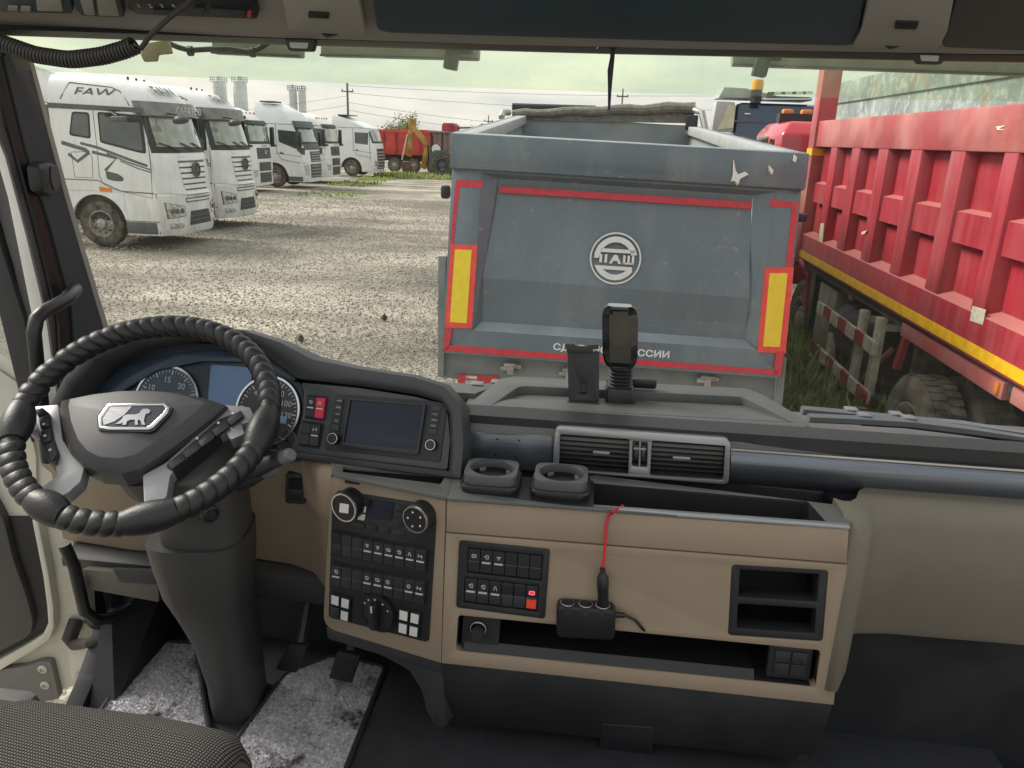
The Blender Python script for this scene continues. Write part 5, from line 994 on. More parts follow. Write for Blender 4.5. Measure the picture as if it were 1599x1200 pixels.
def gauge(x, y, rpx, label, nums, a0, a1, face, ticks, mark):
    c = CL.P(x, y, .004); r = abs(CL.px(x+rpx, y)[0]-CL.px(x, y)[0]); g_ = MB().lathe(c, CL.n, [(r,-.004),(r,.001),(0,.001)], 40).build('gauge', face, dash); g_['label'] = label
    MB().lathe(c, CL.n, [(r*.97,0),(r*1.05,.0),(r*1.04,.004),(r*.98,.004)], 48, closed=True).build('gauge_ring', CHR, g_)
    for k in range(ticks+1):
        a = R_(a0+(a1-a0)*k/ticks); d = CL.u*math.cos(a)+CL.v*math.sin(a); big = k % mark == 0; t_ = d.cross(CL.n)*r*(.018 if big else .010)
        p0, p1 = c+d*r*.93+CL.n*.0016, c+d*r*(.79 if big else .85)+CL.n*.0016; MB().add([p0+t_, p0-t_, p1-t_, p1+t_], [(0,1,2,3)]).build('tick', ICON, g_, smooth=False)
    for s_, a in nums: d = CL.u*math.cos(R_(a))+CL.v*math.sin(R_(a)); text('numeral', s_, c+d*r*.64+CL.n*.0016, CL.u, CL.v, ICON, g_, h=r*.17)
    d = CL.u*math.cos(R_(a0+8))+CL.v*math.sin(R_(a0+8)); t_ = d.cross(CL.n)*r*.03; p0 = c-d*r*.1+CL.n*.005; p1 = c+d*r*.75+CL.n*.005; MB().prism([p0+t_, p0-t_, p1-t_*.4, p1+t_*.4], CL.n*.002).build('needle', mat('needle_white', (.6,.6,.6), .5), g_)
    MB().lathe(c, CL.n, [(r*.12,0),(r*.12,.008),(r*.09,.010),(0,.010)], 16).build('needle_hub', BLACK, g_); return g_, c, r
gauge(262, 628, 49, 'rev counter with blue face left of the display', [('5',180),('10',145),('15',95),('20',50),('25',8)], 190, -15, DIAL, 30, 5)
g_, c_, r_ = gauge(420, 642, 49, 'speedometer right of the display', [('40',130),('60',90),('80',58),('100',25),('120',-6)], 200, -25, DIALD, 30, 3)
plate('odometer', PL(c_+CL.n*.002, CL.u, CL.v), [(436,650),(449,651),(447,662),(434,661)], mat('odo_blue', (.2,.32,.42), .4), g_, 0, .001)
gauge(450, 688, 15, 'small round fuel gauge below the speedometer', [], 160, 20, DIALD, 6, 3)
# switches next to the screen
for q, cols in (([(482,619),(511,622),(506,656),(478,652)], ((KEY,'lamp'),(mat('hazard_red', (.62,.03,.07), .4, var=.06),'tri'))), ([(474,659),(504,663),(498,699),(469,695)], ((KEY,None),(KEY,'axle')))):
    b_ = plate('switch_block', FS, subq(q,-.06,1.06,-.06,1.06), PIT, dash, -.004, .001, r=.002)
    for i in (0, 1):
        o_ = switch(FS, subq(q, .5*i,.5*i+.5,0,1), b_, .004, cols[i][1], True if cols[i][1] else False, m=cols[i][0])
        if cols[i][1] == 'tri': o_['label'] = 'red hazard warning switch with triangle'
# media unit
mu_q = [(523,616),(697,628),(689,722),(512,704)]
mu = plate('media_unit', FS, [(527,616),(685,628),(698,634),(697,650),(688,722),(508,702)], DARK2, dash, 0, .004, r=.005, bevel=.001)
sq_ = [(546,623),(668,632),(656,711),(536,698)]
fr_o = plate('screen_surround', FS, sq_, BLACK, mu, .003, .012, r=.005, holes=[[(551,626),(664,635),(653,704),(540,692)]], hr=.002, bevel=.001); plate('screen', FS, [(551,626),(664,635),(653,704),(540,692)], SCRN, mu, .003, .008)
lb = [(528,621),(539,622),(531,675),(519,673)]
for k in range(5): button(FS, subq(lb, 0,1,k/5,(k+1)/5), mu, .004, .0025, KEY, inset=.05)
rb = [(676,634),(691,635),(683,680),(669,678)]
for k in range(5): button(FS, subq(rb, 0,1,k/5,(k+1)/5), mu, .004, .0025, KEY, inset=.05)
for k, s_ in enumerate(('RADIO','MEDIA','MAP','TEL','')):
    if s_: text('button_lettering', s_, FS.P(*quadlerp(lb,.5,(k+.5)/5),.0068), FS.u, FS.v, ICON, mu, h=.0024)
for k, s_ in enumerate(('','NAV','MENU','SETUP','')):
    if s_: text('button_lettering', s_, FS.P(*quadlerp(rb,.5,(k+.5)/5),.0068), FS.u, FS.v, ICON, mu, h=.0022)
for x, y in ((519,685),(672,695)): knob(FS, x, y, 8, mu, .004, .016)
# left end of the dash beyond the hood
mb = MB(); mb.loft([[V((-1.16,1.50,2.12)),V((-1.16,1.44,2.16)),V((-1.16,1.50,2.22)),V((-1.16,1.85,2.16))], [V((-.55,1.50,2.12)),V((-.55,1.44,2.16)),V((-.55,1.52,2.24)),V((-.55,1.85,2.16))]]); mb.build('left_pad', PAD, dash, ang=60, bevel=.01)
mb = MB(); mb.loft([[V((x,1.50,2.24)),V((x,1.9,2.13)),V((x,1.9,2.0)),V((x,1.5,2.0))] for x in (-.7, XL+.01)]); mb.build('mid_pad', PAD, dash, ang=60)
# ---------------------------------------------------------------- tan lower dash behind the wheel
mb = MB(); z0, z1 = 1.826, 2.15
cols = [(-1.17,1.44),(-1.0,1.42),(-.80,1.425),(-.70,1.43),(-.62,1.42),(-.56,1.395),(-.52,1.35),(-.495,1.325),(-.47,1.318)]
mb.loft([[V((x,y+.02,z1)), V((x,y-.012,z1-.03)), V((x,y-.008,z1-.12)), V((x,y+.018,z1-.15)), V((x,y+.02,z0+.01)), V((x,y+.03,z0)), V((x,y+.12,z0)), V((x,y+.12,z1))] for x, y in cols]); mb.build('lower_dash', TAN, dash, ang=50)
SWP = PL((0,1.388,2), (1,0,0), (0,0,1)); b_ = plate('rocker_switch', SWP, [(447,738),(479,740),(477,787),(446,785)], DARK2, dash, -.015, .004, r=.006, bevel=.0015); switch(SWP, [(453,744),(474,745),(472,782),(451,780)], b_, .004, None, False, m=BLACK, name='rocker')
mb = MB(); mb.loft([[V((x,1.42,1.826)), V((x,1.408,1.818)), V((x,1.408,1.798)), V((x,1.43,1.78 if x < -.9 else 1.745)), V((x,1.50,1.745)), V((x,1.50,1.826))] for x in (-1.14,-1.0,-.72,-.47)]); mb.build('lower_trim', mat('trim_grey', (.05,.05,.05), .5, var=.08), dash, ang=40)
fz = PL((0,1.38,1.8), (1,0,0), (0,.25,1)); fb = plate('fuse_cover', fz, [(128,888),(247,897),(250,940),(140,920)], mat('cover_grey', (.10,.088,.075), .55), dash, -.02, .004, r=.006, bevel=.002); plate('cover_handle', fz, [(178,886),(242,888),(247,912),(190,908)], DARK, fb, .0, .007, r=.004, bevel=.001)
# ---------------------------------------------------------------- passenger side
mb = MB(); cols = [(.463,1.222),(.475,1.212),(.490,1.212),(.505,1.228),(.520,1.262),(.545,1.288),(.60,1.297),(.80,1.300),(1.18,1.302)]
LLp = []
for x, y in cols:
    bot = 1.795 if x < .50 else (1.87 if x > .515 else 1.83)
    LLp.append([V((x, y+.045, 2.147)), V((x, y+.012, 2.135)), V((x, y, 2.11)), V((x, y, 2.0)), V((x, y+(.015 if x > .51 else 0), 1.95)), V((x, y+(.02 if x > .51 else .0), bot+.02)), V((x, y+.03, bot)), V((x, y+.10, bot)), V((x, y+.10, 2.147))])
mb.loft(LLp); mb.build('passenger_panel', TANR, dash, ang=50)
mb = MB(); mb.bb((.466,1.345,2.08), (1.18,1.39,2.132)); mb.build('gap_shade_bar', BLACK, dash)  # black bar standing in for the shadow gap under the trim strip
mb = MB(); mb.loft([[V((x,1.335,1.868)), V((x,1.36,1.80)), V((x,1.42,1.50)), V((x,1.55,1.50)), V((x,1.55,1.868))] for x in (.512, 1.2)]); mb.build('knee_panel', DARK2, dash)
mb = MB(); mb.loft([[V((.462,1.235,1.794)), V((.50,1.235,1.794)), V((.51,1.36,1.794)), V((.462,1.36,1.794))], [V((.462,1.27,1.60)), V((.485,1.27,1.60)), V((.50,1.36,1.60)), V((.462,1.36,1.60))]]); mb.build('panel_foot', DARK, dash, bevel=.006)
# ================================================================== STEERING WHEEL
WC = V((-.784,1.226,2.25)); wt_, ws_ = .589, .154
WN = V((math.sin(ws_)*math.sin(wt_), -math.sin(wt_)*math.cos(ws_), math.cos(wt_))); WU = V((0,1,0)).cross(WN).normalized(); WV = WN.cross(WU)
WP = PL(WC, WU, WV)
if WP.n.dot(WN) < 0: WP.n = WN.copy()
sw = thing('steering_wheel', 'black steering wheel in a spiral leather wrap with lion emblem', 'steering wheel', WC)
RM, RT = .2185, .0195
def ring_pt(a, r): return WC + (WU*math.cos(a)+WV*math.sin(a))*r
n = 96; MB().loft([[ring_pt(2*math.pi*i/n, RM + (RT-.002)*math.cos(2*math.pi*j/12)) + WN*(RT-.002)*math.sin(2*math.pi*j/12) for j in range(12)] for i in range(n+1)], cap=False).build('rim', LEATH, sw)
def angpx(x, y): a, b = WP.px(x, y); return math.atan2(b, a)
pads = [(angpx(402,672), .19), (angpx(45,660), .17), (angpx(75,795), .15), (angpx(235,812), .19)]
seg_me = None; nseg = 62
# one wrap band as shared mesh in the wheel's own axes
def band_mesh():
    da = 2*math.pi/nseg*.56; mb = MB(); LL = []
    for i in range(9):
        t = -1+2*i/8; a = t*da; k = RT + .0038*(1-abs(t)**3.0) - .0014
        sk = .0
        LL.append([V(((RM+k*math.cos(p))*math.cos(a+.05*math.sin(p)), (RM+k*math.cos(p))*math.sin(a+.05*math.sin(p)), k*math.sin(p))) for p in [2*math.pi*j/14 for j in range(14)]])
    mb.loft(LL); return mb.mesh('wrap_band', LEATH, ang=60)
BM = band_mesh(); basis = Matrix((WU, WV, WN)).transposed().to_4x4()
def dist(a, b): return abs((a-b+math.pi) % (2*math.pi)-math.pi)
for k in range(nseg):
    a = 2*math.pi*(k+.3)/nseg
    if any(dist(a, p) < w_ for p, w_ in pads): continue
    o = bpy.data.objects.new('wrap_band', BM); COL.objects.link(o); o.parent = sw; o.matrix_local = basis @ Matrix.Rotation(a + random.uniform(-.012,.012), 4, 'Z') @ Matrix.Rotation(random.uniform(-.012,.012), 4, 'X')
for p, w_ in pads:
    LL = []
    for i in range(13):
        t = -1+2*i/12; a = p + t*w_*1.04; k = RT + .007*(1-t*t) + .001
        LL.append([ring_pt(a, RM - .003*(1-t*t) + k*math.cos(q)) + WN*k*math.sin(q) for q in [2*math.pi*j/16 for j in range(16)]])
    MB().loft(LL).build('thumb_pad', LEATH, sw, ang=60)
# hub: a dome lofted from the traced outline
HUBM = mat('hub_grey', (.052,.052,.056), .45, var=.06, vs=10, bump=.1, bs=700)
hub_o = [(92,640),(95,627),(140,618),(190,612),(240,611),(280,614),(320,622),(355,634),(338,650),(308,674),(278,696),(248,717),(220,735),(190,742),(152,739),(128,727),(110,705),(97,670)]
HB = -.035; HB0 = PL(WP.at(0,0,HB+.006), WU, WV)
hc = (205,668); ab = pxs(HB0, hub_o); hcx = HB0.px(*hc)
def hub_loop(s, h): return [WP.at(hcx[0]+(a-hcx[0])*s, hcx[1]+(b-hcx[1])*s, h) for a, b in ab]
hub = MB().loft([hub_loop(1.0,HB-.03), hub_loop(1.0,HB), hub_loop(.985,HB+.008), hub_loop(.83,HB+.026), hub_loop(.80,HB+.0285), hub_loop(.4,HB+.036), hub_loop(.02,HB+.0375)]).build('hub', HUBM, sw, ang=14)
EP = PL(WP.at(0,0,HB+.0365), WU, WV)
eo_q = [(172,634),(258,632),(265,638),(262,646),(238,668),(232,671),(172,671),(158,669),(157,654)]
plate('emblem_recess', EP, [(168,630),(262,628),(270,637),(266,648),(242,673),(234,676),(168,675),(153,672),(152,652)], BLACK, hub, -.006, .0022, r=.003)
plate('emblem_rim', EP, [(170,632),(259,630),(266,638),(263,647),(240,670),(233,673),(171,673),(156,670),(155,653)], CHR, hub, 0, .004, r=.003, holes=[[(174,636),(256,635),(260,640),(257,646),(236,666),(230,669),(174,669),(161,667),(160,655)]], hr=.002, bevel=.0006)
plate('emblem_field', EP, [(173,635),(257,634),(262,639),(258,647),(237,667),(231,670),(173,670),(160,668),(159,654)], mat('emblem_purple', (.03,.028,.05), .3, var=.1), hub, 0, .0030)
lion = [(186,662),(192,657),(194,652),(200,650),(212,650),(219,648),(222,643),(226,641),(232,641),(236,644),(234,648),(229,649),(227,654),(226,660),(228,666),(223,666),(221,660),(218,657),(216,661),(217,666),(212,666),(212,658),(205,658),(200,660),(198,666),(192,666),(194,661),(190,664),(181,665)]
plate('emblem_animal', EP, lion, CHR, hub, .002, .0048); plate('emblem_sheen', EP, [(174,637),(207,637),(196,649),(180,660),(163,666),(161,656)], SILV, hub, .002, .0038)
SPK = mat('spoke_silver', (.36,.36,.37), .4, .35, var=.05, vs=10)
W2 = PL(WP.at(0,0,HB-.012), WU, WV)
def spoke(pts, m=SPK, h1=.012, nm='spoke', par=None, h0=-.02, bevel=.004, r=.004): return plate(nm, W2, pts, m, par or sw, h0, h1, r=r, bevel=bevel)
ls = spoke([(50,640),(94,636),(100,690),(116,716),(134,734),(128,756),(108,774),(78,786),(50,776),(92,748),(88,720),(66,668)], h1=.008)
rs_ = spoke([(352,636),(392,640),(400,660),(372,668),(330,690),(300,715),(268,745),(262,780),(228,800),(225,746),(262,726),(300,692)], h1=.008)
pad_l = spoke([(57,650),(72,644),(82,652),(88,690),(97,716),(92,732),(80,728),(66,690)], KEY, .014, 'button_pad', ls)
for q in ([(58,649),(74,645),(81,654),(66,661)], [(66,662),(82,655),(85,675),(69,679)], [(69,681),(86,677),(88,698),(73,702)], [(74,704),(89,700),(97,718),(89,731),(80,727)]): plate('wheel_button', W2, subq(q[:4],.06,.94,.06,.94), KEY, pad_l, .012, .019, r=.003, bevel=.0015)
pad_r = spoke([(262,734),(300,700),(344,662),(378,648),(384,656),(352,676),(310,712),(274,742)], KEY, .014, 'button_pad', rs_)
for k in range(5):
    q = [(264,732),(380,648),(386,658),(273,743)]; plate('wheel_button', W2, subq(q, k/5+.01,(k+1)/5-.01,.06,.94), KEY, pad_r, .012, .019, r=.003, bevel=.0015)
for x, y in ((75,672),(77,690),(85,712),(367,655),(345,670),(312,694)): MB().lathe(W2.P(x, y, .019), WN, [(.0028,0),(.0028,.0006),(0,.0006)], 6).build('wheel_symbol', ICON, sw)
spoke([(352,676),(378,662),(384,682),(362,692)], SILV, .010, 'spoke_paddle', rs_, bevel=.002); spoke([(44,668),(58,664),(64,676),(48,680)], SILV, .010, 'spoke_paddle', ls, bevel=.002)
MB().loft([hub_loop(.92,HB-.03), hub_loop(.75,HB-.06), hub_loop(.5,HB-.10)]).build('hub_back', DARK2, sw)
# ================================================================== STEERING COLUMN AND STALKS
col = thing('steering_column', 'charcoal steering column standing between the floor mats', 'steering column', (-.72,1.37,1.5))
COLM = mat('column_grey', (.052,.051,.051), .5, var=.08, vs=6, bump=.08, bs=700)
def sect(cx, cy, z, wx, wy, tilt=0, rz=.5): 
    out = []
    for i in range(20):
        t = 2*math.pi*i/20; c_, s_ = math.cos(t), math.sin(t); k = .55
        x = wx*(abs(c_)**k)*(1 if c_ > 0 else -1); y = wy*(abs(s_)**k)*(1 if s_ > 0 else -1)
        out.append(V((cx + x*math.cos(rz) - y*math.sin(rz), cy + x*math.sin(rz) + y*math.cos(rz), z + y*tilt)))
    return out
MB().loft([sect(-.735,1.385,1.495,.050,.075,0,.15), sect(-.735,1.375,1.60,.050,.080,0,.15), sect(-.733,1.35,1.72,.056,.085,0,.15), sect(-.735,1.325,1.80,.066,.088,0,.15), sect(-.737,1.31,1.86,.080,.09,0,.15), sect(-.738,1.305,1.93,.090,.092,.0,.15), sect(-.738,1.30,1.985,.094,.094,.0,.15)]).build('lower_boot', COLM, col, ang=60)
MB().loft([sect(-.728,1.305,1.96,.078,.080,0,.15), sect(-.728,1.295,2.03,.082,.082,0,.15), sect(-.735,1.285,2.09,.088,.085,.1,.15), sect(-.748,1.275,2.13,.095,.088,.35,.15), sect(-.765,1.258,2.17,.088,.078,.5,.15)]).build('upper_shroud', mat('shroud_grey', (.062,.060,.058), .5, var=.08, vs=6, bump=.08, bs=700), col, ang=60)
def stalk(p0, p1, p2, label):
    o_ = MB().tube([p0, p1, p1*.3+p2*.7, p2], [.016,.017,.0125,.0105], 12).build('stalk', DARK, col); o_['label'] = label; d = (p2-p1).normalized(); MB().lathe(p2, d, [(.0105,-.004),(.0135,0),(.0135,.018),(.010,.024),(0,.025)], 16).build('stalk_tip', mat('stalk_tip', (.13,.13,.13), .4), o_); return o_
stalk(onY(385,738,1.27), onY(402,731,1.25), onY(443,715,1.22), 'upper right control stalk with pale tip'); stalk(onY(368,756,1.29), onY(388,748,1.27), onY(414,737,1.26), 'lower right control stalk')
c = onY(328,803,1.205); MB().lathe(c, (.75,-.65,0), [(.016,-.02),(.016,.004),(.012,.006),(.010,.002),(0,.002)], 20).build('ignition_lock', BLACK, col)
# ================================================================== THINGS STANDING ON THE DASH
def cup(cx, cy, label):
    c = onZ(cx, cy, 2.16); z0 = 2.142; root = thing('cup_holder', label, 'cup holder', (c.x, c.y, z0), 0, 'cup holders on the dash shelf'); s = .051
    def sq(h, k, r=.022): 
        base = rnd([(-s*k,-s*k*.85),(s*k,-s*k*.85),(s*k,s*k*.85),(-s*k,s*k*.85)], r, 5); return [V((c.x+a, c.y+b, h)) for a, b in base]
    MB().loft([sq(z0-.03,.9), sq(z0+.001,1.02), sq(z0+.012,1.06), sq(z0+.016,1.02)]).build('base', BLACK, root, ang=40)
    n = 24; top = sq(z0+.030,.94); 
    mb = MB(); tp = PL((c.x,c.y,z0+.030), (1,0,0), (0,1,0)); outer = [(p.x-c.x, p.y-c.y) for p in top]; hole = [(.0385*math.cos(2*math.pi*i/32), .0345*math.sin(2*math.pi*i/32)) for i in range(32)]
    mb.plate(tp, outer, [hole], -.016, .004); mb.build('collar', mat('collar_grey', (.085,.088,.088), .45, bump=.06, bs=700), root, bevel=.004)
    MB().loft([[V((c.x+x*.99, c.y+y*.99, z0+.0335)) for x, y in hole], [V((c.x+x*1.04, c.y+y*1.04, z0+.0348)) for x, y in hole], [V((c.x+x*1.08, c.y+y*1.08, z0+.0338)) for x, y in hole]], cap=False).build('rim_ring', DARK, root)
    mb = MB(); A = [V((c.x+x, c.y+y, z0+.02)) for x, y in hole]; B = [V((c.x+x*.9, c.y+y*.9, z0-.028)) for x, y in hole]; mb.add(A+B, [(i, (i+1) % 32, 32+(i+1) % 32, 32+i) for i in range(32)] + [list(range(32, 64))]); mb.build('well', BLACK, root)
    for a in (.6, 2.2, 4.0, 5.4): MB().box((c.x+.0345*math.cos(a), c.y+.0305*math.sin(a), z0+.012), (.004,.014,.020), Matrix.Rotation(a, 3, 'Z')).build('grip_tab', mat('tab_grey', (.16,.165,.165), .4), root, bevel=.003)
cup(768, 743, 'left square black cup holder on the dash shelf'); cup(876, 751, 'right square black cup holder nearer the vents')
def phone_holder():
    base = onZ(911, 629, TZ-.008); pl = PL(base, (1,0,0), (0,.22,1)); root = thing('phone_holder', 'flat black phone holder standing in the dash tray', 'phone holder', base); P_ = pl.P
    plate('back_plate', pl, [(886,548),(936,549),(935,628),(888,627)], BLACK, root, -.008, .004, r=.002, bevel=.0015, holes=[[(905,598),(917,598),(917,617),(905,616)]], hr=.001)
    plate('back_slot', pl, [(905,599),(917,599),(917,613),(905,612)], DARK2, root, -.006, -.002)
    plate('top_clamp', pl, [(882,537),(898,537),(899,540),(917,541),(918,538),(935,538),(935,545),(926,546),(926,551),(886,550),(884,545)], BLACK, root, -.006, .014, bevel=.001)
    plate('lower_clamp', pl, [(886,626),(935,628),(934,633),(886,631)], BLACK, root, -.006, .020, bevel=.001)
    MB().tube([pl.P(911,590,-.008), pl.P(911,610,-.04), onZ(914,622,TZ-.008)+V((0,.05,0))], .008, 8).build('stem', BLACK, root)
phone_holder()
def bellows_device():
    b = onZ(968, 625, TZ-.008); root = thing('camera_device', 'faceted glossy black device on a bellows neck in the tray', 'dash camera', b); pl = PL(b, (1,0,0), (0,.05,1)); GL = mat('glossy_black', (.012,.012,.014), .13, var=.1, coat=.7)
    sx = abs(pl.px(988,600)[0]-pl.px(948,600)[0])
    def z(y): return pl.px(968, y)[1]
    def ring(y, w_, d, ch=.35): 
        hw = w_/2; o = pl.at(pl.px(968,y)[0], z(y)); loop = [(-hw,-d*(1-ch)),(-hw*(1-ch),-d),(hw*(1-ch),-d),(hw,-d*(1-ch)),(hw,d*.7),(hw*.7,d),(-hw*.7,d),(-hw,d*.7)]
        return [V((o.x+a, o.y+c_, o.z)) for a, c_ in loop]
    u = sx/40
    MB().loft([ring(628,46*u,.026,.2), ring(626,48*u,.028,.2), ring(608,46*u,.028,.2), ring(603,42*u,.025,.2)]).build('foot', BLACK, root, ang=30)
    prof = []
    for k in range(6): y = 604-5.4*k; prof += [(17.5*u, z(y)), (20*u, z(y-1.6)), (17.5*u, z(y-3.4)), (15.5*u, z(y-4.6))]
    MB().lathe(pl.at(pl.px(968,604)[0],0), pl.v, prof, 24).build('bellows', DARK2, root, ang=30)
    pd = [(573,34),(570,42),(562,50),(552,54),(500,55),(488,53),(481,47),(477,36)]
    MB().loft([ring(y, w_*u, .026 if 485 < y < 565 else .018, .40) for y, w_ in pd]).build('body', GL, root, ang=20)
    f = PL(pl.at(pl.px(968,520)[0], z(520)) + V((0,-.0262,0)), (1,0,0), (0,0,1)); plate('front_window', f, [(957,487),(981,487),(983,520),(980,558),(958,558),(955,520)], mat('lens_black', (.006,.006,.007), .08, coat=.8), root, -.003, .001)
    MB().bb((b.x+.018, b.y+.03, TZ+.010), (b.x+.078, b.y+.05, TZ+.032)).build('side_arm', BLACK, root, bevel=.006); MB().bb((b.x-.03, b.y+.03, TZ+.012), (b.x+.03, b.y+.046, TZ+.026)).build('side_arm', BLACK, root, bevel=.004)
bellows_device()
def splitter():
    c = CP.P(915,957,.018); root = thing('socket_splitter', 'black three-way lighter splitter hanging on the tan panel', 'splitter', c)
    q = [(870,930),(961,937),(960,984),(870,979)]; bo = MB().plate(CP, rnd(pxs(CP, q), .012, 5), (), .004, .034).build('body', BLACK, root, bevel=.005)
    for x, y in ((887,934),(915,936),(941,938)):
        p = CP.P(x, y, .019); MB().lathe(p+V((0,0,-.012)), (0,0,1), [(.0155,0),(.0155,.014),(.0115,.0145),(.0105,.006),(0,.006)], 20).build('socket', DARK2, root)
        MB().lathe(p+V((0,0,.0022)), (0,0,1), [(.0118,.0),(.0135,.001),(.0118,.002)], 20, closed=True).build('socket_ring', SILV, root)
    a = [CP.P(960,950,.02), CP.P(975,952,.018), CP.P(992,963,.012), CP.P(1003,978,.008), CP.P(1012,995,-.01), CP.P(1014,1005,-.05)]; MB().tube(a, .0028, 8).build('lead', BLACK, root); MB().tube([a[0]-V((.004,0,0)), a[1]], [.006,.0045], 10).build('strain_relief', BLACK, root)
    r2 = thing('charger_plug', 'black plug with thin red cord standing in the splitter', 'plug', CP.P(942,936,.019)); p0 = CP.P(942,936,.019); p1 = CP.P(941,884,.019); d = (p1-p0); L_ = d.length
    MB().lathe(p0, d, [(.0085,-.008),(.0095,0),(.0098,L_*.45),(.0105,L_*.5),(.0105,L_*.82),(.0075,L_*.9),(.0045,L_*1.0),(.0042,L_*1.12),(0,L_*1.13)], 20).build('body', BLACK, r2, ang=40)
    for k in range(4): MB().lathe(p0+d*(.9+.06*k), d, [(.0058-.0004*k,0),(.0058-.0004*k,.002),(0,.002)], 12).build('relief_ring', DARK2, r2)
    MB().lathe(CP.P(941,915,.009), CP.n, [(.002,0),(.002,.0205),(0,.0205)], 8).build('indicator', PIT, r2)
    pth = [p0+d*1.08, CP.P(944,860,.016), CP.P(945,840,.012), CP.P(947,815,.010), CP.P(950,803,.008)]; e = onZ(956,801,2.146); pth += [e, e+V((.02,.05,-.01)), e+V((.03,.09,-.05))]; MB().tube(pth, .0026, 8).build('red_cord', mat('red_cord', (.62,.02,.05), .35, var=.05), r2)
splitter()
# ================================================================== FLOOR, MATS, PEDALS, SEAT
VIN = mat('floor_vinyl', (.036,.037,.041), .55, var=.1, vs=20, bump=.7, bs=260, spec=.4)
mb = MB(); mb.bb((-1.06,.2,1.44), (1.25,1.95,1.498)); tag(mb.build('cab_floor', VIN), 'textured dark vinyl cab floor', None, None, 'structure')
mb = MB(); mb.loft([[V((-.45,y,1.498)), V((-.425,y,1.51)), V((-.37,y,1.545)), V((-.30,y,1.56)), V((.9,y,1.56)), V((.9,y,1.498))] for y in (.3,1.0,1.62)]); tag(mb.build('engine_tunnel', VIN, ang=50), 'raised textured vinyl floor hump below the dashboard', None, None, 'structure')
MB_ = MB(); MB_.bb((-1.06,1.62,1.44), (1.2,1.68,2.1)); tag(MB_.build('bulkhead', DARK2), 'dark front bulkhead behind the pedals', None, None, 'structure')
CARP = bpy.data.materials.new('grey_carpet'); CARP.use_nodes = True
def carpet(m):
    t = m.node_tree; b = t.nodes['Principled BSDF']; b.inputs['Roughness'].default_value = .95; b.inputs['Specular IOR Level'].default_value = .1
    c = t.nodes.new('ShaderNodeTexCoord'); n = t.nodes.new('ShaderNodeTexNoise'); n.inputs['Scale'].default_value = 130; n.inputs['Detail'].default_value = 6; n2 = t.nodes.new('ShaderNodeTexNoise'); n2.inputs['Scale'].default_value = 9; n2.inputs['Detail'].default_value = 8; n2.inputs['Roughness'].default_value = .7
    r = t.nodes.new('ShaderNodeValToRGB'); r.color_ramp.elements[0].position = .36; r.color_ramp.elements[0].color = (.42,.41,.44,1); r.color_ramp.elements[1].position = .6; r.color_ramp.elements[1].color = (.72,.70,.72,1)
    r2 = t.nodes.new('ShaderNodeValToRGB'); r2.color_ramp.elements[0].position = .36; r2.color_ramp.elements[0].color = (.16,.14,.18,1); r2.color_ramp.elements[1].position = .46; r2.color_ramp.elements[1].color = (1,1,1,1)
    mx = t.nodes.new('ShaderNodeMixRGB'); mx.blend_type = 'MULTIPLY'; mx.inputs[0].default_value = 1; bp = t.nodes.new('ShaderNodeBump'); bp.inputs['Strength'].default_value = 1; bp.inputs['Distance'].default_value = .006
    for x in (n, n2): t.links.new(c.outputs['Object'], x.inputs['Vector'])
    t.links.new(n.outputs[0], r.inputs[0]); t.links.new(n2.outputs[0], r2.inputs[0]); t.links.new(r.outputs[0], mx.inputs[1]); t.links.new(r2.outputs[0], mx.inputs[2]); t.links.new(mx.outputs[0], b.inputs['Base Color']); t.links.new(n.outputs[0], bp.inputs['Height']); t.links.new(bp.outputs[0], b.inputs['Normal'])
carpet(CARP)
def floor_mat(pts, label):
    zz = 1.515; P3 = [onZ(x, y, zz) for x, y in pts]; c = sum(P3, V())/len(P3); root = thing('floor_mat', label, 'floor mat', (c.x, c.y, 1.5), 0, 'grey carpet mats'); loop = rnd([(p.x, p.y) for p in P3], .02, 4)
    MB().prism([V((x, y, 1.5)) for x, y in loop], (0,0,.012)).build('pad', CARP, root)
    rs = random.Random(len(label)); mb = MB(); xs = [p[0] for p in loop]; ys = [p[1] for p in loop]
    def inside(x, y):
        r = False; j = len(loop)-1
        for i in range(len(loop)):
            if (loop[i][1] > y) != (loop[j][1] > y) and x < (loop[j][0]-loop[i][0])*(y-loop[i][1])/(loop[j][1]-loop[i][1])+loop[i][0]: r = not r
            j = i
        return r
    k = 0
    while k < 16000:
        x, y = rs.uniform(min(xs), max(xs)), rs.uniform(min(ys), max(ys)); 
        if not inside(x, y): 
            k += .3; continue
        k += 1; a = rs.uniform(0, 6.28); dx, dy = .0016*math.cos(a), .0016*math.sin(a); lx, ly = rs.gauss(0,.004), rs.gauss(0,.004); h = rs.uniform(.002,.006)
        mb.add([(x-dx,y-dy,1.511), (x+dx,y+dy,1.511), (x+lx,y+ly,1.512+h)], [(0,1,2)])
    me = bpy.data.meshes.new('pile'); me.from_pydata(mb.v, [], mb.f); me.materials.append(CARP); o = link(me, 'pile', root); o['kind'] = 'stuff'
    path = [V((x, y, 1.512)) for x, y in loop]; MB().tube(path + [path[0]], .006, 6).build('binding', mat('binding', (.03,.03,.035), .8), root)
floor_mat([(140,1135),(232,1000),(305,1003),(325,1135),(300,1230),(120,1230)], 'grey fluffy carpet mat left of the steering column')
floor_mat([(372,1150),(445,1050),(520,1022),(602,1040),(528,1230),(330,1230)], 'grey fluffy carpet mat with dark stains under the pedals')
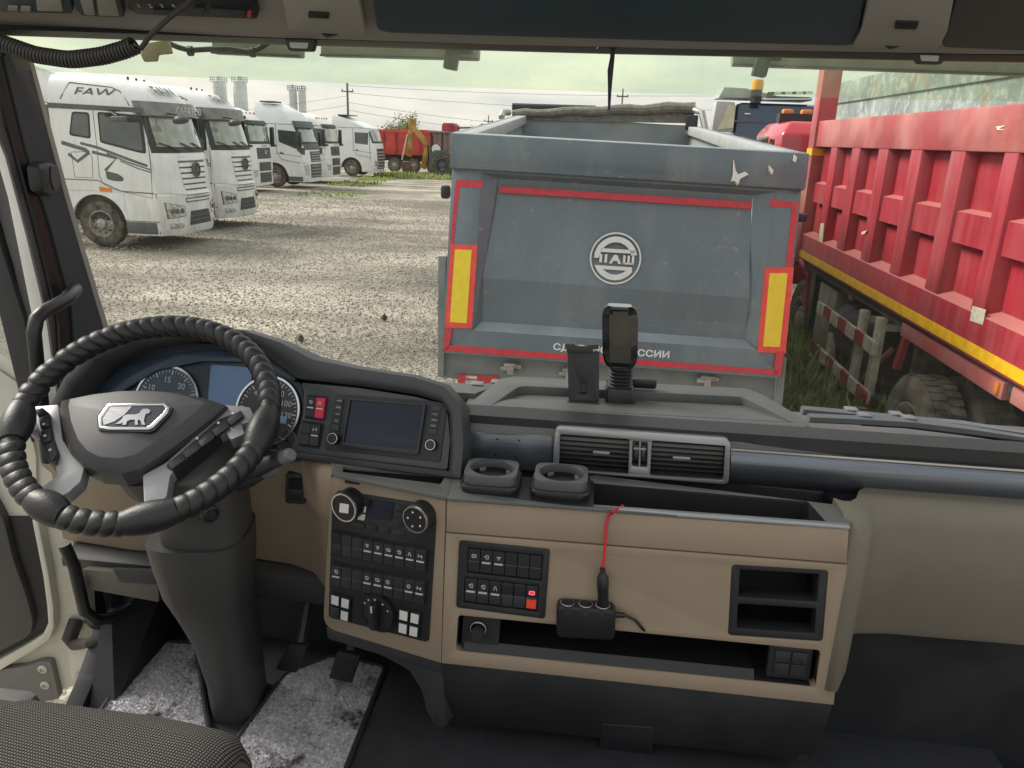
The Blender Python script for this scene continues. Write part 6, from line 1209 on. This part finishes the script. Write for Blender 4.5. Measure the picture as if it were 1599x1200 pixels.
# stains are dirt on the carpet
for k, (x, y, r) in enumerate(((467,1156,.010),(535,1185,.02),(578,1050,.014),(300,1113,.007))):
    pass
def pedal(pts, label, ridges):
    P3 = [onZ(x, y, z) for (x, y), z in zip(pts, (1.66,1.66,1.575,1.575))]; root = thing('pedal', label, 'pedal', sum(P3, V())/4, 0, 'foot pedals'); nn = (P3[1]-P3[0]).cross(P3[3]-P3[0]).normalized(); nn = nn if nn.z > 0 else -nn
    pd = MB().prism(P3, -nn*.012).build('plate', DARK2, root, bevel=.003)
    for k in range(ridges):
        if ridges > 7: a, b = (k+.3)/ridges, (k+.7)/ridges; q = [P3[0].lerp(P3[1], a), P3[0].lerp(P3[1], b), P3[3].lerp(P3[2], b), P3[3].lerp(P3[2], a)]
        else: a, b = (k+.2)/ridges, (k+.75)/ridges; q = [P3[0].lerp(P3[3], a), P3[1].lerp(P3[2], a), P3[1].lerp(P3[2], b), P3[0].lerp(P3[3], b)]
        MB().prism([p - nn*.001 for p in q], nn*.006).build('ridge', DARK, pd, bevel=.001)
    mid = (P3[0]+P3[1])/2; MB().tube([mid, mid+V((0,.08,.10)), mid+V((0,.16,.22))], .012, 8).build('arm', DARK2, root)
pedal([(455,1001),(482,1006),(466,1046),(434,1040)], 'ribbed brake pedal next to the steering column', 7)
pedal([(530,1012),(566,1020),(552,1062),(517,1054)], 'grooved accelerator pedal under the console', 9)
def seat():
    SE = bpy.data.materials.new('seat_weave'); SE.use_nodes = True; t = SE.node_tree; b = t.nodes['Principled BSDF']; b.inputs['Roughness'].default_value = .95; b.inputs['Specular IOR Level'].default_value = .15
    c = t.nodes.new('ShaderNodeTexCoord'); mp = t.nodes.new('ShaderNodeMapping'); mp.inputs['Rotation'].default_value = (0,0,R_(8)); mp.inputs['Scale'].default_value = (1,1,1)
    s = t.nodes.new('ShaderNodeSeparateXYZ'); t.links.new(c.outputs['Object'], mp.inputs[0]); t.links.new(mp.outputs[0], s.inputs[0]); outs = []
    for k in (0, 1):
        m1 = t.nodes.new('ShaderNodeMath'); m1.operation = 'MULTIPLY'; m1.inputs[1].default_value = 2*math.pi/.0044; t.links.new(s.outputs[k], m1.inputs[0]); m2 = t.nodes.new('ShaderNodeMath'); m2.operation = 'SINE'; t.links.new(m1.outputs[0], m2.inputs[0]); outs.append(m2)
    mi = t.nodes.new('ShaderNodeMath'); mi.operation = 'MINIMUM'; t.links.new(outs[0].outputs[0], mi.inputs[0]); t.links.new(outs[1].outputs[0], mi.inputs[1])
    r = t.nodes.new('ShaderNodeValToRGB'); r.color_ramp.elements[0].position = .25; r.color_ramp.elements[0].color = (.020,.020,.021,1); r.color_ramp.elements[1].position = .62; r.color_ramp.elements[1].color = (.155,.142,.125,1); mr = t.nodes.new('ShaderNodeMapRange'); mr.inputs[1].default_value = -1
    t.links.new(mi.outputs[0], mr.inputs[0]); t.links.new(mr.outputs[0], r.inputs[0]); t.links.new(r.outputs[0], b.inputs['Base Color']); bp = t.nodes.new('ShaderNodeBump'); bp.inputs['Strength'].default_value = .5; bp.inputs['Distance'].default_value = .002; t.links.new(mr.outputs[0], bp.inputs['Height']); t.links.new(bp.outputs[0], b.inputs['Normal'])
    root = thing('driver_seat', 'brown checked fabric driver seat cushion at lower left', 'seat', (-.75,.5,1.5))
    def ring(z, k, x0=-1.02, x1=-.425, y0=.25, y1=.875): 
        q = rnd([(x0+k,y0),(x1-k,y0),(x1-k,y1-k-.02),(x1-.12,y1-k),(x0+.13,y1-k+.01),(x0+k,y1-k-.03)], .06, 5); return [V((a, b2, z - .06*max(0,(b2-.80))/.08*.12)) for a, b2 in q]
    MB().loft([ring(1.80,.02), ring(1.84,.004), ring(1.89,.0), ring(1.925,.008), ring(1.945,.028), ring(1.955,.06), ring(1.957,.12)]).build('cushion', SE, root, ang=60)
    MB().bb((-.98,.25,1.50), (-.48,.8,1.80)).build('base', DARK2, root, bevel=.02)
    a = onZ(0,1102,1.93); MB().box((a.x-.05,a.y-.02,1.92), (.2,.10,.05)).build('side_bolster', mat('bolster_grey', (.10,.10,.10), .6), root, bevel=.02)
seat()
# ================================================================== WINDSCREEN, HEADER, PILLAR, DOOR
def ws(x, t):      # t 0 bottom .. 1 top of the glass
    y = 1.98 - .40*t - .16*(x/1.12)**2; return V((x, y, 2.06 + .90*t))
wsr = thing('windscreen', 'wide truck windscreen with green tinted top band', 'windscreen', (0,1.9,2.06))
GLS = glassy('windscreen_clear', (.975,.985,.972), .014, .30, (.8,.78,.68), 30, .66, .80, veil=.010)  # veil: the dash's milky reflection, mixed in as diffuse colour
GTI = glassy('windscreen_tint', (.80,.90,.74), .01, .26, (.6,.72,.55), 18, .5, .75, veil=.13)
def sheet(t0, t1, m, nm, nx=24, nt_=6):
    mb = MB(); mb.add([ws(-1.16+2.32*i/nx, t0+(t1-t0)*j/nt_) for j in range(nt_+1) for i in range(nx+1)], [(j*(nx+1)+i, j*(nx+1)+i+1, (j+1)*(nx+1)+i+1, (j+1)*(nx+1)+i) for j in range(nt_) for i in range(nx)]); return mb.build(nm, m, wsr, ang=80)
TB = .868; sheet(0, TB, GLS, 'glass'); sheet(TB, 1, GTI, 'tint_band', nt_=2)
# fine dotted black edge under the header, with a black border
DOT = mat('ceramic_black', (.02,.02,.02), .5); me_ = MB()
for i in range(300):
    x = -1.13+2.26*i/299
    for j in range(3): p = ws(x, .982-.007*j); s = .0023-.0006*j; me_.add([p+V((-s,-.003,0)), p+V((0,-.003,s)), p+V((s,-.003,0)), p+V((0,-.003,-s))], [(0,1,2,3)])
o = me_.build('ceramic_dots', DOT, wsr, smooth=False); o['kind'] = 'stuff'
mb = MB(); mb.add([ws(-1.16+2.32*i/24, t)+V((0,-.004,0)) for t in (.985, 1.02) for i in range(25)], [(i, i+1, 26+i, 25+i) for i in range(24)]); mb.build('ceramic_border', DOT, wsr)
# outside sun visor pieces with brackets
VIS = mat('visor_smoke', (.34,.33,.28), .4, var=.2, vs=12)
def visor(xa, xb, ya, yb, ht, label, br):
    root = thing('sun_visor_rail', label, 'visor rail', onY(xa, ya, 1.78), 0, 'visor rails above the windscreen'); a, b = onY(xa, ya, 1.80), onY(xb, yb, 1.80); d = onY(xa, ya+ht, 1.80)-onY(xa, ya, 1.80)
    MB().prism([a, b, b+d, a+d], (0,.03,0)).build('rail', VIS, root, bevel=.004); MB().prism([a+d*.86+V((0,-.004,0)), b+d*.86+V((0,-.004,0)), b+d+V((0,-.004,0)), a+d+V((0,-.004,0))], (0,.004,0)).build('rail_edge', GREYP, root)
    for x, y in br: p = onY(x, y, 1.76); MB().box(p, (.028,.03,.055), Matrix.Rotation(.15, 3, 'Y')).build('bracket', BLACK, root, bevel=.003); MB().box(p+V((.02,.02,.012)), (.04,.02,.012)).build('bracket_arm', BLACK, root)
visor(500, 748, 66, 72, 22, 'pale visor rail above the windscreen, left of centre', [(706,88)]); visor(1144, 1640, 80, 96, 23, 'pale visor rail above the windscreen on the right', [(1190,98)]); visor(330, 470, 60, 66, 24, 'short pale visor rail with taped cable at upper left', [])
pth = [onY(x, y, 1.77) for x, y in ((258,66),(280,75),(296,79),(330,77),(360,77),(392,82),(405,76),(420,66))]; cbl = thing('visor_cable', 'black cable clipped under the left visor rail', 'cable', pth[2]); MB().tube(pth, .006, 7).build('cable', BLACK, cbl)
for x, y in ((297,80),(394,82)): MB().lathe(onY(x,y,1.77)-V((.004,0,0)), (1,0,0), [(.011,0),(.011,.009),(0,.009)], 10).build('clip', BLACK, cbl)
mb = MB(); mb.prism([onY(x, y, 1.74) for x, y in ((222,68),(262,62),(268,84),(246,86),(244,96),(224,97),(219,86))], (0,.01,0)); tag(mb.build('paper_tab', mat('tab_tan', (.42,.34,.22), .7), bevel=.003), 'small tan tab stuck to the glass beside the coiled cord', 'tab')
# header: blind cassette and overhead console
HD = mat('header_grey', (.23,.22,.20), .6, var=.06, vs=5, bump=.06, bs=600); HDD = mat('header_dark', (.022,.036,.045), .5, var=.08, vs=4, bump=.05, bs=600)
oh = thing('overhead_console', 'grey overhead console with switch panels above the windscreen', 'overhead console', (0,1.4,2.9))
HP = PL((0,1.42,2.905), (1,0,0), (0,-.30,.20))
mb = MB(); mb.loft([[V((x,1.475,2.907)), V((x,1.455,2.904)), V((x,1.435,2.906)), V((x,1.418,2.914)), V((x,1.38,2.945)), V((x,1.20,3.065)), V((x,1.20,3.12)), V((x,1.60,3.12)), V((x,1.60,2.93))] for x in (-1.2,-.6,0,.6,1.25)]); mb.build('shell', HD, oh, ang=40)
cs = MB(); cs.loft([[V((x,1.55-.06*(x/1.1)**2+d,z)) for d, z in ((-.085,2.912),(-.09,2.904),(-.06,2.898),(.0,2.902),(.02,2.92))] for x in (-1.16,-.6,0,.6,1.2)]); cs.build('blind_cassette', BLACK, oh, ang=40)
def hplate(nm, pts, m, h1=.006, par=None, r=.004, h0=-.01, **k): return plate(nm, HP, pts, m, par or oh, h0, h1, r=r, bevel=.0015, **k)
hplate('door_panel', [(578,-40),(1352,-40),(1338,62),(1320,66),(610,46),(590,42)], HDD, .008, r=.015); hplate('door_panel', [(1502,-40),(1640,-40),(1640,75),(1470,68)], mat('header_brown', (.05,.045,.045), .5), .008, r=.01)
for pts, sw_, nt2 in (([(438,-40),(556,-40),(572,44),(552,48),(468,40),(452,36)], [(484,6),(516,8),(516,16),(484,15)], [(503,41),(532,43),(512,49)]), ([(1362,-40),(1494,-40),(1478,40),(1464,66),(1330,64),(1344,40)], [(1398,20),(1434,21),(1430,32),(1396,31)], [(1380,60),(1406,61),(1388,66)])):
    lp_ = hplate('lamp_panel', pts, HD, .014, r=.01); hplate('lamp_switch', sw_, BLACK, .018, lp_, r=.002); hplate('lamp_notch', nt2, BLACK, .0155, lp_, r=.0)
tp_ = hplate('tachograph_panel', [(206,-40),(388,-40),(404,20),(402,26),(216,19),(200,10)], BLACK, .006, r=.004)
for k in range(4): text('panel_numeral', '1234'[k], HP.P(218+18*k, 3, .0075), HP.u, HP.v if HP.v.z > 0 else -HP.v, ICON, tp_, h=.008, ext=.001)
for q in ([(240,10),(272,12),(272,18),(240,16)], [(330,8),(384,12),(384,20),(330,16)], [(306,6),(322,7),(322,14),(306,13)]): hplate('panel_button', q, KEY, .010, tp_, r=.001)
hplate('red_button', [(388,12),(394,12),(394,20),(388,19)], mat('small_red', (.4,.04,.04), .4), .011, tp_, r=.001)
r1 = hplate('switch_panel', [(112,-40),(180,-40),(195,24),(130,22),(118,10)], HDD, .005); hplate('panel_button', [(125,-10),(146,-10),(150,19),(134,18)], HD, .008, r1); hplate('panel_button', [(152,-10),(180,-10),(188,20),(156,19)], HD, .008, r1)
r1 = hplate('switch_panel', [(-40,-40),(104,-40),(114,18),(-40,14)], HDD, .005); hplate('panel_button', [(58,-10),(96,-10),(100,12),(60,11)], HD, .009, r1); hplate('panel_button', [(14,4),(30,5),(30,12),(14,11)], HD, .009, r1); hplate('panel_button', [(34,5),(50,6),(50,13),(34,12)], HD, .009, r1)
for x, y, lab in ((470,66,'left'), (1450,86,'right')):
    p = PL((0,1.452,2.89), (1,0,0), (0,0,1)); lt = plate('blind_latch', p, [(x-25,y-13),(x+22,y-12),(x+24,y-2),(x+20,y+15),(x-18,y+14),(x-23,y)], BLACK, oh, -.01, .006, r=.005, bevel=.002); plate('latch_window', p, [(x-16,y+1),(x+14,y+2),(x+12,y+11),(x-14,y+10)], mat('latch_grey', (.4,.42,.38), .4), lt, .004, .0072, r=.002)
# hanging string
sp = [onY(x, y, 1.47) for x, y in ((952,62),(957,66),(956,90),(953,110),(952,140),(951,172))]; st_ = thing('hanging_string', 'dark knotted string hanging from the header', 'string', sp[0]); MB().tube(sp, [.0035,.005,.0042,.0055,.0035,.0022], 7).build('string', mat('string', (.03,.025,.04), .8, bump=.5, bs=300), st_); MB().tube([onY(930,60,1.46), onY(932,76,1.455), onY(940,62,1.455), onY(948,60,1.46)], .002, 6).build('hook', CHR, st_)
# coiled microphone cord
def coil():
    ctr = [onY(x, y, 1.33) for x, y in ((-30,58),(10,70),(55,86),(110,94),(160,88),(195,78),(213,70))]; dense = []
    for i in range(len(ctr)-1):
        for k in range(12): dense.append(ctr[i].lerp(ctr[i+1], k/12))
    for _ in range(6): dense = [dense[0]] + [(dense[i-1]+dense[i]*2+dense[i+1])/4 for i in range(1, len(dense)-1)] + [dense[-1]]
    Ls = [0]
    for a, b in zip(dense, dense[1:]): Ls.append(Ls[-1]+(b-a).length)
    T_ = Ls[-1]; turns = int(T_/.0062); pts = []; n = turns*10; j = 0
    for k in range(n+1):
        s = T_*k/n
        while j < len(Ls)-2 and Ls[j+1] < s: j += 1
        p = dense[j].lerp(dense[j+1], (s-Ls[j])/max(1e-6, Ls[j+1]-Ls[j])); d = (dense[j+1]-dense[j]).normalized(); u = d.cross(V((0,0,1))).normalized(); v = u.cross(d); a = 2*math.pi*k/10
        pts.append(p + (u*math.cos(a)+v*math.sin(a))*.0125)
    root = thing('coiled_cord', 'black coiled handset cord sagging under the header', 'cord', dense[0]); CM = mat('cord_black', (.03,.027,.026), .45); MB().tube(pts, .0029, 5).build('coil', CM, root, ang=80)
    tail = [onY(x, y, 1.33) for x, y in ((213,72),(220,76),(235,55),(262,30),(290,8),(315,-18))]; MB().tube(tail, .0045, 8).build('lead', CM, root)
coil()
# ---------------------------------------------------------------- left windscreen pillar
XP = PL((-1.12,1.5,2.5), (0,-1,0), (0,0,1)); pil = thing('windscreen_pillar', 'dark grey windscreen pillar at the left of the view', 'pillar', (-1.15,1.55,2.0))
PGR = mat('pillar_grey', (.043,.052,.062), .55, var=.06, vs=6, bump=.05, bs=600)
plate('pillar_trim', XP, [(18,70),(44,96),(66,175),(96,290),(128,400),(160,512),(178,600),(120,600),(112,480),(78,350),(40,232),(6,90)], PGR, pil, -.02, .001, bevel=.0)
plate('glass_edge', XP, [(44,96),(50,96),(102,290),(134,400),(168,512),(160,512),(127,400),(95,290)], mat('edge_grey', (.34,.34,.31), .5), pil, -.02, .003)
XQ = PL((-1.135,1.5,2.5), (0,-1,0), (0,0,1))
plate('pillar_seal', XQ, [(-20,60),(14,80),(44,230),(82,350),(116,480),(128,640),(92,640),(84,500),(50,360),(18,240),(-20,100)], BLACK, pil, -.006, .012, bevel=.004, r=.01)
plate('pillar_flange', XQ, [(-30,110),(20,236),(52,360),(84,490),(108,660),(96,660),(74,500),(43,370),(10,245),(-30,150)], mat('flange_brown', (.10,.098,.098), .55), pil, -.003, .002)
tw = PL((-1.105,1.48,2.64), (.35,-1,0), (0,0,1)); tz_ = plate('tweeter', tw, [(50,258),(66,252),(80,257),(87,284),(84,301),(70,307),(56,299)], DARK2, pil, -.012, .012, r=.012, bevel=.006); plate('tweeter_grille', tw, [(67,259),(79,261),(84,283),(81,296),(73,297),(68,283)], BLACK, tz_, .01, .014, r=.008)
gh = thing('grab_handle', 'black grab handle on the windscreen pillar', 'grab handle', onX(112,470,-1.08)); MB().tube([onX(118,452,-1.10), onX(112,458,-1.07), onX(104,468,-1.05), onX(86,478,-1.05), onX(68,487,-1.05), onX(57,498,-1.05), onX(53,520,-1.05), onX(58,570,-1.06), onX(66,640,-1.07), onX(76,720,-1.08)], [.014,.0145]+[.0135]*8, 12).build('bar', BLACK, gh, ang=80)
gh2 = thing('grab_handle', 'black lower grab handle in the door opening', 'grab handle', onX(190,960,-1.05)); MB().tube([onX(100,850,-1.08), onX(116,885,-1.07), onX(124,920,-1.07), (onX(132,955,-1.07)), onX(150,968,-1.06), onX(175,966,-1.05), onX(205,948,-1.03)], .013, 12).build('bar', BLACK, gh2, ang=80)
# ---------------------------------------------------------------- sill trim beside the floor mat
sl = thing('door_sill', 'dark blue-grey sill trim beside the open door', 'sill', (-1.08,1.3,1.45)); SLM = mat('sill_blue', (.035,.038,.052), .35, var=.08, spec=.6)
SP = PL((-1.075,1.4,1.6), (0,-1,0), (0,0,1)); plate('sill_trim', SP, [(168,886),(196,895),(222,955),(236,985),(222,1010),(150,1120),(118,1118),(138,1065),(158,1010),(170,960)], SLM, sl, -.03, .006, r=.004, bevel=.004); plate('sill_edge', SP, [(160,1000),(166,998),(124,1118),(114,1118),(140,1060)], BLACK, sl, -.03, .012, bevel=.003)
plate('hinge_cover', SP, [(146,900),(158,900),(166,960),(164,985),(150,975)], BLACK, sl, -.03, .0); MB().loft([[V((-1.06,1.32,1.498)), V((-1.0,1.32,1.498)), V((-1.0,1.62,1.498)), V((-1.06,1.62,1.498))], [V((-1.075,1.42,1.66)), V((-1.05,1.42,1.66)), V((-1.0,1.62,1.70)), V((-1.06,1.62,1.70))]]).build('side_kick', DARK2, sl)
# ---------------------------------------------------------------- the open door
do = thing('cab_door', 'open cream-painted driver door with dark trim at far left', 'door', (-1.25,1.5,1.3))
D1 = PL((-1.3,1.50,1.7), (1,.12,0), (0,0,1))     # inner face of the door, swung out
plate('door_shell', D1, [(-60,560),(60,640),(100,860),(118,950),(128,1040),(110,1085),(75,1098),(-60,1150)], WPAINT, do, -.10, -.04, r=.012, bevel=.006)
plate('door_flange', D1, [(44,815),(54,815),(72,905),(79,955),(80,985),(72,1005),(48,1022),(-60,1085),(-60,1066),(40,1010),(62,996),(70,978),(68,950),(62,905)], WPAINT, do, -.05, -.012, bevel=.005)
plate('door_seal', D1, [(8,815),(44,815),(62,905),(69,950),(69,978),(61,994),(40,1007),(-60,1062),(-60,815)], BLACK, do, -.05, -.025, r=.006, bevel=.004)
plate('door_trim', D1, [(-60,700),(4,815),(18,875),(38,930),(50,975),(44,996),(-60,1050)], mat('door_trim_grey', (.075,.072,.068), .55, var=.08, vs=5), do, -.03, -.005, r=.02, bevel=.008)
plate('lower_skirt', D1, [(-60,1060),(30,1050),(56,1042),(72,1042),(86,1100),(-60,1130)], mat('skirt_grey2', (.17,.165,.16), .6), do, -.04, -.02, r=.008, bevel=.003)
for x, y in ((60,1053),(64,1078)): MB().lathe(D1.P(x, y, -.02), D1.n, [(.012,0),(.012,.003),(.006,.006),(.005,.002),(0,.002)], 16).build('bolt', mat('bolt_cream', (.5,.48,.42), .4, .2), do)
hb = plate('hinge_plate', D1, [(97,1020),(108,1014),(128,1016),(130,1050),(104,1074),(100,1060)], WPAINT, do, -.05, -.028, r=.004, bevel=.004)
for x, y in ((114,1022),(124,1055),(113,1065)): MB().lathe(D1.P(x, y, -.028), D1.n, [(.009,0),(.009,.004),(.004,.005),(0,.003)], 12).build('bolt', mat('bolt_cream', (.5,.48,.42), .4, .2), do)
a = D1.P(104,990,-.02); MB().tube([D1.P(106,984,-.04), D1.P(107,1000,-.005), D1.P(118,1005,.005), onX(140,1004,-1.10), onX(158,1000,-1.08)], [.018,.018,.014,.011,.011], 12).build('cable_boot', mat('boot_grey', (.05,.045,.04), .7), do)
plate('hinge_strip', D1, [(97,866),(112,872),(124,955),(112,963),(104,925)], BLACK, do, -.05, -.03, r=.003)
# upper frame of the door with its window
plate('window_frame', D1, [(-60,150),(-10,380),(28,500),(62,640),(40,700),(20,620),(-14,480),(-60,300)], mat('frame_dark', (.035,.036,.04), .5), do, -.06, -.02, bevel=.006)
plate('frame_paint', D1, [(-20,150),(18,290),(52,420),(98,640),(104,700),(84,700),(66,620),(34,460),(2,310),(-30,200)], mat('bright_white', (.80,.80,.78), .4, coat=.3), do, -.09, -.02, bevel=.004)
plate('frame_liner', D1, [(-30,200),(2,310),(34,460),(66,620),(70,680),(58,680),(36,560),(6,420),(-30,300)], mat('flange_brown', (.10,.098,.098), .55), do, -.08, -.035)
plate('door_glass', D1, [(-80,280),(-10,470),(22,600),(30,660),(-80,660)], glassy('door_glass', (.9,.93,.9), .08, .1, (.7,.7,.65), 8, .5, .8, veil=.25), do, -.05, -.045)
plate('door_upper_trim', D1, [(-80,660),(30,660),(44,720),(46,815),(-80,815)], WPAINT, do, -.06, -.03)
MB().lathe(D1.P(40,392,-.05), D1.n, [(.006,0),(.006,.005),(0,.005)], 10).build('frame_screw', RIM, do)
# ================================================================== WIPERS OUTSIDE THE GLASS
def wiper(pts, Y, label):
    P3 = [onY(x, y, Y+.06*i/len(pts)) for i, (x, y) in enumerate(pts)]; root = thing('wiper', label, 'wiper', P3[0], 0, 'windscreen wipers'); WM = mat('wiper_grey', (.20,.21,.22), .35, .3)
    MB().tube(P3, [.012]*(len(P3)-1)+[.007], 6).build('arm', WM, root); off = V((0,.02,-.014)); MB().tube([p+off for p in P3[1:]], .007, 5).build('blade', BLACK, root)
    for i in (1, 2): MB().box(P3[i]+V((0,.01,.006)), (.03,.03,.016)).build('joint', WM, root, bevel=.003)
wiper([(1252,641),(1330,648),(1400,655),(1500,664),(1620,681)], 1.82, 'wiper lying along the right of the windscreen base'); wiper([(1262,653),(1350,657),(1420,661),(1510,672),(1620,688)], 1.78, 'lower wiper lying along the right of the windscreen base'); wiper([(722,612),(745,608),(775,605),(800,600),(840,596)], 1.78, 'wiper end showing beside the screen hood')
mb = MB(); mb.bb((-1.2,1.86,1.95), (1.2,2.02,2.075)); tag(mb.build('scuttle_panel', GREYP, bevel=.01), 'grey scuttle panel below the windscreen outside', 'scuttle')
for o in bpy.data.objects:
    if '_w' in o: del o['_w']
